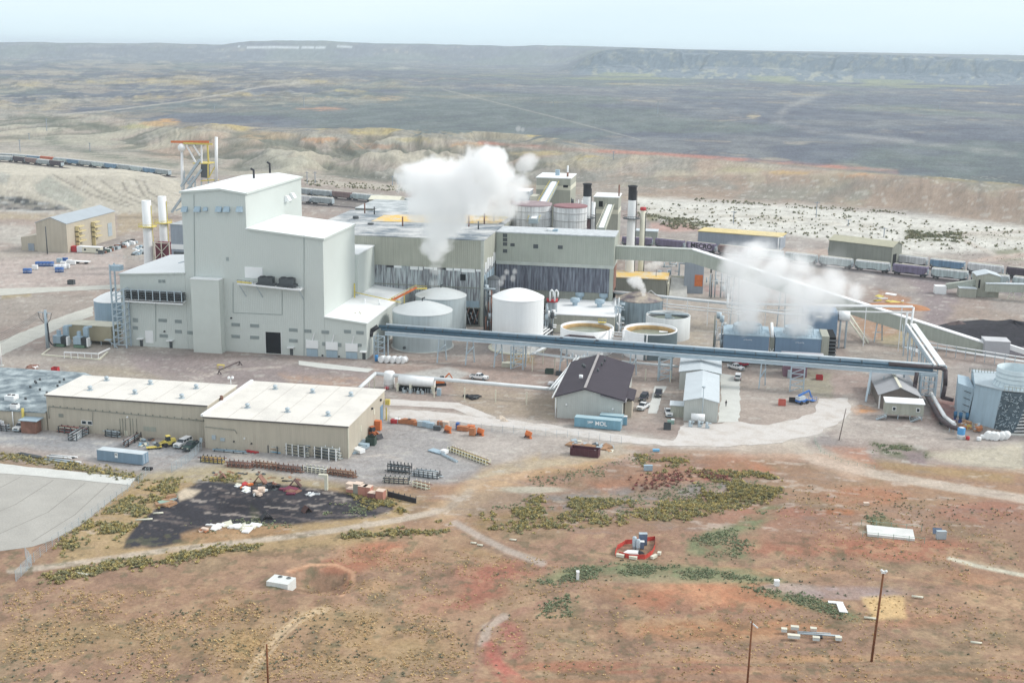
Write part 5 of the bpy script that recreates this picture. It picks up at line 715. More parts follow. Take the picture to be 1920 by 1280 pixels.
cs=thing('riser_column','vertical riser with a pale pipe between the two blue cooling tower cells','riser',((xc[1]+xc[2])/2,YC,0)); xm=(xc[1]+xc[2])/2; part(cs,'column',OLIVED,lambda b:b.box(xm-.7,xm+.7,YC+.4,YC+2,0,9)); part(cs,'pipe',WHITE,lambda b:b.tube((xm,YC+.5,9.2),(xm,YC+10,11.4),.5,10)); part(cs,'frame',WHITE,lambda b:(b.beam((xm-.6,YC,3.4),(xm+.6,YC,5.6),.15,.15),b.beam((xm+.6,YC,3.4),(xm-.6,YC,5.6),.15,.15)))
lc=thing('louvre_tower','narrow cooling end with rows of black louvres beside the right blue cell','cooling tower',(xc[3]+2,YC,0)); u0=xc[3]+.15; part(lc,'casing',OLIVE,lambda b:b.box(u0,u0+2.3,YC+.6,YC+11,0,10.2)); part(lc,'dark_core',DARK,lambda b:b.box(u0+2.4,u0+4.4,YC+1.5,YC+13,1,9.8)); [part(lc,'louvre',CHAR,lambda b:b.hexa([(u0+2.4,YC+.6,1+k*1.1),(u0+4.8,YC+1,1+k*1.1),(u0+4.8,YC+13,1+k*1.1),(u0+2.4,YC+13,1+k*1.1)],[(u0+2.4,YC+.9,1.4+k*1.1),(u0+4.5,YC+1.3,1.4+k*1.1),(u0+4.5,YC+13,1.4+k*1.1),(u0+2.4,YC+13,1.4+k*1.1)])) for k in range(8)]
bk=thing('drum_house','blue box with a fat white drum behind the cooling tower steam','building',(40,402,0)); part(bk,'body',BLUE,lambda b:b.box(32,43,402,412,0,12.2)); part(bk,'drum',WHITE,lambda b:b.tube((43.3,404,10.8),(47.,404,10.8),1.7,16)); part(bk,'stand',GALV,lambda b:(b.box(44,44.4,403,405,0,9.2),b.box(46,46.4,403,405,0,9.2)))
st_=thing('pump_hut','dull red hut under the pipe bridge by the blue cooling towers','hut',(29,374,0)); a=g(1470,715); part(st_,'body',mat('dull_red_siding',A(142,112,126)),lambda b:b.box(a[0],a[0]+7,a[1]+6,a[1]+12,0,6.)); part(st_,'roof',mat('pale_grey_top',A(190,190,196)),lambda b:b.box(a[0]-.6,a[0]+12,a[1]+6,a[1]+13,6.01,6.2)); part(st_,'side_cabinet',GALV,lambda b:b.box(a[0]+1.2,a[0]+2.4,a[1]+4,a[1]+5,0,2.4))
# big tower at the right edge
rc=thing('cooling_tower','big pale blue cooling tower with a round white fan ring at the right edge','cooling tower',(75,318,0))
rz=ht(712,*g(1838,815)); q0=g(1822,818); q1=g(1866,822); 
A1_=(71.2,325.6);B1_=(76.4,320.2);B2_=(80.4,316.6); hz1=10.4
wrc=part(rc,'casing',BLUEL,lambda b:b.hexa([(*A1_,0),(*B1_,0),(90,334,0),(74,342,0)],[(A1_[0]+.8,A1_[1]+.4,hz1),(B1_[0]+1.2,B1_[1]+.5,hz1),(92,335,hz1),(74,342,hz1)]))
part(rc,'end_wall',BLUEL,lambda b:b.hexa([(68.9,330.6,0),(71.1,327.6,0),(73,340,0),(70,340,0)],[(68.4,330.4,9.2),(72.1,327.2,8.7),(73,340,8.7),(70,340,9.2)]))
for k in range(4): part(rc,'step_bracket',CHAR,lambda b:b.beam((69.9,329.1,1.8+k*1.9),(71.2,327.3,1.7+k*1.9),.15,.15))
part(rc,'deck',GALV,lambda b:b.prism([(71.6,325.6),(77.8,320.2),(100,316),(100,340),(74,340)],hz1+.02,hz1+.25))
CXR,CYR=82.2,326.5
fr=part(rc,'fan_ring',mat('pale_fan_ring',A(206,222,228),.5,.05,.3,streak=.05),lambda b:b.lathe(CXR,CYR,[(5.9,hz1+.2),(5.2,hz1+1.4),(5.1,hz1+5.),(4.95,hz1+5.),(5.,hz1+.4)],48)); sub(rc,fr,'ring_rib',STEEL,lambda b:[b.beam((CXR+5.9*math.cos(a),CYR+5.9*math.sin(a),hz1+.2),(CXR+5.2*math.cos(a),CYR+5.2*math.sin(a),hz1+1.5),.12,.12) or b.beam((CXR+5.22*math.cos(a),CYR+5.22*math.sin(a),hz1+1.5),(CXR+5.12*math.cos(a),CYR+5.12*math.sin(a),hz1+5),.1,.1) for a in np.linspace(0,6.28,24,endpoint=False)]); sub(rc,fr,'ring_band',STEEL,lambda b:[b.lathe(CXR,CYR,[(5.2,z),(5.3,z),(5.3,z+.1),(5.2,z+.1)],48) for z in (hz1+1.4,hz1+2.6,hz1+3.8)])
part(rc,'fan_ring',MATS['pale_fan_ring'],lambda b:b.lathe(CXR+13,CYR+2,[(5.9,hz1+.2),(5.2,hz1+1.4),(5.1,hz1+5.),(4.95,hz1+5.),(5.,hz1+.4)],32))
fill=part(rc,'fill_frame',mat('dark_fill',A(92,108,118),.8,.25,.8),lambda b:b.hexa([(B1_[0]+.1,B1_[1],0),(*B2_,0),(92,330,0),(82,334,0)],[(B1_[0]+1.3,B1_[1]+.5,hz1-.2),(B2_[0]+3.6,B2_[1]+1,hz1-.2),(93,330,hz1-.2),(82,334,hz1-.2)]))
rr=random.Random(5)
for k in range(110):
    u=rr.random(); v=rr.random()*(hz1-.4); e=v/hz1; X=B1_[0]+.1+u*(B2_[0]-B1_[0])+e*(1.2+u*2.4); Y=B1_[1]+u*(B2_[1]-B1_[1])+e*(.5+u*.5)-.15
    sub(rc,fill,'pipe_bend',STEEL if k%2 else GALV,lambda b:b.beam((X,Y,v),(X+rr.uniform(-.8,.8),Y-.1,v+rr.uniform(-.7,.7)),.13,.13))
for k in range(11): e=k/11; xx=B2_[0]+.3+e*3.6; part(rc,'louvre',WHITE,lambda b:b.hexa([(xx,B2_[1]+e,.5+k*.9),(97,318,1.4+k*.9),(97,320,1.4+k*.9),(xx,B2_[1]+2,.5+k*.9)],[(xx,B2_[1]+e,.7+k*.9),(97,318,1.6+k*.9),(97,320,1.6+k*.9),(xx,B2_[1]+2,.7+k*.9)]))
part(rc,'louvre_back',DARK,lambda b:b.hexa([(B2_[0]+.3,B2_[1]+1.5,0),(99,319.5,0),(99,330,0),(86,330,0)],[(B2_[0]+4,B2_[1]+2.5,hz1-.3),(99,319.5,hz1-.3),(99,330,hz1-.3),(86,330,hz1-.3)])); part(rc,'curb',CONC,lambda b:b.beam((79.5,315.2,.15),(99,318.,.15),.8,.5)); part(rc,'handrail',OLIVE,lambda b:[b.beam((78+k*.9,319.9-k*.17,hz1+.2),(78+k*.9,319.9-k*.17,hz1+1.4),.1,.1) for k in range(20)]+[b.beam((77.8,320,hz1+1.3),(96,316.5,hz1+1.3),.1,.1)]); part(rc,'rear_handrail',OLIVED,lambda b:[b.beam((72.6+k*.8,338,hz1),(72.6+k*.8,338,hz1+1.4),.12,.12) for k in range(9)]+[b.beam((72.6,338,hz1+1.2),(79,338,hz1+1.2),.1,.1)])
for k,(x,y) in enumerate(((1790,788),(1800,790),(1812,791))): X,Y=g(x,y+2); pt=thing('pump_set',['leftmost','middle','rightmost'][k]+' of three teal blue pumps below the tall tapered end wall','pump',(X,Y,0),0,'teal pumps'); part(pt,'motor',mat('teal_paint',A(60,112,150)),lambda b:b.cyl(X,Y,1.2,2.8,.45,12)); part(pt,'base',mat('blue_paint',A(70,100,170)),lambda b:(b.cb(X,Y,0,.9,.9,.6),b.cyl(X,Y,.6,1.5,.3,8)))
# ---------------------------------------------------------------- pipe racks
yR=356.5; pb=thing('pipe_bridge','long pale blue steel pipe bridge carrying fat blue grey pipes across the plant','pipe bridge',(-103.5,yR,0),-.0793); Xe=66.5
def zr(X): return 9.6
part(pb,'truss_beam',STEEL,lambda b:(b.box(-99.5,Xe-1,yR-.2,yR,7.45,8.4),b.box(-99.5,Xe-1,yR+2.6,yR+2.8,7.45,8.4),b.box(-99.5,Xe-1,yR,yR+2.6,8.2,8.35)))
part(pb,'lower_flange',mat('pale_flange',A(206,218,226)),lambda b:b.box(-99.5,Xe-1,yR-.35,yR+.1,7.33,7.45)); part(pb,'upper_flange',MATS['pale_flange'],lambda b:b.box(-99.5,Xe-1,yR-.35,yR+.1,8.38,8.5))
part(pb,'walkway_pipe',MATS['pale_flange'],lambda b:b.tube((-100,yR+2.4,10.2),(Xe-2,yR+2.4,10.2),.38,8)); part(pb,'small_pipe',PIPEB,lambda b:b.tube((-101,yR+.7,8.95),(Xe-2,yR+.7,8.95),.32,8)); mp_=part(pb,'main_pipe',PIPEB,lambda b:b.tube((-102,yR+1.5,9.6),(Xe-12,yR+1.5,9.6),.55,12))
for k in range(25): sub(pb,mp_,'pipe_joint',CHAR,lambda b:b.tube((-99+k*6,yR+1.5,9.6),(-98.8+k*6,yR+1.5,9.6),.66,12))
sub(pb,mp_,'pipe_end',BLACK,lambda b:(b.tube((-102.4,yR+1.5,9.6),(-104.2,yR+.5,8.2),.75,12),b.tube((-104.2,yR+.5,8.2),(-104.4,yR,6.4),.7,12)))
sub(pb,mp_,'expansion_loop',PIPEBR,lambda b:(b.path([(-43.5,yR+1.5,9.7),(-41.5,yR+5.5,9.9),(-34.,yR+5.5,9.9),(-32.,yR+1.5,9.7)],.7,8)))
for k in range(5): sub(pb,mp_,'loop_pipe',WHITE,lambda b:(b.tube((-45.5+k*.8,yR+1.2,9.4),(-42.6+k*.8,yR+6.4,9.6),.2,6),b.tube((-31.8+k*.8,yR+1.2,9.4),(-33.4+k*.8,yR+6.4,9.6),.2,6)))
def tower4(t,X,Y,dx,dy,h_,wd=.38,br=True,n=4):
    l=part(t,'trestle',STEEL,lambda b:[b.beam((X+i*dx,Y+j*dy,0),(X+i*dx,Y+j*dy,h_),wd,wd) for i in (0,1) for j in (0,1)])
    if br: sub(t,l,'bracing',STEEL,lambda b:[(b.beam((X,Y,h_*k/n),(X+dx,Y,h_*(k+1)/n),.2,.2),b.beam((X,Y,h_*(k+1)/n),(X+dx,Y,h_*(k+1)/n),.25,.25)) for k in range(n)])
    return l
for px_,yy,dx in ((703,670,3.4),(960,690,3.8),(1237,708,3.6),(1483,729,3.8)): X,_=g(px_,yy); tower4(pb,X,yR-1.2,dx,3.4,7.2)
for px_,yy in ((828,672),(875,683),(928,688),(1055,690),(1182,705),(1425,722)):
    X,_=g(px_,yy); part(pb,'post',STEEL,lambda b:(b.beam((X,yR-1.2,0),(X+.25,yR,7.2),.35,.35),b.beam((X+1.6,yR+3.4,0),(X+1.3,yR+2.6,7.2),.35,.35),b.beam((X+.2,yR-1.,3.4),(X+1.5,yR+2.8,5.2),.3,.3)))
X,_=g(1626,745); part(pb,'post',STEEL,lambda b:(b.beam((X,yR-6,0),(X+1.1,yR,7.6),.55,.55),b.beam((X+1.2,yR+3,0),(X+1.2,yR+3,7.6),.55,.55)))
tower4(pb,Xe-5,yR-1.2,4,3.6,8.2,.5)
part(pb,'brown_pipe',PIPEBR,lambda b:(b.path([(Xe-14,yR+1.4,9.7),(Xe+.3,yR+1.2,9.7),(Xe+1.4,yR+.6,9.2),(Xe+1.6,yR,5.0),(Xe+1.2,yR-.5,1.6),(Xe+4,yR-1.5,1.4)],.6,10),b.path([(Xe-6.3,yR,8.2),(Xe-6.6,yR-1,5),(Xe-6.9,yR-3,1.2)],.6,8)))
q=[g(x,y,1.2) for x,y in ((1737,742),(1762,786),(1780,800),(1800,806))]; gp=thing('ground_pipe','fat dark and silver pipe running forward beside the trailer to the big cooling tower','pipe',(*q[0],0)); part(gp,'dark_pipe',PIPEBR,lambda b:b.path([(*p,1.4) for p in q],.6,10)); part(gp,'silver_pipe',WHITE,lambda b:b.path([(p[0]+1.3,p[1]+.3,1.9) for p in q[:3]],.55,8)); part(gp,'support',GALV,lambda b:[b.beam((q[i][0]+o,q[i][1]-.5,0),(q[i][0]+o,q[i][1]-.5,1.6),.2,.2) for i in range(4) for o in (0,1)])
# receding bridge at right
Xd=65.; db=thing('pipe_bridge','receding white topped pipe bridge running back from the corner at right','pipe bridge',(Xd,372,0)); part(db,'cover',ROOFW,lambda b:(b.box(Xd+.6,Xd+2.3,344,398,10.4,10.8),b.box(Xd-.8,Xd-.2,344,398,10.3,10.7))); part(db,'beam',STEEL,lambda b:(b.box(Xd-1,Xd-.7,344,398,9.2,10.2),b.box(Xd+2.5,Xd+2.8,344,398,9.2,10.2)))
for y_ in (348,356,364,380,388,397): part(db,'post',STEEL,lambda b:(b.beam((Xd-.9,y_,0),(Xd-.9,y_,9.3),.35,.35),b.beam((Xd+2.6,y_,0),(Xd+2.6,y_,9.3),.35,.35),b.beam((Xd-.9,y_,2.),(Xd-.9,y_+7,9),.2,.2)))
# low rack leaving to the right
lr=thing('pipe_rack','low white pipe rack running to the right past the coal pile','pipe rack',(70,395,0)); a=g(1722,648,2.); c=g(1960,686,2.)
part(lr,'pipe',WHITE,lambda b:[b.tube((a[0],a[1]+o,z),(c[0],c[1]+o,z),.22,8) for o,z in ((0,2.2),(.8,2.3),(0,3.6))]); 
for k in range(14): t_=k/13; X=a[0]+(c[0]-a[0])*t_; Y=a[1]+(c[1]-a[1])*t_; part(lr,'post',GALV,lambda b:(b.beam((X,Y-.3,0),(X,Y-.3,3.8),.18,.18),b.beam((X,Y-.3,2.),(X,Y+1.2,2.),.15,.15)))
# rear high rack
Yb=434.; rk=thing('pipe_rack','long high white pipe rack crossing behind the white roofed building and steam','pipe rack',(10,Yb,0))
def lp(pts,zl): return pts
A0=at(968,526,436); A1=at(1055,537,436); A2=at(1395,571,425); A3=at(1710,577,402)
s1=[(A0[0],436,A0[1]),(A1[0],436,A1[1])]; s2=[(A1[0],436,A1[1]-.2),(A2[0],425,A2[1])]; s3=[(A2[0]-30,425,at(1200,560,425)[1]*0+10.5),(A3[0],402,10.8)]
zt=A1[1]; part(rk,'pipe',WHITE,lambda b:[b.tube((A0[0],436+o,A0[1]+d),(A1[0],436+o,A1[1]+d),.24,6) for o,d in ((0,0),(.9,.1),(0,-1.6),(.9,-1.9))]+[b.tube((A1[0],436+o,A1[1]+d),(A2[0],425+o,A2[1]+d),.24,6) for o,d in ((0,0),(.9,.1),(0,-2.6),(.9,-3.8))])
X3,z3=at(1500,570,405); X4,z4=at(1712,576,402); part(rk,'pipe',WHITE,lambda b:[b.tube((A2[0],425+o,A2[1]+d),(X4,402+o,z4+d),.26,6) for o,d in ((0,0),(.9,0.2),(0,-1.8))]+[b.path([(X4,402.,z4),(X4+.2,402,z4-.2),(X4-.6,401,2.2),(X4+3,399,1.5)],.35,8),b.path([(X4-1.6,402.,z4-1.6),(X4-2.2,401,2.2),(X4+3,398,1.0)],.35,8)])
part(rk,'truss_deck',GALV,lambda b:b.beam((A1[0],436.4,A1[1]-.5),(A2[0],425.4,A2[1]-.5),1.2,.2))
for k in range(3): t_=k/2; X=A0[0]+(A1[0]-A0[0])*t_; zc=A0[1]+(A1[1]-A0[1])*t_; part(rk,'post',WHITE,lambda b:(b.beam((X,435.8,0),(X,435.8,zc),.25,.25),b.beam((X,437.2,0),(X,437.2,zc),.25,.25)))
for k in range(9): t_=(k+.3)/9; X=A1[0]+(A2[0]-A1[0])*t_; Y=436-11*t_; zc=A1[1]+(A2[1]-A1[1])*t_; part(rk,'post',WHITE,lambda b:(b.beam((X,Y-.2,0),(X,Y-.2,zc),.25,.25),b.beam((X,Y+1.2,0),(X,Y+1.2,zc),.25,.25)))
part(rk,'brace',WHITE,lambda b:(b.beam((-24,432.5,8),(-20.5,431.8,11),.22,.22),b.beam((-20.5,431.8,11),(-16.5,431,8),.22,.22)))
for k in range(5): t_=(k+.7)/5; X=A2[0]+(X4-A2[0])*t_; Y=425-23*t_; zc=A2[1]+(z4-A2[1])*t_; part(rk,'post',WHITE if k!=2 else RUST,lambda b:(b.beam((X,Y,0),(X,Y,zc),.28,.28),))
X,Y=g(1345,610); part(rk,'drop_pipe',WHITE,lambda b:b.path([(7,422,13),(7,420,8.6),(25,404,10.6),(38,402,10.6)],.35,8))
# low service pipe lines in the yard
def lowline(name,label,pts,z,r_,posts,m=PIPEW,pm=OFFW,two=False):
    P_=[g(x,y,z) for x,y in pts]; t=thing(name,label,'pipeline',(*P_[0],0)); part(t,'pipe',m,lambda b:b.path([(*p,z) for p in P_],r_,10))
    if two: part(t,'pipe',m,lambda b:b.path([(p[0]-.9,p[1]-.5,z-.1) for p in P_],r_*.7,8))
    for x,y in posts: X,Y=g(x,y); part(t,'post',pm,lambda b:b.beam((X,Y,0),(X,Y,z-r_*.7),.28,.28))
    return t
lowline('overhead_pipe','fat white lagged pipe on posts along the yard left of the dark roofed building',[(673,728),(704,700),(1044,730)],4.0,.55,[(692,730),(702,728),(722,728),(814,745),(871,750),(929,754),(987,758),(1041,765)],two=False)
lowline('overhead_pipe','white pipe run along the left eave of the dark roofed building',[(1037,728),(1085,670),(1130,664)],5.6,.3,[(1043,765)],two=True)
lowline('overhead_pipe','white pipe linking the dark roofed building with the rear metal shed',[(1166,678),(1272,687)],3.8,.4,[(1210,713),(1257,716)])
lowline('overhead_pipe','pipe run stepping down left of the dark roofed building',[(1104,614),(1060,632),(998,664),(1004,662),(1084,672)],4.6,.32,[(998,696),(1040,692),(1018,682),(1010,640),(1023,650)],two=True)
ps=thing('pipe_comb','bank of parallel white pipes and posts between the white tank and the open tank','pipe bank',(-50,384,0))
for k in range(5): a=g(1012+k*6,612+k*1.5,5.6); part(ps,'pipe',WHITE,lambda b:(b.tube((a[0],a[1],5.6),(a[0]-4.4,a[1]-25,5.2),.24,6),b.beam((a[0]-4.,a[1]-22,0),(a[0]-4.,a[1]-22,5.2),.22,.22),b.beam((a[0]-1.5,a[1]-9,0),(a[0]-1.5,a[1]-9,5.4),.22,.22)))
lk=thing('link_pipes','four white pipes joining the two open topped tanks','pipes',(-28,396,0)); part(lk,'pipe',WHITE,lambda b:[b.tube((-29.9,378,z),(-25.9,378,z),.18,6) for z in (7.2,6.4,5.2,4.4)]); part(lk,'riser',WHITE,lambda b:(b.path([(-30.3,373.5,0),(-30.3,373.5,8.4),(-30.,375,8.7)],.35,8),b.path([(-25.9,373.5,0),(-25.9,373.5,8.8),(-25.4,375,9)],.35,8)))
kd=thing('kinked_pipe','pair of thin pale pipes lying diagonally on the bank right of the cooling towers','pipe',(50,400,0)); part(kd,'pipe',OFFW,lambda b:(b.tube((*g(1576,578,5),5),(*g(1622,643,.4),.4),.32,6),b.tube((*g(1585,577,5),5),(*g(1628,642,.4),.4),.32,6)))
# transformer yard and cable pole
tf=thing('electrical_house','raised tan electrical house beside the transformers at the left','building',(-201,352,0)); a=g(130,650,0); X0,X1=at(130,640,351)[0],at(210,645,351)[0]; weh=part(tf,'wall',mat('brown_tan_siding',A(172,164,140),.7,.08,.2,ribs=.5),lambda b:b.box(X0,X1,351,357.5,1.3,6.2)); part(tf,'roof',mat('tan_roof_metal',A(206,204,188)),slabroof,X0,X1,351,357.5,6.2,6.2,.2,.2); part(tf,'side_canopy',OLIVE,lambda b:b.box(X1,X1+1.6,352,354,4.6,4.8))
for x in np.linspace(X0+.4,X1-.3,5): part(tf,'post',GALV,lambda b:b.box(x-.12,x+.12,351.1,351.4,0,1.3))
for k in range(2):
    cx=X0+(-1.2 if k==0 else 5.8); Yt=346.5; t=thing('transformer',['left','right'][k]+' grey transformer inside the low white barrier by the electrical house','transformer',(cx,Yt,0),0,'transformers in the barrier'); b_=part(t,'tank',BLUEL,lambda b:b.box(cx-1.3,cx+1.3,Yt-1,Yt+1,1.2,3.6)); part(t,'turret',BLUEL,lambda b:(b.box(cx-.4,cx+.6,Yt,Yt+.9,3.6,5.2),b.box(cx+1.1,cx+2.7,Yt+1.2,Yt+2.2,1,6.2))); part(t,'radiator',CHAR,lambda b:[b.box(cx+1.5+i*.3,cx+1.65+i*.3,Yt-1,Yt+.9,1,3.4) for i in range(6)]); part(t,'foot',mat('green_paint',A(110,140,120)),lambda b:b.box(cx-1.3,cx+2.4,Yt-1.,Yt+1,0.1,1.))
    part(t,'cabinet',WHITE,lambda b:b.box(cx+3.3,cx+3.8,Yt-1,Yt+.6,.6,3.4)); part(t,'bushing_duct',BLUEL,lambda b:b.tube((cx+1.2,Yt+1.7,6.2),(cx+3.4,Yt+3,6.4),.4,8))
bf=thing('barrier_frame','low white rail barrier and curb around the transformers','barrier',(-204,344,0)); cs_=[g(x,y) for x,y in ((78,666),(186,675),(202,661))]; part(bf,'curb',OFFW,lambda b:[b.beam((*p,.2),(*q,.2),.5,.4) for p,q in zip(cs_,cs_[1:])]+[b.beam((*g(78,666),.2),(*g(94,654),.2),.4,.3)]); r0=[g(x,y,1.9) for x,y in ((120,660),(184,663),(206,653))]; part(bf,'rail',WHITE,lambda b:[b.beam((*p,1.9),(*q,1.9),.35,.35) for p,q in zip(r0,r0[1:])]); part(bf,'rail_post',WHITE,lambda b:[b.beam((r0[0][0]+(r0[1][0]-r0[0][0])*k/5,r0[0][1]+(r0[1][1]-r0[0][1])*k/5,0),(r0[0][0]+(r0[1][0]-r0[0][0])*k/5,r0[0][1]+(r0[1][1]-r0[0][1])*k/5,1.9),.18,.18) for k in range(6)])
X,Y=g(90,652); cpo=thing('cable_pole','stout pale steel pole with cable arms beside the transformers','pole',(X,Y,0)); part(cpo,'pole',STEEL,lambda b:b.tube((X,Y,0),(X,Y,12.4),.62,14,r2=.42)); part(cpo,'crossarm',GALV,lambda b:b.beam((X-2.6,Y,11.6),(X+1.8,Y,11.4),.2,.2)); part(cpo,'conduit',BLACK,lambda b:b.path([(X+.7,Y-.4,8.2),(X+.9,Y-.4,2.4),(X+1.8,Y-.6,1.4),(X+3.2,Y-.6,1.3)],.22,6)); part(cpo,'cable_loop',CHAR,lambda b:[b.path([(X-2.4+k*1.5,Y,11.4),(X-2.2+k*1.3,Y,9.8),(X-.5+k*.4,Y-.3,8.2)],.09,5) for k in range(4)])
wr=thing('power_cable','dark overhead cables leaving the cable pole to the left','cable',(X,Y,0))
for k in range(5): a=Vector((X-2.4+k*.2,Y,11.6-k*.25)); c=Vector((*g(-60,642+k*6,6.),6.)); part(wr,'cable',CHAR,lambda b:b.path([tuple(a.lerp(c,t)-Vector((0,0,1.6*4*t*(1-t)))) for t in (0,.25,.5,.75,1)],.05,4))
X,Y=g(2,686); wp=thing('steel_pole','white steel pole cut by the left edge of the view','pole',(X,Y,0)); part(wp,'pole',WHITE,lambda b:b.tube((X,Y,0),(X-.3,Y,12),.45,12,r2=.35)); part(wp,'base',CONC,lambda b:b.cyl(X,Y,0,.3,.9,12))
# ---------------------------------------------------------------- rail yard
def along(pts,step,first=0.):
    P_=[Vector((*g(*p),0)) for p in pts]; out=[]; d=first; i=0; acc=0
    seg=[(a,b,(b-a).length) for a,b in zip(P_,P_[1:])]; tot=sum(s[2] for s in seg)
    while d<=tot:
        r=d
        for a,b,l in seg:
            if r<=l: out.append((a.lerp(b,r/l),math.atan2(b.y-a.y,b.x-a.x))); break
            r-=l
        d+=step
    return out
RAIL=mat('rail_steel',A(112,104,104),.6,.2,.5); BAL=mat('ballast',A(150,142,144),.95,.2,.5,fine=.2)
TRK={'A':[(1060,456),(1240,466),(1330,476),(1450,489),(1577,504),(1712,519),(1785,527),(1930,543),(2010,553)],'B':[(1560,480),(1610,487),(1672,495),(1735,503),(1805,511),(1872,519),(1990,533)],'C':[(-60,296),(30,300),(120,308),(235,321),(330,333)],'D':[(-60,301),(30,305),(110,314),(160,321)],'E':[(560,366),(690,379),(780,388)],'F':[(560,381),(640,388),(760,398)]}
for k_,pts in TRK.items():
    P_=[g(*p) for p in pts]; t=tag(bpy.data.objects.new('rail_track',None),None,None,None,'structure'); C.objects.link(t)
    b=MB(); [b.beam((*p,.02),(*q,.02),4.6,.3) for p,q in zip(P_,P_[1:])]; b.build('ballast',BAL,t)
    b=MB(); [b.beam((p[0],p[1]+o,.3),(q[0],q[1]+o,.3),.16,.2) for p,q in zip(P_,P_[1:]) for o in (-.75,.75)]; b.build('rails',RAIL,t)
def hopper(name,label,m,roofm=None,L=15.4,grp=None,under=CHAR):
    t=thing(name,label,'railcar',(0,0,0),0,grp); h=L/2
    b=MB(); b.prism([(-h+1.6,1.4),(-h+.2,2.5),(-h+.2,4.3),(h-.2,4.3),(h-.2,2.5),(h-1.6,1.4),(h*.35,1.1),(h*.2,1.5),(-h*.2,1.5),(-h*.35,1.1)][::-1],-1.5,1.5,'y'); b.build('body',m,t)
    b=MB(); b.prism([(-1.55,4.28),(1.55,4.28),(.9,4.75),(-.9,4.75)],-h+.2,h-.2,'x'); b.build('roof',roofm or m,t)
    b=MB(); b.box(-h+.6,h-.6,-.35,.35,4.76,4.95); b.build('hatch',OFFW,t)
    b=MB(); [b.box(x,x+.12,-1.58,1.58,1.7,4.3) for x in np.linspace(-h+1.2,h-1.3,9)]; b.build('side_rib',m,t)
    b=MB(); b.box(-h,h,-1.1,1.1,.95,1.25); b.build('underframe',under,t)
    for x in (-h+2,h-2): 
        b=MB(); b.box(x-1.1,x+1.1,-1.1,1.1,.5,.95); [b.tube((x+d,-1.,.6),(x+d,1.,.6),.45,8) for d in (-.85,.85)]; b.build('bogie',BLACK,t)
    [MB().box(x-.06,x+.06,-1.4,1.4,1.2,3.6).build('end_frame',GALV,t) for x in (-h+.05,h-.05)]; return t
CARM={k:mat('railcar_'+k,A(*c),.6,.1,.5,streak=.25) for k,c in {'pale':(190,204,206),'grey':(168,178,182),'blue':(120,152,180),'brown':(140,120,118),'dark':(86,78,88),'purple':(128,120,146),'orange':(200,112,84),'white':(212,214,216)}.items()}
HC={k:None for k in CARM}
def car(k,loc,rz,label,grp,n=[0]):
    if HC[k] is None: HC[k]=hopper('hopper_car',label,CARM[k],CARM['white'] if k in('pale','grey','blue') else None,15.4,grp); o=HC[k]; o.location=loc; o.rotation_euler=(0,0,rz); return o
    return dup(HC[k],loc,rz,label,grp)
cs=along(TRK['A'],16.9,3.); kA=['grey','pale','purple','purple','grey','brown','pale','pale','pale','pale','purple','pale','pale','pale','grey']
nm={'pale':'pale grey green','grey':'light grey','blue':'blue','brown':'dull brown','dark':'dark maroon','purple':'graffiti darkened','orange':'orange and white','white':'white'}
iA=-1
gx=[pr(p.x,p.y,2)[0] for p,_ in cs]; gi=min(range(len(gx)),key=lambda i:abs(gx[i]-1302))
for i,(p,a) in enumerate(cs):
    k=('purple' if i==gi else kA[i%len(kA)]); w_=i-gi
    lab='purple graffiti covered hopper car with big black letters on the front track' if w_==0 else '%s hopper car, front track, %s %s of the black lettered car'%(nm[k],['','first','second','third','fourth','fifth','sixth','seventh','eighth','ninth','tenth','eleventh','twelfth','thirteenth'][abs(w_)],'right' if w_>0 else 'left')
    c=car(k,(p.x,p.y,.4),a,lab,'railcars on the front track')
    if i==gi:
        b=MB(); b.box(-6.2,6.2,-1.64,-1.56,1.6,4.5); b.build('painted_panel',mat('lavender_graffiti',A(196,186,206),.6,.3,.9,col2=A(150,136,164),mix2=.5),c); text('MECRO',3.3,(.6,-1.69,3.15),(math.pi/2,0,0),BLACK,c,'lettering',.02,.1)
for i,(p,a) in enumerate(along(TRK['B'],16.9,6.)): k=['pale','grey','white','blue','white','dark','pale'][i%7]; car(k,(p.x,p.y,.4),a,'%s hopper car on the rear track, %s from its left end'%(nm[k],['first','second','third','fourth','fifth','sixth','seventh','eighth','ninth'][i]),'railcars on the rear track')
OR=['first','second','third','fourth','fifth','sixth','seventh','eighth','ninth','tenth','eleventh','twelfth','thirteenth','fourteenth','fifteenth','sixteenth','seventeenth','eighteenth','nineteenth','twentieth']
for i,(p,a) in enumerate(along(TRK['C'],16.4,4.)): 
    k='orange' if i==5 else ('pale','blue','grey')[i%3]; p2=g(*pr(p.x,p.y,0)); car(k,(p.x,p.y,.4),a,'%s distant hopper car above the ash heap, %s from left, rear track'%(nm[k],OR[min(i,19)]),'distant railcars behind the ash heap')
for i,(p,a) in enumerate(along(TRK['D'],16.4,2.)): 
    if i>6: break
    k=('dark','brown','grey')[i%3]; car(k,(p.x,p.y,.4),a,'%s distant railcar, near track above the ash heap, %s from left'%(nm[k],OR[min(i,19)]),'distant railcars nearer the ash heap')
for i,(p,a) in enumerate(along(TRK['E'],16.6,4.)): k=('grey','grey','brown','pale')[i%4]; car(k,(p.x,p.y,.4),a,'%s railcar between tall roof and main steam cloud, %s from left'%(nm[k],OR[i]),'railcars behind the old plant')
for i,(p,a) in enumerate(along(TRK['F'],16.6,2.)[:2]): k=('white','grey')[i%2]; car(k,(p.x,p.y,.4),a,'%s railcar on the near siding right of the big building, %s from the left'%(nm[k],OR[i]),'railcars behind the old plant')
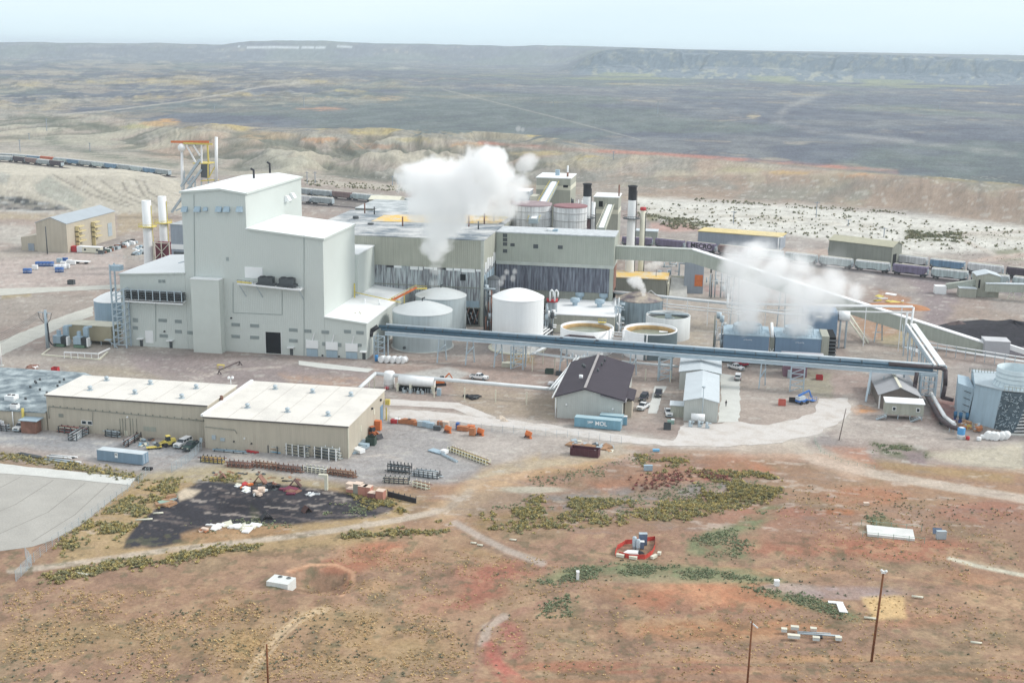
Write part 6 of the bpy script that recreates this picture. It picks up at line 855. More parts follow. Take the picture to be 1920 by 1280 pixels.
# rail side buildings 
def simple(name,label,cat,px0,px1,pyb0,pyt,dep,wm,rm,slope=0,Yo=None,low=0,ax='x'):
    a=g(px0,pyb0) if Yo is None else at(px0,pyb0,Yo)[:1]+(Yo,); Y=a[1]; c=at(px1,pyb0,Y); z=at(px0,pyt,Y)[1]; t=thing(name,label,cat,((a[0]+c[0])/2,Y,0)); x0,x1=a[0],c[0]
    if ax=='x': w_,r_=gable(t,x0,x1,Y,Y+dep,0,z,z+slope,'x',wm,rm,.3,.25)
    else: w_,r_=gable(t,x0,x1,Y,Y+dep,0,z,z+slope,'y',wm,rm,.3,.25)
    return t,w_,x0,x1,Y,z
lg=thing('long_shed','long blue grey shed with a yellowish roof beyond the graffiti cars','building',(10,600,0)); p=g(1308,458); q=g(1462,470); 
def skew(b,p,q,z0,z1,dep,o=0.): d=Vector((q[0]-p[0],q[1]-p[1],0)).normalized(); n_=Vector((-d.y,d.x,0))*dep; A0=Vector((*p,0))-d*o-n_.normalized()*o; A1=Vector((*q,0))+d*o-n_.normalized()*o; n_=n_+n_.normalized()*2*o; b.hexa([tuple(v+Vector((0,0,z0))) for v in (A0,A1,A1+n_,A0+n_)],[tuple(v+Vector((0,0,z1))) for v in (A0,A1,A1+n_,A0+n_)])
part(lg,'wall',GREYB,skew,p,q,0,ht(434,*p),14); part(lg,'roof',mat('yellowish_roof',A(224,206,150),.8,.15,.3),skew,p,q,ht(434,*p)+.02,ht(434,*p)+.4,14,.4)
part(lg,'downpipe',WHITE,lambda b:b.path([(q[0]-1,q[1]-1,0),(q[0]-1,q[1]-1,6.6),(q[0]+1.5,q[1]-1,7)],.3,6))
p=g(1552,487); q=g(1670,502); es=thing('engine_shed','olive gabled shed with a dark doorway beyond the railcars','building',(*p,0)); zt=ht(450,*p)
d=Vector((q[0]-p[0],q[1]-p[1],0)).normalized(); n_=Vector((-d.y,d.x,0))
def es_pt(u,v,z): return (p[0]+d.x*u+n_.x*v,p[1]+d.y*u+n_.y*v,z)
Lh=math.hypot(q[0]-p[0],q[1]-p[1]); part(es,'wall',OLIVED,lambda b:b.add([es_pt(u,v,z) for u in (0,Lh) for v,z in ((0,0),(12,0),(12,zt),(6,zt+1.8),(0,zt))],[(0,1,2,3,4),(9,8,7,6,5),(0,5,6,1),(1,6,7,2),(4,9,5,0)])); part(es,'roof',mat('olive_roof',A(188,186,164),.7,.08,.3,ribs=.8),lambda b:(b.hexa([es_pt(-.4,-.4,zt-.1),es_pt(Lh+.4,-.4,zt-.1),es_pt(Lh+.4,6,zt+1.82),es_pt(-.4,6,zt+1.82)],[es_pt(-.4,-.4,zt+.15),es_pt(Lh+.4,-.4,zt+.15),es_pt(Lh+.4,6,zt+2.1),es_pt(-.4,6,zt+2.1)]),b.hexa([es_pt(-.4,6,zt+1.82),es_pt(Lh+.4,6,zt+1.82),es_pt(Lh+.4,12.4,zt-.1),es_pt(-.4,12.4,zt-.1)],[es_pt(-.4,6,zt+2.1),es_pt(Lh+.4,6,zt+2.1),es_pt(Lh+.4,12.4,zt+.15),es_pt(-.4,12.4,zt+.15)]))); part(es,'doorway',DARK,lambda b:b.hexa([es_pt(Lh+.02,1.5,0),es_pt(Lh+.1,1.5,0),es_pt(Lh+.1,5.5,0),es_pt(Lh+.02,5.5,0)],[es_pt(Lh+.02,1.5,6),es_pt(Lh+.1,1.5,6),es_pt(Lh+.1,5.5,6),es_pt(Lh+.02,5.5,6)]))
cb_=simple('container_house','grey flat house with a pale frame beside the slender white stack','building',1190,1232,457,433,8,GALL,MROOF)[0]; _t=simple('store_house','olive store house with a pale roof at the edge of the main steam plume','building',692,748,404,374,13,OLIVE,OFFW,1.5); 
lt_,wlt,x0,x1,Y,z=simple('loadout_tower','olive train loadout tower with a pale band at right','tower',1828,1872,556,517,9,OLIVE,MROOF,1.2,ax='y'); sub(lt_,wlt,'pale_band',OFFW,lambda b:b.box(x0+3.5,x1-.8,Y-.08,Y,z-4.5,z-3)); sub(lt_,wlt,'window',DARK,lambda b:b.box(x0+.8,x0+1.5,Y-.1,Y,z-5,z-1.5)); part(lt_,'lower_house',OLIVE,lambda b:b.box(x0-6.8,x0-.1,Y-2.5,Y+2,0,3.6)); part(lt_,'lower_roof',MROOF,lambda b:b.box(x0-7,x0,Y-2.8,Y+2.2,3.6,3.8)); part(lt_,'side_conveyor',GALL,lambda b:b.beam((x0-11,Y+3,3.2),(x0,Y+3,5.4),2.4,2.2)); part(lt_,'side_hut',WHITE,lambda b:(b.box(x0-15.5,x0-11,Y+2,Y+6,0,3.2),))
q=g(1960,588,6.5); part(lt_,'outgoing_conveyor',GALL,lambda b:b.beam((x1-6,Y-2,4.4),(x1+32,Y-7,6.2),2.6,3.2)); part(lt_,'conveyor_roof',MROOF,lambda b:b.beam((x1-6,Y-2,6.15),(x1+32,Y-7,7.95),3,.25))
for dx in (4,9,17,22): part(lt_,'trestle',OFFW,lambda b:(b.beam((x1+dx-1.4,Y-4,-.3),(x1+dx-.6,Y-4,3.6),.25,.25),b.beam((x1+dx+1.4,Y-4,-.3),(x1+dx+.6,Y-4,3.6),.25,.25),b.beam((x1+dx-1,Y-4,1.2),(x1+dx+1,Y-4,1.2),.2,.2),b.beam((x1+dx-1,Y-4,1.2),(x1+dx+.8,Y-4,3.4),.15,.15)))
def mound(name,label,cx,cy,rx,ry,h_,m,seed=1,kind=None,cat='pile'):
    n=28; vs=[];fs=[]; 
    for k in range(9):
        for i in range(n):
            a=2*math.pi*i/n; r_=1-k/8.; w_=1+.22*(vn(np.array(math.cos(a)*2+seed),np.array(math.sin(a)*2+seed),3)-.5)*2; vs.append((rx*r_*w_*math.cos(a),ry*r_*w_*math.sin(a),h_*(1-r_**1.3)*(.8+.4*float(vn(np.array(i*.7+seed),np.array(k*.8),5)))-.15*(k==0)))
    for k in range(8):
        for i in range(n): fs.append((k*n+i,k*n+(i+1)%n,(k+1)*n+(i+1)%n,(k+1)*n+i))
    b=MB(); b.add(vs,fs,True); o=b.build(name,m); o.location=(cx,cy,0); return tag(o,label,cat,None,kind)
X,Y=g(1880,640); mound('coal_pile','wide black coal pile behind the grey block at the right edge',X+6,Y+12,26,22,4.6,COAL,2); X,Y=g(1795,615); mound('coal_pile','small dark peak left of the wide black coal pile',X,Y,6,6,2.6,mat('brown_coal',A(110,98,98),.95,.3,.5,bump=.4),5)
X,Y=g(1690,575); mound('dirt_mound','low orange earth bank beside the conveyor behind the steam',X,Y,13,7,1.6,mat('orange_dirt',A(196,142,104),.95,.25,.2,fine=.2),8)
# ---------------------------------------------------------------- vehicles
PW=mat('white_car_paint',(.8,.82,.84),.25,.03,.5,spec=.6); CP={'white':PW,'red':flat('red_car_paint',A(160,30,58),.3),'black':flat('black_car_paint',A(50,50,64),.3),'green':flat('dark_green_car_paint',A(62,84,84),.35)}
def pickup(label,col,bed=True):
    t=thing('pickup_truck' if bed else 'suv',label,'pickup' if bed else 'SUV',(0,0,0)); m=CP[col]; w=.95
    b=MB(); b.prism([(-2.75,.5),(2.7,.5),(2.78,.85),(2.7,1.12),(1.25,1.2),(.95,1.2),(-2.75,1.2)],-w,w,'y'); b.build('body',m,t)
    xb=-2.7 if not bed else -.85
    b=MB(); b.hexa([(xb,-w+.03,1.2),(1.3,-w+.03,1.2),(1.3,w-.03,1.2),(xb,w-.03,1.2)],[(xb+.25,-w+.18,1.86),(.55,-w+.18,1.86),(.55,w-.18,1.86),(xb+.25,w-.18,1.86)]); cab=b.build('cab',m,t)
    b=MB(); b.hexa([(.64,-w+.2,1.80),(1.3,-w+.12,1.24),(1.3,w-.12,1.24),(.64,w-.2,1.80)],[(.68,-w+.2,1.83),(1.34,-w+.12,1.27),(1.34,w-.12,1.27),(.68,w-.2,1.83)]); sub_=b.build('windscreen',GLASS,cab)
    for s_ in (-1,1):
        n=2 if bed else 3; xs=np.linspace(xb+.25,.95,n+1)
        for i in range(n): b=MB(); y0=s_*(w-.02);y1=s_*(w-.14); b.hexa([(xs[i]+.06,y0-.02,1.28),(xs[i+1]-.06,y0-.02,1.28),(xs[i+1]-.06,y0,1.28),(xs[i]+.06,y0,1.28)],[(xs[i]+.1,y1-.02,1.75),(xs[i+1]-.14,y1-.02,1.75),(xs[i+1]-.14,y1,1.75),(xs[i]+.1,y1,1.75)]); b.build('side_window',GLASS,cab)
    b=MB(); b.hexa([(xb-.02,-w+.2,1.3),(xb+.02,-w+.2,1.3),(xb+.02,w-.2,1.3),(xb-.02,w-.2,1.3)],[(xb+.18,-w+.25,1.78),(xb+.22,-w+.25,1.78),(xb+.22,w-.25,1.78),(xb+.18,w-.25,1.78)]); b.build('rear_window',GLASS,cab)
    if bed: b=MB(); b.box(-2.6,-.95,-w+.12,w-.12,1.205,1.22); b.build('truck_bed',CHAR,t)
    for x in (-1.75,1.75):
        for s_ in (-1,1): b=MB(); b.tube((x,s_*.78,.4),(x,s_*.98,.4),.4,14); wh=b.build('wheel',BLACK,t); b=MB(); b.tube((x,s_*.97,.4),(x,s_*1.0,.4),.2,10); b.build('rim',GALV,wh)
    b=MB(); b.box(2.68,2.84,-w,w,.42,.66); b.build('front_bumper',CHAR if col!='white' else GALV,t); b=MB(); b.box(-2.88,-2.72,-w,w,.45,.66); b.build('rear_bumper',CHAR,t)
    for s_ in (-1,1): b=MB(); b.box(2.66,2.8,s_*.7-.2,s_*.7+.2,.82,1.02); b.build('headlight',OFFW,t); b=MB(); b.box(-2.79,-2.74,s_*.82-.1,s_*.82+.1,.8,1.1); b.build('tail_light',REDP,t)
    b=MB(); b.box(2.76,2.8,-.5,.5,.72,1.02); b.build('grille',CHAR,t); return t
protos={}
def put_car(label,col,bed,rear,front,dx=0):
    a=g(*rear); c=g(*front); rz=math.atan2(c[1]-a[1],c[0]-a[0]); loc=((a[0]+c[0])/2,(a[1]+c[1])/2,.06); k=(col,bed)
    if k not in protos: o=pickup(label,col,bed); protos[k]=o; o.location=loc; o.rotation_euler=(0,0,rz); return o
    return dup(protos[k],loc,rz,label)
put_car('white SUV parked before the low building with the patched grey roof','white',False,(55,797),(27,812))
put_car('white car with a dark red front beside the dark green pickup','white',False,(357,829),(330,842)); 
put_car('dark green pickup behind the tan workshops, beside the fence','green',True,(372,834),(346,848))
put_car('white pickup standing alone in the yard below the pipe bridge','white',True,(881,709),(915,713)); put_car('white pickup half hidden by the dark roofed building','white',True,(1061,726),(1030,723))
put_car('white pickup with a black grille right of the blue container','white',True,(1217,759),(1194,774)); put_car('dark SUV behind the white pickup near the dark roofed building','black',False,(1212,743),(1201,757)); put_car('dark pickup on the concrete walk between the buildings','black',True,(1237,733),(1232,750)); put_car('white pickup facing the road beside the narrow metal shed','white',True,(1251,769),(1256,787))
put_car('white pickup beside the red one behind the metal sheds','white',True,(1362,688),(1397,697)); put_car('dark red pickup parked behind a white one','red',True,(1403,690),(1373,680)); put_car('white SUV seen from behind right of the rear metal shed','white',False,(1382,719),(1385,702))
# ---------------------------------------------------------------- containers, dumpsters and yard machines
def container(label,m,pa,pb,wd=2.44,h_=2.6,top=MROOF,L=None):
    a=Vector((*g(*pa),0)); c=Vector((*g(*pb),0)); L_=L or (c-a).length; rz=math.atan2(c.y-a.y,c.x-a.x); t=thing('shipping_container',label,'container',(a.x,a.y,.05),rz)
    b=MB(); b.box(0,L_,0,wd,0.1,h_); n=int(L_/.5); b.build('body',m,t); b=MB(); [b.box(.3+i*(L_-.6)/n,.45+i*(L_-.6)/n,-.04,0,.25,h_-.2) for i in range(n)]; b.build('corrugation',m,t)
    b=MB(); b.box(-.03,L_+.03,-.03,wd+.03,h_,h_+.05); b.build('roof',top,t); b=MB(); [b.box(x,x+.15,y,y+.15,0,h_+.04) for x in (-.04,L_-.11) for y in (-.05,wd-.1)]; b.build('corner_post',m,t)
    for s_ in (0,1): b=MB(); b.box(L_,L_+.06,.08+s_*wd/2,wd/2-.04+s_*wd/2,.2,h_-.1); d_=b.build('door',m,t); b=MB(); b.beam((L_+.09,.5+s_*1.2,.3),(L_+.09,.5+s_*1.2,h_-.2),.06,.06); b.build('lock_bar',WHITE,d_)
    return t
MOLM=mat('container_blue',A(128,172,192),.55,.08,.4,streak=.12); mo=container('blue grey container with white letters beside the dark roofed building',MOLM,(1077,800),(1163,808),top=mat('container_top',A(176,204,214),.6,.1,.4)); WL=flat('white_lettering',(.85,.87,.88)); text('MOL',1.5,(7.0,-.1,1.45),(math.pi/2,0,0),WL,mo,'lettering',.02,.03)
b=MB(); [b.beam((3.5+k*.45,-.08,1.2+k*.12),(4.0+k*.4,-.08,1.75),.12,.12) for k in range(3)]; b.beam((3.4,-.08,1.75),(4.9,-.08,1.85),.1,.14); b.build('logo',WL,mo)
bc=container('plain steel blue container with a white placard, by the asphalt lot',mat('steel_blue_container',A(136,160,180),.6,.06,.3,streak=.1),(183,863),(263,872),top=mat('container_top_pale',A(204,214,220),.6,.08,.4),L=11.9); b=MB(); b.box(4.7,5.5,-.09,-.05,1.2,2.35); pl_=b.build('placard',WL,bc); b=MB(); b.box(4.8,5.35,-.12,-.09,1.85,2.1); b.build('placard_print',CHAR,pl_)
container('short pale blue container standing behind the lettered one',MOLM,(1124,795),(1168,799),h_=2.5,top=MATS['container_top'],L=6); X,Y=g(1171,796); t=thing('cabinet','small blue grey cabinet at the end of the containers','cabinet',(X,Y,0)); b=MB(); b.box(-.5,.6,-.5,.6,.05,2.3); b.build('body',MOLM,t); b=MB(); b.box(-.55,.65,-.55,.65,2.3,2.4); b.build('top',WHITE,t)
def bin_(name,label,cat,px_,py_,L_,wd,h_,m,rz=0.,inner=DARK,fill=None,grp=None):
    X,Y=g(px_,py_); t=thing(name,label,cat,(X,Y,.03),rz,grp); b=MB(); th=.1
    b.box(-L_/2,L_/2,-wd/2,-wd/2+th,0,h_); b.box(-L_/2,L_/2,wd/2-th,wd/2,0,h_); b.box(-L_/2,-L_/2+th,-wd/2+th,wd/2-th,0,h_); b.box(L_/2-th,L_/2,-wd/2+th,wd/2-th,0,h_); b.build('body',m,t); b=MB(); b.box(-L_/2+th,L_/2-th,-wd/2+th,wd/2-th,.05,h_*.55); b.build('contents',inner,t); b=MB(); [b.box(x-.06,x+.06,-wd/2-.08,-wd/2,0.05,h_-.05) for x in np.linspace(-L_/2+.3,L_/2-.3,max(3,int(L_/.9)))]; b.build('stiffener',m,t)
    if fill: b=MB(); r_=random.Random(4); [b.cb(r_.uniform(-L_*.4,L_*.4),r_.uniform(-wd*.3,wd*.3),h_*.55,.5,.35,.3) for _ in range(7)]; b.build('rubbish',fill,t)
    return t
bin_('dumpster','long dark maroon open dumpster holding a few white scraps','dumpster',1097,853,7.,2.4,1.9,mat('maroon_paint',A(92,56,66),.6,.15,.5),-.12,BLACK,WHITE); bin_('dumpster','dark green dumpster under the pipe run left of the dark roof','dumpster',1030,700,2.5,1.8,1.4,mat('dark_green_paint',A(66,84,76),.6,.1,.5)); bin_('dumpster','small black dumpster right of the dark green one','dumpster',1048,703,1.9,1.5,1.1,CHAR); bin_('dumpster','black dumpster beside the road near the metal sheds','dumpster',1251,804,1.9,1.7,1.5,CHAR); bin_('skip','red open skip alone beside the pipe bridge trestle','skip',1536,711,2.,1.8,1.3,REDP); bin_('skip','black small skip beside the blue boom lift','skip',1486,753,2.,1.5,1.1,BLACK); bin_('crate','dull red square crate near the blue boom lift','crate',1466,759,2.,1.8,1.5,mat('dull_red_paint',A(206,112,100))); bin_('skip','bright red skip behind the patched grey roof','skip',104,697,1.9,1.6,1.4,REDP); bin_('dumpster','dark green dumpster beside the end wall of the tan workshop','dumpster',696,833,2.3,2,2,MATS['dark_green_paint']); bin_('bin','black low bin at the corner of the asphalt lot','bin',277,880,2.2,1,.5,BLACK); bin_('bin','dark square bin alone beyond the diagonal road','bin',134,533,2.6,1.8,1.8,CHAR)
X,Y=g(1255,797); t=thing('scrap_stack','green and white scrap stacked behind the black dumpster','stack',(X,Y,0)); b=MB(); b.cb(.3,1.6,.02,1.8,1.2,.9); b.build('crate',mat('pale_green_paint',A(140,170,160)),t); b=MB(); b.cb(.8,1.8,.95,.9,.7,.3); b.build('sack',WHITE,t)
def lift(px_,py_):
    X,Y=g(px_,py_); t=thing('boom_lift','blue boom lift with its arm folded, on the right of the yard','boom lift',(X,Y,.02),math.radians(40)); m=mat('lift_blue',A(70,124,200),.4,.1,.5)
    b=MB(); b.box(-1.6,1.6,-1,1,.6,1.2); b.build('chassis',m,t); [(lambda w_:w_)(MB().tube((x,y-.25,.5),(x,y+.25,.5),.5,12).build('wheel',BLACK,t)) for x in (-1.1,1.1) for y in (-1.,1.)]; b=MB(); b.box(-1.7,.6,-.8,.8,1.2,2.2); b.build('turret',MATS['container_top_pale'],t); b=MB(); b.beam((-1.4,0,2.4),(2.6,0,3.4),.4,.45); b.beam((2.6,0,3.4),(3.6,0,1.2),.3,.3); b.build('boom',m,t); b=MB(); b.box(3.3,4.9,-.8,.8,.3,.4); [b.beam((3.3,y,1.4),(4.9,y,1.4),.07,.07) for y in (-.8,.8)]; [b.beam((x,y,.3),(x,y,1.4),.07,.07) for x in (3.3,4.9) for y in (-.8,.8)]; b.build('basket',m,t)
lift(1503,756)
def loader(name,label,px_,py_,rz,m,s=1.,bucket=CHAR):
    X,Y=g(px_,py_); t=thing(name,label,name.replace('_',' '),(X,Y,.02),rz); b=MB(); b.box(-1.8*s,1.1*s,-.8*s,.8*s,.6*s,1.5*s); b.box(-1.8*s,-.5*s,-.7*s,.7*s,1.5*s,1.9*s); b.build('body',m,t); b=MB(); b.hexa([(-.5*s,-.65*s,1.5*s),(.7*s,-.65*s,1.5*s),(.7*s,.65*s,1.5*s),(-.5*s,.65*s,1.5*s)],[(-.4*s,-.6*s,2.7*s),(.45*s,-.6*s,2.7*s),(.45*s,.6*s,2.7*s),(-.4*s,.6*s,2.7*s)]); c=b.build('cab',GLASS,t); b=MB(); b.box(-.5*s,.6*s,-.68*s,.68*s,2.7*s,2.82*s); b.build('cab_roof',m,c)
    for x in (-1.2,.9):
        for y in (-.85,.85): b=MB(); b.tube((x*s,(y-.2)*s,.6*s),(x*s,(y+.2)*s,.6*s),.6*s,12); b.build('wheel',BLACK,t)
    b=MB(); b.beam((.6*s,.5*s,1.6*s),(2.6*s,.5*s,.9*s),.2*s,.25*s); b.beam((.6*s,-.5*s,1.6*s),(2.6*s,-.5*s,.9*s),.2*s,.25*s); b.build('arm',m,t); b=MB(); b.prism([(2.5*s,.2*s),(3.5*s,.15*s),(3.3*s,.4*s),(2.7*s,1.3*s),(2.5*s,1.2*s)],-1.*s,1.*s,'y'); b.build('bucket',bucket,t); return t
loader('wheel_loader','orange loader with a raised arm against the tan workshop end wall',698,818,-.6,mat('dull_orange',A(196,116,76),.6,.2,.8),.95,BLACK); loader('forklift','yellow forklift before the tan workshops, right of the junk pallets',316,836,-2.4,YEL,.95)
X,Y=g(826,722); t=thing('excavator','small orange excavator behind the white tanks in the yard','excavator',(X,Y,.02),.4); b=MB(); b.box(-1.5,1.5,-1,-.5,0,.7); b.box(-1.5,1.5,.5,1,0,.7); b.build('track',BLACK,t); b=MB(); b.box(-1.4,1.,-.9,.9,.8,1.9); b.build('body',ORA,t); b=MB(); b.box(-.2,.9,-.85,.1,1.9,2.8); b.build('cab',GLASS,t); b=MB(); b.beam((.8,.3,1.5),(2.6,.3,3.4),.3,.35); b.beam((2.6,.3,3.4),(3.8,.3,1.4),.25,.3); b.build('arm',ORA,t); b=MB(); b.prism([(3.4,.6),(4.2,.7),(4.1,1.4),(3.6,1.5)],-.1,.7,'y'); b.build('bucket',CHAR,t)
# person
X,Y=g(1361,762); pe=thing('person','person in dark clothes standing on the concrete beside the metal shed','person',(X,Y,.07),.3)
me_=bpy.data.meshes.new('body'); V_=[(0,0,.95),(0,0,1.2),(0,0,1.42),(0,0,1.55),(0,0,1.66),(.1,0,.9),(.12,.02,.5),(.13,0,.08),(.13,.14,.04),(-.1,0,.9),(-.12,.03,.5),(-.13,.02,.08),(-.13,.16,.04),(.2,0,1.42),(.26,.02,1.15),(.25,.12,.92),(-.2,0,1.42),(-.26,.02,1.15),(-.24,.12,.9)]; E2=[(0,1),(1,2),(2,3),(3,4),(0,5),(5,6),(6,7),(7,8),(0,9),(9,10),(10,11),(11,12),(2,13),(13,14),(14,15),(2,16),(16,17),(17,18)]; R2=[.15,.14,.15,.06,.11,.1,.075,.055,.04,.1,.075,.055,.04,.07,.05,.04,.07,.05,.04]
me_.from_pydata(V_,E2,[]); po=bpy.data.objects.new('body',me_); C.objects.link(po); sk=po.modifiers.new('s','SKIN'); 
for i,r_ in enumerate(R2): me_.skin_vertices[0].data[i].radius=(r_,r_)
me_.skin_vertices[0].data[0].use_root=True; po.modifiers.new('u','SUBSURF').levels=1; dg=bpy.context.evaluated_depsgraph_get(); nm_=bpy.data.meshes.new_from_object(po.evaluated_get(dg)); po.modifiers.clear(); po.data=nm_; nm_.materials.clear(); nm_.materials.append(flat('dark_clothes',A(60,56,62),.9)); po.parent=pe; b=MB(); b.ball((0,0,1.74),.13,10,6); b.build('cap',flat('brown_cap',A(96,80,72)),pe)
# drums, tanks, poly containers
def drum(name,label,px_,py_,r_,h_,m,grp=None,lie=False,rz=0.,cap=None):
    X,Y=g(px_,py_); t=thing(name,label,'tank' if h_>1.2 else 'drum',(X,Y,.02),rz,grp); b=MB()
    if lie: b.tube((-h_/2,0,r_),(h_/2,0,r_),r_,14)
    else: b.lathe(0,0,[(r_,0),(r_,h_*.92),(r_*.8,h_),(.02,h_+.03)],16,True,(True,False))
    b.build('shell',m,t); b=MB(); 
    if lie: [b.tube((x,0,r_),(x+.08,0,r_),r_*1.04,14) for x in (-h_*.3,h_*.25)]
    else: [b.lathe(0,0,[(r_*1.03,z),(r_*1.03,z+.06),(r_,z+.08)],16) for z in (h_*.3,h_*.6)]
    b.build('band',cap or m,t); return t
for i,x in enumerate((717,727,738,749,757)): drum('poly_tank',OR[i]+' white round tank from the left in the row beside the big grey tank',x,679+i*.4,1.05,2.0,WHITE,'white round tanks in a row',True,1.2,GALV)
drum('poly_tank','blue drum at the left end of the white round tanks',706,677,.55,2.,mat('bright_blue_paint',A(80,150,210)),None)
drum('vertical_tank','tall white upright tank beneath the left end of the lagged pipe',730,727,1.6,4.9,TANKW)
X,Y=g(778,735); t=thing('horizontal_tank','long white tank over a black pit beside the upright white tank','tank',(X,Y,0)); b=MB(); b.tube((-5.,1.5,2.9),(5.4,1.2,2.9),1.5,20); b.build('shell',TANKW,t); b=MB(); b.box(-5.4,5.6,.2,3.4,0.02,1.1); b.build('pit',DARK,t); b=MB(); [b.box(x,x+.6,-.3,2.8,0,2.2) for x in (-1.6,4.8,-5.4)]; b.build('saddle',OFFW,t); b=MB(); r_=random.Random(2); [b.beam((x,-1.2,.1),(x+r_.uniform(-.5,.5),-1.2+r_.uniform(-.6,.6),1.5),.12,.12) for x in np.linspace(-3.5,6,16)]; [b.cb(x,-1.3,0,.7,.6,.8) for x in (-2.8,-1,1.2,2.6)]; b.build('pump_piping',GALV,t); b=MB(); b.cb(7.4,-1.6,0,1.1,1,2); b.build('cabinet',BLUEL,t); drum('drum','red and white drum lying before the upright white tank',725,730,.4,1.2,REDP,None,True,.4,WHITE)
for i,(x,y) in enumerate(((1835,824),(1842,820),(1852,825),(1861,826),(1868,827),(1878,826),(1886,825))): drum('poly_tank',['small front','small rear','first large','second large','third large','fourth large','last, rightmost large'][i]+' white poly tank at the foot of the big right cooling tower',x,y-(3 if i>1 else -2),.95 if i>1 else .6,2.2 if i>1 else 1.,TANKW,'white poly tanks below the right cooling tower',i>1,1.15)
t=drum('poly_tank','blue banded round tank beside the fat dark ground pipe',1801,822,.95,3.,TANKW,None); b=MB(); b.lathe(0,0,[(.98,1.2),(.98,2.8),(.7,3.05)],16); b.build('blue_jacket',mat('jacket_blue',A(90,160,214)),t); drum('drum','red drum in front of the blue banded tank',1814,824,.5,.9,REDP)
BLP=mat('poly_blue',A(50,100,170),.4,.1,.8)
k=0
for r0,(xs,y) in enumerate((([71,78,84,90,97],502),([106,112,120],505),([48,55],512),([108,115],510))): 
    for i,x in enumerate(xs): drum('poly_drum','blue and white drum in the far left yard, %s of its %s cluster'%(OR[i],['long','short','lone left','front right'][r0]),x,y-(3 if r0==0 else 0),1.1,2.0,BLP if r0!=1 else mat('poly_white',(.75,.78,.82)),'blue and white drums in the left yard',False,0,WHITE)
for i,(x,y,m) in enumerate(((112,492,BLUEL),(122,491,BLP),(130,495,WHITE),(137,496,WHITE),(119,498,WHITE),(126,503,WHITE),(66,505,WHITE))): X,Y=g(x,y); t=thing('tote',['pale blue tote behind the drums','dark blue tote behind the drums','left white tote behind the drums','right white tote behind the drums','white tote amid the blue drums','white tote in front, right of the blue drums','white tote left of the blue drum row'][i],'tote',(X,Y,0),.2,'totes in the left yard'); b=MB(); b.cb(0,0,.15,2.2,1.6,1.7); b.build('tank',m,t); b=MB(); b.cb(0,0,0,2.3,1.7,.15); b.build('pallet',CHAR,t)
X,Y=g(152,494); t=thing('flatbed_trailer','white flat trailer right of the blue drums','trailer',(X,Y,0)); b=MB(); b.cb(0,0,.9,8.5,2.4,.25); b.build('deck',WHITE,t); b=MB(); [b.tube((x,-1.1,.45),(x,1.1,.45),.45,8) for x in (-2.6,-1.6,2.6)]; b.build('wheel',BLACK,t)
X,Y=g(174,474); t=thing('site_cabin','small cream cabin beside the long wall of the far tan warehouse','cabin',(X,Y,0)); b=MB(); b.cb(0,0,.2,9,3,2.6); b.build('body',OFFW,t); b=MB(); b.cb(0,0,2.8,9.4,3.4,.2); b.build('roof',WHITE,t); b=MB(); [b.cb(x,-1.52,1.2,1,.08,.9) for x in (-3,3)]; b.build('window',GLASS,t)
X,Y=g(147,472); t=thing('site_cabin','red and white hut beside the small cream cabin','hut',(X,Y,0)); b=MB(); b.cb(-1.6,0,.1,3,3,2.6); b.build('body',REDP,t); b=MB(); b.cb(1.5,0,.1,2.8,3,2.8); b.build('white_end',WHITE,t)
# pile of tyres and scrap beside the far warehouse: each lump its own thing
JM=[CHAR,GALV,BLACK,MATS['dark_green_paint'],WHITE,RUST]; r_=random.Random(11)
sp=thing('scrap_heap','long heap of dark scrap along the far tan warehouse','heap',(*g(220,462),0)); 
for i in range(70):
    x=190+r_.random()*66; y=473-(x-190)*.30+r_.uniform(-3,4); X,Y=g(x,y); b=MB((*g(220,462),0)); b.cb(X,Y,0,r_.uniform(.8,2.4),r_.uniform(.8,2.2),r_.uniform(.5,1.7)); b.build('scrap_piece',JM[r_.randrange(6)],sp)
sp2=thing('scrap_heap','small heap of white and grey scrap beside the white stacks','heap',(*g(260,474),0))
for i in range(26): x=249+r_.random()*22; y=464+r_.random()*15; X,Y=g(x,y); b=MB((*g(260,474),0)); b.cb(X,Y,0,r_.uniform(.8,2.4),r_.uniform(.8,2.2),r_.uniform(.4,1.2)); b.build('scrap_piece',[WHITE,GALV,BLUEL,CHAR][i%4],sp2)
# ---------------------------------------------------------------- pipe storage racks and stock
STK={'grey':GALV,'dark':CHAR,'rust':RUST,'white':WHITE,'blue':mat('stock_blue',A(120,180,214)),'wood':WOOD,'cream':OFFW,'black':BLACK,'red':REDP,'yellow':YEL,'green':mat('sage_paint',A(150,176,160))}
def rack(label,pa,pb,tiers,posts,h_,dep,cols,postm,seed=0,grp='storage racks of pipe and bar'):
    a=Vector((*g(*pa),0)); c=Vector((*g(*pb),0)); L_=(c-a).length; rz=math.atan2(c.y-a.y,c.x-a.x); t=thing('storage_rack',label,'rack',(a.x,a.y,.02),rz,grp); r_=random.Random(seed)
    for x in np.linspace(.3,L_-.3,posts):
        b=MB(); b.box(x-.09,x+.09,-.09,.09,0,h_); b.box(x-.09,x+.09,dep-.09,dep+.09,0,h_); [b.box(x-.06,x+.06,0,dep,h_*(k+.15)/tiers-.06,h_*(k+.15)/tiers+.06) for k in range(tiers)]; b.build('upright',postm,t)
    for k in range(tiers):
        for j in range(4):
            b=MB(); y=.12+dep*j/4+.1; z=h_*(k+.15)/tiers+.18; x0=r_.uniform(-.6,.4); x1=L_+r_.uniform(-.8,.7); b.tube((x0,y,z),(x1,y,z+.02),r_.uniform(.06,.13),6); b.build('stock_pipe',STK[cols[(k*4+j)%len(cols)]],t)
    return t
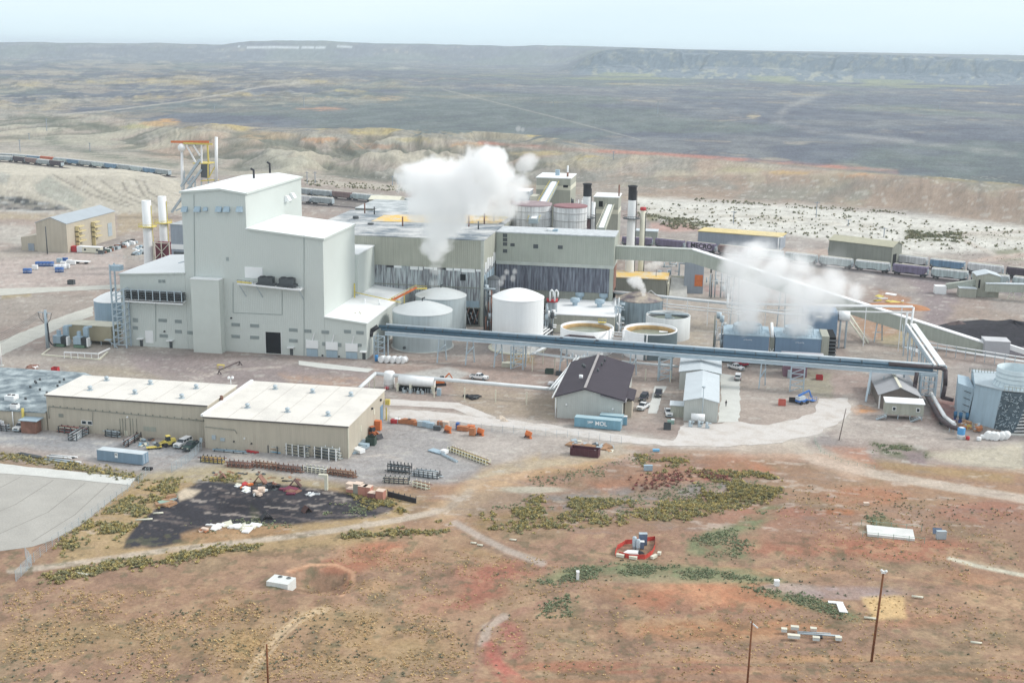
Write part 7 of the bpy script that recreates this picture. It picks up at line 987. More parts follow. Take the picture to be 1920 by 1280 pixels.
rack('three tier rack of blue pipe against the right tan workshop',(484,846),(522,851),3,3,1.9,1.6,['blue','dark','blue','grey','wood'],CHAR,1); rack('white post rack of dark bar, middle one at the right tan workshop',(535,852),(573,858),4,4,2.9,1.8,['dark','cream','dark','grey'],WHITE,2); rack('white post rack of dark bar at the workshop corner',(588,858),(632,865),4,4,2.9,1.8,['dark','dark','cream','grey'],WHITE,3)
rack('wide rack of rusty shelving against the long tan workshop',(108,811),(158,817),3,5,1.8,1.4,['rust','red','grey','cream','dark'],CHAR,4); rack('rack of long grey pipes set slanting in front of the long tan workshop',(143,827),(178,806),3,4,2.0,2.2,['grey','white','dark','grey'],CHAR,5); rack('small rack of grey tubes by the rusty wall ducts',(196,818),(222,821),3,3,1.7,1.,['grey','dark'],CHAR,6); rack('dark rack of bar stock slanting beside the scattered pallets',(240,838),(266,822),3,3,1.8,1.2,['dark','rust','grey'],BLACK,7); rack('short rack at the far left edge by the white door',(-10,806),(14,809),3,3,1.8,1.,['grey','rust'],CHAR,8)
for i,(a,c,cl,pm,tr) in enumerate((((374,866),(418,870),['yellow','rust','wood'],CHAR,2),((424,875),(470,879),['rust','dark'],RUST,2),((472,876),(514,881),['dark','wood','rust'],RUST,2),((516,882),(565,887),['rust','dark'],RUST,2),((567,884),(610,890),['cream','dark','white'],OFFW,2),((612,890),(664,897),['rust','wood','dark'],RUST,2))): rack('low open rack in the long row before the coal lot, %s from the left'%OR[i],a,c,tr,6,1.5,1.5,cl,pm,20+i,'long row of low racks')
rack('black tarred rack of dark plate, back left of the four yard racks',(725,885),(770,890),2,7,2.3,1.6,['black','black','grey'],CHAR,31); rack('rack of silver tubes, back right of the four yard racks',(774,893),(822,899),3,6,1.6,1.8,['grey','white','dark','grey'],CHAR,32); rack('low dark trestle rack, front left of the four yard racks',(718,905),(768,908),2,6,1.5,1.4,['cream','dark','rust'],CHAR,33); rack('pale trestle rack with a green bar, front right of the four yard racks',(772,912),(800,919),2,4,1.5,1.4,['cream','green','wood','rust'],OFFW,34)
rack('long slanting row of pallets and pale fittings in the open yard',(838,845),(912,873),2,14,1.2,1.6,['cream','yellow','rust','white','dark'],OFFW,35); b_=thing('beam','long pale steel channel lying in the open yard','beam',(*g(828,852),.02)); a=g(828,852); c=g(857,867); b=MB((*a,.02)); b.beam((*a,.2),(*c,.2),.6,.35); b.build('channel',GALV,b_); [ (lambda bb_,nn,mm: bb_.build(nn,mm,b_))(MB((*a,.02)).beam((a[0]+o,a[1]+.1,.4),(c[0]+o,c[1]+.1,.4),.08,.1),'flange',BLUEL) for o in (-.25,.25)]
X,Y=g(818,847); t=thing('plate','blue steel plate with a white cover beside the long channel','plate',(X,Y,.02),-.5); b=MB(); b.box(-1.9,1.9,-1,1,.1,.35); b.build('sheet',BLUEL,t); b=MB(); b.box(1.4,3.,-.2,1.2,.1,.9); b.build('cover',WHITE,t)
rack('flat bundle of long tubes beside the wall of the right tan workshop',(400,846),(458,851),1,4,.5,1.4,['grey','dark','blue','grey'],CHAR,36); rack('short bundle of red bars right of the flat tube bundle',(461,848),(480,851),1,3,.4,.9,['red'],REDP,37)
for i,(a,c,cl) in enumerate((((88,856),(134,860),'white'),((84,862),(126,868),'grey'),((30,852),(80,860),'dark'),((138,866),(152,868),'white'))): A_=g(*a);C_=g(*c); t=thing('pipe_bundle',['upper bundle of white and dark pipes','lower bundle of grey pipes','scattered dark pipes','short white pipe'][i]+' on the ground left of the steel blue container','pipes',(*A_,0),0,'pipes lying by the asphalt lot'); 
for o in [o for o in C.objects if o.name.startswith('pipe_bundle')]:
    i=[o2 for o2 in C.objects if o2.name.startswith('pipe_bundle')].index(o); a,c,cl=(((88,856),(134,860),'white'),((84,862),(126,868),'grey'),((30,852),(80,860),'dark'),((138,866),(152,868),'white'))[i]; A_=g(*a);C_=g(*c)
    for j in range(3 if i!=3 else 1): b=MB((*A_,0)); b.tube((A_[0]+j*.3,A_[1]+j*.45,.22),(C_[0]+j*.5-(i==2)*j,C_[1]+j*.45,.22),.2,8); b.build('pipe',STK[cl if j!=1 else 'dark'],o)
def box_(name,label,cat,px_,py_,L_,wd,h_,m,rz=0.,grp=None,lid=None):
    X,Y=g(px_,py_); t=thing(name,label,cat,(X,Y,.02),rz,grp); b=MB(); b.box(-L_/2,L_/2,-wd/2,wd/2,.08,h_); b.build('body',m,t); b=MB(); b.box(-L_/2-.04,L_/2+.04,-wd/2-.04,wd/2+.04,h_,h_+.07); b.build('lid',lid or m,t); b=MB(); [b.box(x-.08,x+.08,-wd/2,wd/2,0,.08) for x in (-L_*.4,0,L_*.4)]; b.build('skid',WOOD,t); return t
BRW=mat('brown_crate',A(188,128,92),.8,.15,.8); PIK=mat('pinkish_crate',A(196,140,124),.8,.12,.8); PAL=mat('pale_lid',A(226,206,190),.8,.1,.8)
for i,(x,y,l,h_,m,lab) in enumerate(((739,793,1.4,1.,REDP,'small dark red crate at the workshop corner'),(746,792,1.3,1.1,WHITE,'white crate beside the dark red one'),(754,793,1.6,1.,BRW,'left brown crate behind the workshop yard'),(763,794,1.8,1.3,BRW,'second brown crate behind the workshop yard'),(772,795,1.8,1.3,BRW,'third brown crate behind the workshop yard'),(781,797,1.2,.9,BRW,'low brown crate at the end of the brown row'),(790,799,1.6,1.4,GALV,'grey shiny crate right of the brown row'),(799,800,1.5,1.5,BLUEL,'pale blue crate right of the grey one'),(807,802,1.7,1.4,BLUEL,'second pale blue crate beside the orange frames'),(820,806,1.6,1.1,CHAR,'dark low crate left of the orange plough blades'),(826,799,1.4,1.4,BRW,'brown crate behind the left orange blade'),(836,800,1.5,1.5,PAL,'cream crate behind the left orange blade'),(868,807,2.6,1.2,BRW,'long brown crate between the orange blades'),(883,806,1.6,1.3,mat('orange_crate',A(226,132,84)),'orange crate beside the long brown one'),(886,816,1.3,2.,BRW,'tall brown crate before the middle orange blade'),(858,804,.6,1.7,BLP,'slim blue cabinet behind the orange blades'),(709,806,1.4,2.6,ORA,'orange upright frame against the tan end wall'))): box_('crate',lab,'crate',x,y,l*1.15,1.2,h_*.95,m,-.1,'crates along the yard fence')
for i,(x,y,rz) in enumerate(((841,810,.9),(902,815,.9),(992,820,.8))):
    X,Y=g(x,y); t=thing('plough_blade',['left','middle','right, lone'][i]+' of three orange snow plough blades along the yard fence','plough blade',(X,Y,.02),rz,'orange plough blades'); b=MB(); b.prism([(-.5,0),(.1,0),(-.15,.7),(.2,1.6),(-.1,1.65),(-.5,.8)],-1.15,1.15,'y'); b.build('blade',ORA,t); b=MB(); b.beam((-.4,-.7,.5),(-1.6,0,.4),.18,.2); b.beam((-.4,.7,.5),(-1.6,0,.4),.18,.2); b.build('frame',BLACK,t)
for i,(x,y,l,h_,m,lab) in enumerate(((664,925,3.,.8,PIK,'low reddish crate beside the white post'),(657,918,1.6,1.2,PAL,'pale crate behind the low reddish one'),(658,921,1.2,2.4,WHITE,''),(672,927,1.4,2.3,mat('grey_green_crate',A(160,160,150)),'tall grey green crate, first of the crate row by the coal lot'),(681,930,1.5,2.1,PIK,'second crate, reddish, in the row by the coal lot'),(690,931,1.5,2.1,PIK,'third crate, reddish, in the row by the coal lot'),(699,936,1.5,1.3,mat('maroon_crate',A(140,96,96)),'lower maroon crate in the row by the coal lot'),(714,938,1.5,2.,PIK,'last crate, pale topped, in the row by the coal lot'))):
    if lab: box_('crate',lab,'crate',x,y-3,1.75 if i>1 else l,1.7,h_,m,-.15,'crates by the coal lot',PAL)
X,Y=g(612,918); t=thing('white_post','tall white post with a short arm at the edge of the coal lot','post',(X,Y,0)); b=MB(); b.box(-.35,.35,-.3,.3,0,3.); b.build('post',OFFW,t); b=MB(); b.box(-1.7,.36,-.32,.32,3.,3.6); b.build('arm',OFFW,t)
A_=g(727,930);C_=g(780,943); t=thing('steel_wall','long rusty black steel retaining wall at the corner of the coal lot','wall',(*A_,0)); b=MB((*A_,0)); b.beam((*A_,.6),(*C_,.5),.3,1.2); b.build('plate',BLACK,t); b=MB((*A_,0)); [b.beam((A_[0]+(C_[0]-A_[0])*k/5,A_[1]+(C_[1]-A_[1])*k/5,0),(A_[0]+(C_[0]-A_[0])*k/5,A_[1]+(C_[1]-A_[1])*k/5,1.6),.15,.15) for k in range(6)]; b.build('stake',CHAR,t)
for i,(x,y,s_,m) in enumerate(((487,905,2.6,RUST),(553,912,2.4,mat('dark_rust',A(96,74,72),.9,.2,.6)),(418,897,1.6,RUST),(500,972,2.2,BLACK),(575,958,1.6,mat('dark_rust',0)))):
    X,Y=g(x,y); t=thing('coal_chute',['red brown hinged plate hut at the top edge of the coal lot','dark brown hinged plate hut right of the red brown one','small open rusty trestle left of the coal lot huts','black tilted plate near the middle of the coal lot','small dark tilted plate at the right of the coal lot'][i],'chute',(X,Y,0),.2*i,'plate chutes in the coal lot'); b=MB(); b.hexa([(-s_*.6,-.8,0),(-s_*.5,-.8,0),(-s_*.5,.9,0),(-s_*.6,.9,0)],[(-.05,-.8,s_*.7),(.05,-.8,s_*.7),(.05,.9,s_*.7),(-.05,.9,s_*.7)]); b.build('left_plate',m,t); b=MB(); b.hexa([(s_*.5,-.8,0),(s_*.6,-.8,0),(s_*.6,.9,0),(s_*.5,.9,0)],[(-.05,-.8,s_*.7+.02),(.05,-.8,s_*.7+.02),(.05,.9,s_*.7+.02),(-.05,.9,s_*.7+.02)]); b.build('right_plate',m,t)
def litter(label,pts,n,ms,smin,smax,hm,seed,grp=None,name='rubbish_heap',flatp=False):
    r_=random.Random(seed); xs=[p[0] for p in pts]; ys=[p[1] for p in pts]; c=g(sum(xs)/len(xs),sum(ys)/len(ys)); t=thing(name,label,'heap',(*c,0),0,grp)
    for i in range(n):
        k=r_.randrange(len(pts)); x=pts[k][0]+r_.uniform(-1,1)*pts[k][2]; y=pts[k][1]+r_.uniform(-1,1)*pts[k][2]*.4; X,Y=g(x,y); a=r_.uniform(0,3.1); L_=r_.uniform(smin,smax); wd=L_*r_.uniform(.3,.8); z=r_.uniform(.05,hm); ca,sa=math.cos(a),math.sin(a); q_=[(X+ca*u*L_/2-sa*v*wd/2,Y+sa*u*L_/2+ca*v*wd/2) for u,v in ((-1,-1),(1,-1),(1,1),(-1,1))]; tl=r_.uniform(0,.14)*L_
        b=MB((*c,0)); b.hexa([(p[0],p[1],z*.2) for p in q_],[(p[0],p[1],z+(tl if j<2 else 0)) for j,p in enumerate(q_)]); b.build('scrap_piece',ms[r_.randrange(len(ms))],t)
    return t
litter('heap of white sheets and boards at the lower edge of the coal lot',[(405,988,10),(430,986,12),(455,990,12),(478,987,10)],34,[WHITE,WHITE,OFFW],.8,2.8,.3,1); litter('brown cardboard box beside the white sheets in the coal lot',[(382,996,3),(392,992,3)],4,[PAL,BRW],1.,1.5,.8,2,None,'cardboard_heap'); litter('red and white scattered scrap near the top of the coal lot',[(445,912,8),(458,918,9),(463,908,6)],20,[WHITE,REDP,ORA,OFFW],.5,1.8,.4,3); litter('white sacks beside the brown hut in the coal lot',[(480,928,5),(492,922,5)],8,[WHITE,PAL],1.,1.9,1.,4); litter('tangle of dark brush and metal beside the brown hut',[(495,913,8),(508,915,9)],20,[CHAR,RUST,BLACK],.6,2.,1.2,5); litter('stacked dark red beams at the top of the coal lot',[(535,920,12),(552,922,9)],9,[mat('wine_red_beam',A(128,62,84)),RUST],1.,3.2,.3,6); litter('white bent frame right of the dark red beams',[(585,927,6)],5,[WHITE],1.,2.5,.4,7); litter('grey timber leaning on the left edge of the coal lot',[(322,935,6),(312,945,6)],10,[MATS['sage_paint'],WOOD,GALV],2.,4.5,.8,8); litter('scattered coloured pallets and rags before the long tan workshop',[(280,830,14),(300,838,8),(268,834,6)],30,[BLUEL,OFFW,CHAR,BRW,GALV,MATS['stock_blue']],.6,1.8,.5,9); litter('heap of silver pipe offcuts by the tan end wall',[(683,832,6),(678,840,5),(670,848,5)],20,[WHITE,BLUEL,GALV],1.,3.,1.,10); litter('low rubble and timber strip along the yard fence',[(1080,830,14),(1110,836,14),(1145,841,12)],26,[WOOD,OFFW,CHAR,GALV],.8,3.,.3,11); litter('black tumbleweed and cut branches below the lagged pipe',[(880,744,10),(892,746,8)],26,[BLACK,CHAR],.6,2.2,.6,12); litter('scattered fittings behind the patched grey roof',[(95,707,20),(60,690,8)],16,[WHITE,OFFW,RUST],.8,3.,.5,13); litter('wooden beams and rust strip in front of the low racks',[(440,888,40),(520,897,40)],40,[CHAR,RUST,WOOD],.4,1.3,.2,14); litter('yellow brown valves and timber at the foot of the big right cooling tower',[(1815,800,10),(1832,806,8)],26,[BRW,YEL,WOOD,GALV],.8,2.4,1.2,15); litter('round pump wheels and pipes beside the fat ground pipe',[(1775,793,10),(1790,797,8)],24,[CHAR,RUST,GALV],.6,1.8,1.2,16); litter('white boards and foil in the brush right of the dirt road',[(1650,560,20),(1690,570,14)],12,[WHITE,YEL],1.5,5.,.4,17); litter('dark debris beside the black heap at the far left',[(30,375,20),(80,386,20)],30,[WHITE,CHAR,BLUEL],2.,7.,1.6,18)
X,Y=g(279,837); t=thing('scrap_cart','yellow flat cart in front of the scattered pallets','cart',(*g(289,841),0),.5); b=MB(); b.box(-1.8,1.8,-.6,.6,.4,.55); b.build('deck',YEL,t); b=MB(); [b.tube((x,-.6,.22),(x,.6,.22),.22,8) for x in (-1.3,1.3)]; b.build('wheel',BLACK,t)
A_=g(411,702);C_=g(450,685); t=thing('pipe_on_stands','long brown pipe resting on two trestles in the open yard','pipe',(*A_,0)); b=MB((*A_,0)); b.tube((*A_,1.3),(*C_,1.3),.16,8); b.build('pipe',PIPEBR,t)
for q_ in (A_,C_): b=MB((*A_,0)); [b.beam((q_[0]+d,q_[1]+.2,0),(q_[0],q_[1],1.2),.12,.12) for d in (-.7,.7,-.3,.4)]; b.build('trestle',PIPEBR,t)
X,Y=g(414,691); t=thing('work_stand','small yellow work stand beside the long brown pipe','stand',(X,Y,0)); b=MB(); b.box(-1.1,1.1,-.5,.5,1.1,1.25); b.build('top',YEL,t); b=MB(); [b.beam((x,y,0),(x,y,1.1),.1,.1) for x in (-1,1) for y in (-.4,.4)]; b.build('leg',YEL,t)
X,Y=g(952,688); t=thing('pallet_stack','stack of cream pallets beneath the pipe bridge','pallets',(X,Y,0)); b=MB(); [b.box(-1.8,1.6,-.8,.8,.1+k*.3,.25+k*.3) for k in range(5)]; b.build('pallet',OFFW,t); b=MB(); b.box(-.8,2,1.6,2.8,0,1.2); b.build('rear_stack',OLIVE,t)
for i,(x,y) in enumerate(((938,784),(945,789),(948,790))): mound('boulder',['large pale boulder','middle pale boulder','small pale boulder'][i]+' at the bend of the paved road',*g(x,y),1.6-.4*i,1.1-.3*i,.9-.2*i,mat('pale_rock',A(214,200,184),.9,.15,.8),i,None,'boulder')
# ---------------------------------------------------------------- foreground things
X,Y=g(527,1098); t=thing('concrete_vault','white concrete vault with two round hatches beside the red dirt hollow','vault',(X,Y,-.7),math.radians(-8)); b=MB(); b.box(-2.1,2.2,-1.6,1.6,0,2.); b.build('body',mat('vault_white',A(224,228,226),.7,.06,.8,fine=.05),t)
for x in (-.6,1.1): b=MB(); b.cyl(x,.9,2.0,2.12,.42,14); h_=b.build('hatch',mat('hatch_grey',A(120,124,124)),t); b=MB(); b.beam((x-.2,.9,2.16),(x+.2,.9,2.16),.06,.06); b.build('hatch_handle',BLACK,h_)
fe=[(1153,1042),(1157,1030),(1172,1020),(1188,1018),(1228,1012),(1228,1028),(1222,1040),(1209,1048),(1180,1047),(1160,1041)]
t=thing('snow_fence','red plastic mesh fence sagging around the small well site','fence',(*g(1190,1030),0)); FP=[g(*p) for p in fe]; o0=(*g(1190,1030),0)
for p,q in zip(FP,FP[1:]): b=MB(o0); b.hexa([(p[0],p[1],0),(q[0],q[1],0),(q[0],q[1]+.25,0),(p[0],p[1]+.25,0)],[(p[0],p[1]+.1,.95),(q[0],q[1]+.1,.8),(q[0],q[1]+.16,.8),(p[0],p[1]+.16,.95)]); b.build('mesh_panel',mat('red_mesh',A(214,84,74),.8,.25,2.),t)
for x,y,h_,r_,lab in ((1189,1028,2.5,.42,'taller white capped gas bottle at the red fenced well site'),(1196,1030,2.2,.4,'shorter blue white gas bottle at the red fenced well site')):
    drum('gas_bottle',lab,x,y,r_,h_,mat('bottle_paint',A(190,206,216),.4,.08,.8),'gas bottles'); 
box_('equipment_cabinet','dark blue grey cabinet behind the gas bottles','cabinet',1205,1021,1.6,.9,2.4,mat('slate_paint',A(110,126,150)),.2,None,GALV); box_('equipment_cabinet','small white topped box beside the gas bottles','cabinet',1203,1028,.9,.8,1.5,mat('slate_paint',0),.1,None,WHITE); X,Y=g(1184,1035); t=thing('tarpaulin','pale tarpaulin with a dark fold lying in the red fenced well site','tarpaulin',(X,Y,.02)); b=MB(); b.hexa([(-1.7,-.8,.0),(1.4,-.9,0),(1.6,.7,0),(-.9,.9,0)],[(-1.6,-.7,.12),(1.3,-.8,.25),(1.4,.6,.3),(-.8,.8,.15)]); b.build('sheet',WHITE,t); b=MB(); b.hexa([(1.2,-.8,0),(2.6,-.3,0),(2.4,.4,0),(1.3,.6,0)],[(1.4,-.6,.4),(2.2,-.2,.3),(2.1,.2,.25),(1.4,.4,.45)]); b.build('dark_fold',BLACK,t)
for i,(x,y,rz,lab) in enumerate(((1163,1044,-.2,'white concrete block lying left outside the red fence'),(1187,1048,-.2,'white concrete block lying right outside the red fence'),(1226,1046,1.0,'cream concrete block right of the red fence'),(1236,1040,1.4,'small cream block above the cream one'))): box_('concrete_block',lab,'block',x,y,1.5 if i<3 else .8,.6,.55,mat('block_cream',A(224,222,206)),rz,None,MATS['block_cream'])
X,Y=g(1669,1000); t=thing('test_slab','long white slab inside a low green post rail on the red ground','slab',(X,Y,0),math.radians(-4)); b=MB(); b.box(-4.6,4.6,-2.7,2.5,.0,.5); b.build('slab',mat('slab_white',A(226,228,226)),t); b=MB(); [b.beam((x,y,0),(x,y,1.3),.1,.1) for x in np.linspace(-5.6,6.4,5) for y in (-3.4,3.2)]; b.build('post',MATS['sage_paint'],t); b=MB(); [b.beam((-5.6,y,1.1),(6.4,y,1.1),.06,.06) for y in (-3.4,3.2)]; b.build('rail',MATS['sage_paint'],t)
for i,(x,y,l,h_,m,lab) in enumerate(((1764,1010,1.9,1.7,GALV,'grey instrument panels and box right of the white slab'),(1215,882,2.,1.3,BLUEL,'blue grey panel stand in the brush below the road'),(1230,846,1.6,.5,mat('sky_blue_paint',A(130,190,230)),'small sky blue box at the edge of the road'),(1624,947,1.1,.6,PAL,'small pale block above the white slab'),(1456,1098,.9,1.1,WHITE,'white upright marker in the green brush'),(1083,1087,.5,1.7,WHITE,'white marker post beside the green brush strip'))):
    box_('instrument_box' if i<3 else 'marker',lab,'box' if i<3 else 'marker',x,y,l,.8,h_,m,.2)
pv=thing('solar_stand','tilted grey panel array beside the white slab','panel',(*g(1757,1008),0)); b=MB(); b.hexa([(-.9,0,.9),(.9,0,.9),(.9,.05,.8),(-.9,.05,.8)],[(-.9,.8,1.9),(.9,.8,1.9),(.9,.85,1.8),(-.9,.85,1.8)]); b.build('panel',mat('slate_paint',0),pv); b=MB(); b.beam((0,.5,0),(0,.5,1.3),.1,.1); b.build('leg',GALV,pv)
for i,(x,y,l) in enumerate(((1470,1184,.9),(1490,1180,1.3),(1488,1196,2.),(1530,1200,1.1),(1572,1200,1.),(1525,1183,1.))): box_('concrete_block',['small white block at the left of the test site','white block behind the long one','long white block at the front of the test site','white block at the middle of the test site','white block at the right of the test site','low pinkish block at the back of the test site'][i],'block',x,y,l,.7,.6,mat('block_white',A(214,222,222)) if i<5 else PAL,.0,'blocks at the test site',MATS['block_cream'])
A_=g(1495,1189);C_=g(1575,1194); t=thing('conduit','grey conduit running between the white blocks at the test site','conduit',(*A_,0)); b=MB((*A_,0)); b.tube((*A_,.25),(*C_,.25),.16,8); b.tube((A_[0],A_[1]+.6,.25),(C_[0]-1.5,C_[1]+.6,.25),.1,8); b.build('pipe',GALV,t); b=MB((*A_,0)); b.cb(A_[0]+3.4,A_[1]-.3,0,1.4,1,.3); b.build('pit_cover',BLACK,t)
X,Y=g(1572,1140); t=thing('canvas_sheet','white canvas strip lying bent across the green edge','sheet',(X,Y,.05)); b=MB(); b.hexa([(-1.6,1.7,0),(1.,1.6,0),(1.,2.4,0),(-1.6,2.5,0)],[(-1.6,1.7,.15),(1.,1.6,.2),(1.,2.4,.2),(-1.6,2.5,.15)]); b.hexa([(.0,-1.6,0),(1.5,-1.6,0),(1.,1.59,0),(-.2,1.59,0)],[(.0,-1.6,.18),(1.5,-1.6,.1),(1.,1.59,.2),(-.2,1.59,.15)]); b.build('canvas',WHITE,t)
for i,(x,y,l) in enumerate(((1632,1160,2.2),(1720,1120,2.),(1830,1206,1.8),(888,1019,1.2),(900,1023,1.2),(962,1013,1.4),(155,1077,2.6),(270,975,3.4),(297,963,2.))):
    A_=g(x,y); t=thing('culvert_pipe',['short white pipe behind the tallest brown pole','short white pipe above the sandy patch','thin white pipe near the right edge of the slope','left white culvert end on the bank','right white culvert end on the bank','white pipe on the grass right of the bank','white board in the brush below the dirt track','cream pipe lying at the left edge of the coal lot','thin cream pipe above the cream one by the coal lot'][i],'pipe',(*A_,.0),.4 if i in (7,8) else -.1); b=MB(); b.tube((-l/2,0,.2),(l/2,0,.2),.2,10); b.build('shell',OFFW,t); b=MB(); b.tube((l/2,0,.2),(l/2+.06,0,.2),.16,8); b.build('opening',CHAR,t)
def pole(label,base,topy,r_,m,lean=0.,head=None,name='utility_pole'):
    X,Y=g(*base); z=ht(topy,X,Y); Z0=float(hfun(np.array([X]),np.array([Y]))[0])-.2; t=thing(name,label,'pole',(X,Y,Z0)); b=MB((X,Y,Z0)); b.tube((X,Y,Z0),(X+lean,Y,z),r_,10,r2=r_*.75); b.build('pole',m,t)
    if head=='lamp': b=MB((X,Y,Z0)); b.cb(X+lean,Y,z-.1,.7,.5,.35); b.ball((X+lean-.35,Y-.2,z+.4),.22,8,5); b.ball((X+lean+.35,Y-.2,z+.3),.25,8,5); b.build('floodlight',WHITE,t)
    if head=='arm': b=MB((X,Y,Z0)); b.beam((X+lean-.2,Y,z-.2),(X+lean+.9,Y,z-1.1),.12,.18); b.build('lamp_arm',WHITE,t)
    if head=='cross': b=MB((X,Y,Z0)); b.beam((X+lean-1.4,Y,z-.8),(X+lean+1.4,Y,z-.8),.14,.14); b.build('crossarm',m,t)
    return t
pole('tallest brown wooden pole with a white floodlight, lower right','' or (1634,1238),1072,.21,POLE,.55,'lamp'); pole('brown wooden pole with a white lamp arm, cut by the bottom edge',(1400,1296),1163,.17,POLE,.1,'arm'); pole('short brown pole rising from the bottom edge at left',(503,1296),1207,.17,POLE); pole('leaning bare pole beside the concrete pad',(1573,825),765,.15,mat('grey_wood',A(150,140,136)),1.1); pole('dark pole in front of the far tan warehouse',(89,476),425,.28,CHAR)
for i,(x,y,ty) in enumerate(((88,246,222),(38,285,262),(55,262,250),(169,283,268),(570,203,183),(402,208,198),(1530,408,378),(1375,420,396),(1590,425,412),(1657,445,427),(1233,214,190),(1037,200,190),(576,345,322),(591,344,322),(736,348,330),(746,346,326),(1762,205,190),(1150,300,284))):
    D0=None; px_,py_=x,y; lo,hi=150.,6000.
    dr=ray(px_,py_); dr=dr/np.hypot(dr[0],dr[1])
    ts=np.linspace(300,5000,1500); zz=H+dr[2]*ts-hfun(dr[0]*ts,dr[1]*ts); k=np.argmax(zz<0) if (zz<0).any() else -1; Dd=ts[k]; X,Y=dr[0]*Dd,dr[1]*Dd; Z0=float(hfun(np.array([X]),np.array([Y]))[0]); hp=min(ht(ty,X,Y)-Z0,34)
    t=thing('utility_pole','%s power pole on the far plain'%['thin dark grey','lone leftmost grey','second from left grey','short grey','tallest distant grey','faint distant grey','thin grey over the white flat,','left grey over the white flat,','middle grey over the white flat,','right grey over the white flat,','dark far right of centre','faint centre','left of a pair of thin','right of a pair of thin','left thin pinkish hill','right thin pinkish hill','faint upper right','pale slope'][i],'pole',(X,Y,Z0),0,'distant power poles'); b=MB(); b.beam((0,0,-1),(0,0,hp),.3+Dd*.0002,.3+Dd*.0002); b.build('pole',GREYB,t); b=MB(); b.beam((-1.6,0,hp*.93),(1.6,0,hp*.93),.3,.3); b.build('crossarm',GREYB,t)
# fences
def fence(label,pts,n,h_=2.,m=GALV,dense=False):
    P_=[g(*p) for p in pts]; o0=(*P_[0],0); t=thing('wire_fence',label,'fence',o0); L_=[0]
    for p,q in zip(P_,P_[1:]): L_.append(L_[-1]+math.dist(p,q))
    def at_(s): 
        for i in range(len(P_)-1):
            if s<=L_[i+1]+1e-6: f=(s-L_[i])/(L_[i+1]-L_[i]); return (P_[i][0]+(P_[i+1][0]-P_[i][0])*f,P_[i][1]+(P_[i+1][1]-P_[i][1])*f)
    for k in range(n+1): q=at_(L_[-1]*k/n); b=MB(o0); b.beam((*q,0),(*q,h_),.07,.07); b.build('post',m,t)
    b=MB(o0); [b.beam((*p,z),(*q,z),.025,.025) for p,q in zip(P_,P_[1:]) for z in ((.3,.7,1.1,1.5,h_-.05) if not dense else np.arange(.1,h_,.16))]; b.build('wire',m,t); return t
fence('wire fence along the sloping right side of the asphalt lot',[(40,1075),(105,1018),(165,975),(215,940),(262,905),(280,885)],22); fence('wire fence between the tan workshops and the low rack row',[(322,885),(355,865),(378,842)],8,2.2,GALV,True); fence('wire fence along the yard side of the paved road',[(728,792),(790,797),(880,806),(960,812),(1065,820),(1165,832)],22); fence('broken wire fence beside the diagonal path',[(30,1090),(60,1060),(48,1045)],5,2.2,GALV,True); fence('low rail fence at the curve of the dirt road',[(1526,828),(1540,850),(1580,868),(1640,878)],12,.8,MATS['sage_paint']); fence('fence crossing the far left yard',[(180,480),(230,485),(272,490)],9,1.6)
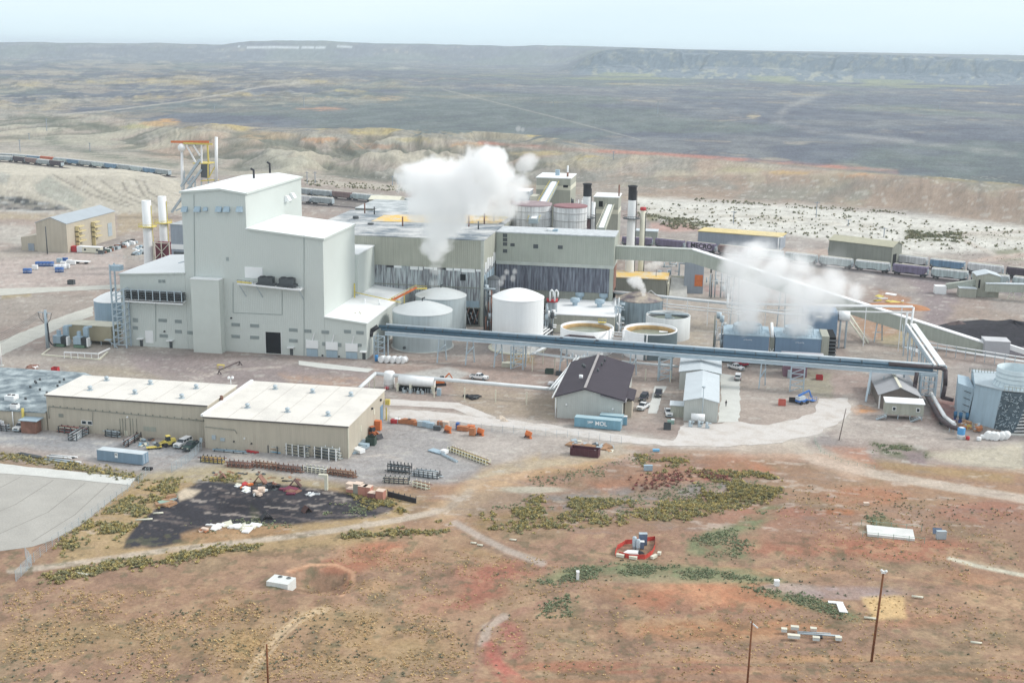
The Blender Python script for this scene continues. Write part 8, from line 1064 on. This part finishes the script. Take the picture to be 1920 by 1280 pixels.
# ---------------------------------------------------------------- brush
def clump_proto(seed,n=16,s=1.):
    r_=random.Random(seed); V=[];Fc=[]
    for i in range(n):
        a=r_.uniform(0,6.283); e=r_.uniform(.25,1.5); L_=r_.uniform(.55,1.)*s; c=Vector((math.cos(a)*math.cos(e),math.sin(a)*math.cos(e),math.sin(e)*.85))*L_; o=Vector((r_.uniform(-.2,.2),r_.uniform(-.2,.2),0)); t_=Vector((-math.sin(a),math.cos(a),0)).lerp(Vector((0,0,1)),r_.random()*.3)*r_.uniform(.2,.36)*s; b=len(V); V+=[o+c*.25-t_*.6,o+c*.25+t_*.6,o+c+t_*.55,o+c-t_*.45]; Fc.append((b,b+1,b+2,b+3))
    return np.array([tuple(v) for v in V]),np.array(Fc)
PRO=[clump_proto(i,14) for i in range(6)]
def scatter(name,label,regs,cols,smin,smax,seed):
    r_=np.random.RandomState(seed); VV=[];FF=[];CC=[];nb=0
    for pts,n in regs:
        n=int(n*1.25)
        W=np.array([g(*p) for p in pts]); lo,hi=W.min(0),W.max(0); got=0; tries=0; pos=[]; ctr=W.mean(0)
        while got<n and tries<60:
            q=lo+(hi-lo)*r_.rand(n*2,2); sd=bx_sdf(q[:,0],q[:,1],W); ins=sd<-2.5*r_.rand(len(q))**2+1.5*(r_.rand(len(q))<.12); nz_=fbm(q[:,0]/5.,q[:,1]/5.,3,seed)>.40+.16*r_.rand(len(q)); q=q[ins&nz_]; pos.append(q); got+=len(q); tries+=1
        if not pos: continue
        q=np.concatenate(pos)[:n]; z=hfun(q[:,0],q[:,1])
        for i in range(len(q)):
            V,Fc=PRO[r_.randint(6)]; s_=r_.uniform(smin,smax); a=r_.uniform(0,6.28); ca,sa=math.cos(a),math.sin(a); v=V*s_; v=np.stack([v[:,0]*ca-v[:,1]*sa+q[i,0],v[:,0]*sa+v[:,1]*ca+q[i,1],v[:,2]+z[i]-.05],1); VV.append(v); FF.append(Fc+nb); nb+=len(v); c=np.array(cols[r_.randint(len(cols))])*r_.uniform(.95,1.45); CC.append(np.tile(c,(len(v),1))*(.85+.3*r_.rand(len(v),1)))
    V=np.concatenate(VV);Fq=np.concatenate(FF);Cc=np.clip(np.concatenate(CC),0,1); me=bpy.data.meshes.new(name); me.vertices.add(len(V)); me.vertices.foreach_set('co',V.astype(np.float32).ravel()); me.loops.add(Fq.size); me.polygons.add(len(Fq)); me.loops.foreach_set('vertex_index',Fq.ravel().astype(np.int32)); me.polygons.foreach_set('loop_start',np.arange(len(Fq),dtype=np.int32)*4); me.update()
    ca=me.color_attributes.new('leaf','FLOAT_COLOR','POINT'); ca.data.foreach_set('color',np.concatenate([Cc,np.ones((len(Cc),1))],1).astype(np.float32).ravel()); me.materials.append(LEAF); o=bpy.data.objects.new(name,me); C.objects.link(o); tag(o,label,'brush',None,'stuff'); return o
LEAF=bpy.data.materials.new('brush_leaf'); LEAF.use_nodes=True; _n=LEAF.node_tree.nodes; _v=_n.new('ShaderNodeVertexColor'); _v.layer_name='leaf'; _n['Principled BSDF'].inputs['Roughness'].default_value=.9; _n['Principled BSDF'].inputs['Specular IOR Level'].default_value=.1; LEAF.node_tree.links.new(_v.outputs[0],_n['Principled BSDF'].inputs['Base Color'])
yg=[A(168,156,104),A(158,150,110),A(180,166,118),A(150,148,114),A(138,138,110)]; gr=[A(136,148,118),A(148,156,130),A(124,136,110),A(152,150,124)]; dg_=[A(128,128,108),A(138,134,114),A(112,116,100)]; tn=[A(206,184,142),A(194,168,130),A(176,156,120)]; rd_=[A(152,100,98),A(150,114,104),A(140,120,104)]; sb_=[A(124,128,102),A(134,134,112),A(142,136,112),A(118,120,100)]
scatter('rabbitbrush','yellow green rabbitbrush clumps along the ditch and coal lot',[([(110,1010),(200,955),(270,905),(340,895),(330,930),(260,985),(200,1025),(120,1050)],900),([(80,1075),(200,1052),(400,1025),(500,1018),(480,1030),(300,1060),(90,1095)],700),([(640,1000),(830,975),(840,1000),(740,1005),(640,1012)],250),([(0,848),(120,862),(260,890),(275,905),(120,880),(0,862)],350),([(650,925),(760,945),(770,965),(700,960)],180),([(860,975),(1000,940),(1180,935),(1290,925),(1440,885),(1475,920),(1300,975),(1100,992),(880,1000)],1900),([(900,975),(1010,930),(1150,935),(1150,950),(1000,965)],500),([(1290,880),(1400,880),(1480,890),(1460,930),(1330,935)],700),([(1180,850),(1290,855),(1300,880),(1220,890)],200),([(380,895),(440,885),(460,898),(400,905)],90)],yg,.3,.85,1)
scatter('sagebrush','grey green brush on the red slopes and around the yard edge',[([(985,1098),(1060,1065),(1160,1055),(1300,1060),(1470,1090),(1330,1085),(1180,1078),(1000,1102)],1100),([(1290,1010),(1360,990),(1440,950),(1420,985),(1400,1045),(1330,1045)],450),([(1390,1098),(1500,1110),(1640,1160),(1600,1165),(1420,1112)],400),([(900,950),(1100,930),(1280,905),(1440,900),(1200,965),(900,975)],600),([(1010,1130),(1070,1110),(1080,1160),(1010,1160)],180),([(1610,975),(1650,960),(1700,1000),(1640,1008)],90),([(985,890),(1100,880),(1200,850),(1230,856),(1130,895),(1000,905)],200),([(1620,830),(1700,835),(1750,855),(1660,858)],250),([(620,940),(740,950),(700,968),(600,965)],100),([(340,985),(480,970),(560,985),(400,1000)],120)],gr,.22,.5,2)
scatter('dry_grass','dry tan tussocks over the foreground slope',[([(0,1100),(500,1110),(850,1150),(900,1280),(0,1280)],3600),([(0,1290),(1920,1290),(1920,1330),(0,1330)],500),([(900,1160),(1920,1100),(1920,1280),(900,1280)],1300),([(600,1020),(1000,1040),(1150,1090),(900,1150),(560,1120)],700),([(1450,900),(1920,960),(1920,1100),(1450,1080)],700)],tn,.16,.4,3)
scatter('sagebrush','small dark sage clumps scattered over the foreground slope',[([(0,1120),(900,1160),(900,1280),(0,1280)],420),([(900,1060),(1920,1000),(1920,1280),(900,1280)],200),([(1440,890),(1920,950),(1920,1000),(1440,960)],160),([(1700,430),(1920,440),(1920,500),(1800,480)],260)],dg_,.2,.5,4)
scatter('saltbush','dark bushes dotted over the white alkali flat',[([(1190,380),(1500,395),(1920,432),(1920,470),(1700,470),(1560,450),(1190,405)],380),([(1190,400),(1340,415),(1340,435),(1260,430)],300),([(1690,432),(1810,436),(1800,455),(1700,452)],320),([(570,336),(770,352),(770,362),(570,348)],160),([(1300,372),(1700,398),(1700,404),(1300,378)],160)],sb_,.5,1.7,5)
scatter('red_weeds','patch of dark red weeds in the ditch brush',[([(1310,882),(1368,888),(1358,902),(1318,898)],170),([(1180,895),(1300,880),(1310,905),(1200,915)],120)],rd_,.4,.8,6)
# ---------------------------------------------------------------- steam
from mathutils import noise as mn
def steam_mat(name,blobs,dens,ns,amp,soft,thr,det=5.):
    m=bpy.data.materials.new(name); m.use_nodes=True; n=m.node_tree.nodes; L=m.node_tree.links; n.clear(); o=n.new('ShaderNodeOutputMaterial'); v=n.new('ShaderNodeVolumePrincipled'); v.inputs['Color'].default_value=(1,1,1,1); v.inputs['Anisotropy'].default_value=.0
    t=n.new('ShaderNodeTexCoord'); P_=t.outputs['Object']; acc=None
    for (x,y,z,r_) in blobs:
        d=n.new('ShaderNodeVectorMath'); d.operation='DISTANCE'; L.new(P_,d.inputs[0]); d.inputs[1].default_value=(x,y,z)
        q=n.new('ShaderNodeMath'); q.operation='MULTIPLY_ADD'; q.inputs[1].default_value=-1/r_; q.inputs[2].default_value=1.; L.new(d.outputs['Value'],q.inputs[0])
        if acc is None: acc=q.outputs[0]
        else:
            k=n.new('ShaderNodeMath'); k.operation='SMOOTH_MAX'; k.inputs[2].default_value=.25; L.new(acc,k.inputs[0]); L.new(q.outputs[0],k.inputs[1]); acc=k.outputs[0]
    no=n.new('ShaderNodeTexNoise'); no.inputs['Scale'].default_value=ns; no.inputs['Detail'].default_value=det; no.inputs['Roughness'].default_value=.62; no.inputs['Distortion'].default_value=.35; L.new(P_,no.inputs['Vector'])
    a=n.new('ShaderNodeMath'); a.operation='MULTIPLY_ADD'; a.inputs[1].default_value=amp; a.inputs[2].default_value=-.5*amp-thr; L.new(no.outputs['Fac'],a.inputs[0]); b=n.new('ShaderNodeMath'); b.operation='ADD'; L.new(acc,b.inputs[0]); L.new(a.outputs[0],b.inputs[1])
    r=n.new('ShaderNodeMapRange'); r.interpolation_type='SMOOTHSTEP'; r.inputs['From Min'].default_value=0; r.inputs['From Max'].default_value=soft; r.inputs['To Min'].default_value=0; r.inputs['To Max'].default_value=dens
    L.new(b.outputs[0],r.inputs[0]); L.new(r.outputs[0],v.inputs['Density']); L.new(v.outputs[0],o.inputs['Volume']); return m
def plume(label,blobs,Y,dens,ns,amp=1.3,soft=.3,thr=.12,vox=2.,grow=1.35,name='steam_plume'):
    bm=bmesh.new(); c0=at(blobs[0][0],blobs[0][1],Y); o0=Vector((c0[0],Y,c0[1])); bl=[]; rs=[]
    for x,y,r_,dy in [(b+(0,))[:4] for b in blobs]:
        X,Z=at(x,y,Y+dy); sc=F/(X*_fw[0]+(Y+dy)*_fw[1]+(Z-H)*_fw[2]); rr_=r_/sc*grow; c=Vector((X,Y+dy,Z))-o0; bl.append((c.x,c.y,c.z,rr_)); bmesh.ops.create_icosphere(bm,subdivisions=3,radius=rr_*1.12,matrix=Matrix.Translation(c))
    me=bpy.data.meshes.new(name); bm.to_mesh(me); bm.free(); o=bpy.data.objects.new(name,me); C.objects.link(o); md=o.modifiers.new('r','REMESH'); md.mode='VOXEL'; md.voxel_size=vox; dg=bpy.context.evaluated_depsgraph_get(); nm2=bpy.data.meshes.new_from_object(o.evaluated_get(dg)); o.modifiers.clear(); o.data=nm2
    nm2.materials.clear(); nm2.materials.append(steam_mat('steam',bl,dens,ns,amp,soft,thr)); o.location=o0; return tag(o,label,'steam')
plume('huge dense white steam cloud rising from the old plant roof',[(815,476,12),(802,462,16),(832,462,16),(818,450,24),(822,420,32),(828,385,44),(815,350,46),(795,338,38),(862,345,46),(880,372,40),(906,312,36),(928,298,24),(922,332,34),(778,335,18),(786,385,24),(852,405,34),(914,284,14),(785,316,14)],397,.34,.12,2.0,.34,.12,1.6,1.4)
plume('thin torn steam drifting right of the huge steam cloud',[(950,330,22),(965,360,26),(950,395,22),(975,340,18),(940,370,24),(925,400,18),(985,372,12)],450,.26,.11,2.0,.6,.08)
plume('round detached puff of steam beside the taller tower house',[(988,305,20),(998,300,15),(976,312,12)],500,.22,.16,1.1,.4,.12,1.2,1.2)
plume('tiny faint puff above the round puff of steam',[(972,241,6),(980,243,5)],700,.1,.2,1.,.5,.1,.8)
plume('thin vapour sinking down the stained wall below the huge cloud',[(818,470,18),(820,482,16),(818,505,13),(815,530,10),(814,550,8),(812,567,6)],400,.12,.25,1.6,.5,.1,.8)
plume('steam veil rising from the left blue cooling tower cell',[(1402,600,22),(1400,582,27),(1398,560,34),(1400,530,36),(1395,500,34),(1415,475,26),(1375,545,22),(1440,520,26),(1430,550,24)],374,.34,.10,2.3,.9,.0,1.4,1.5)
plume('steam veil drifting from the right blue cooling tower cell',[(1498,602,24),(1496,585,28),(1500,562,32),(1530,552,34),(1570,540,28),(1490,535,30),(1535,578,22),(1600,545,18),(1462,560,18),(1460,500,22),(1500,505,24),(1560,515,18)],374,.34,.10,2.3,.9,.0,1.4,1.5)
plume('very thin haze of vapour far above the cooling towers',[(1440,450,34),(1500,470,34),(1560,500,34),(1620,525,26),(1400,430,18)],405,.02,.06,1.8,.7,.1,2.5)
plume('small white steam jet above the mottled brown tank cone',[(1207,552,4),(1206,545,6),(1202,537,8),(1192,530,10),(1184,527,8),(1198,526,7)],424,.7,.5,1.3,.35,.1,.4)
plume('small steam puff beside the orange roofed low building',[(1228,497,9),(1218,500,8),(1236,494,7),(1210,500,5)],492,.4,.4,1.5,.5,.1,.5)
plume('wisp of steam above the grey vessel behind the white tank',[(944,520,6),(950,510,6),(962,522,6),(965,508,6),(940,530,6)],402,.25,.5,1.6,.5,.1,.4)
HAZE=0.78e-4
# ---------------------------------------------------------------- haze
hz=MB(); hz.box(-14000,14000,-300,26000,-25,155); HZ=hz.build('haze',None); tag(HZ,None,None,None,'stuff')
hm=bpy.data.materials.new('haze_air'); hm.use_nodes=True; n=hm.node_tree.nodes; n.clear(); o_=n.new('ShaderNodeOutputMaterial'); v_=n.new('ShaderNodeVolumePrincipled'); v_.inputs['Density'].default_value=HAZE; v_.inputs['Color'].default_value=(.82,.92,1,1); v_.inputs['Anisotropy'].default_value=.2; hm.node_tree.links.new(v_.outputs[0],o_.inputs['Volume']); HZ.data.materials.append(hm)
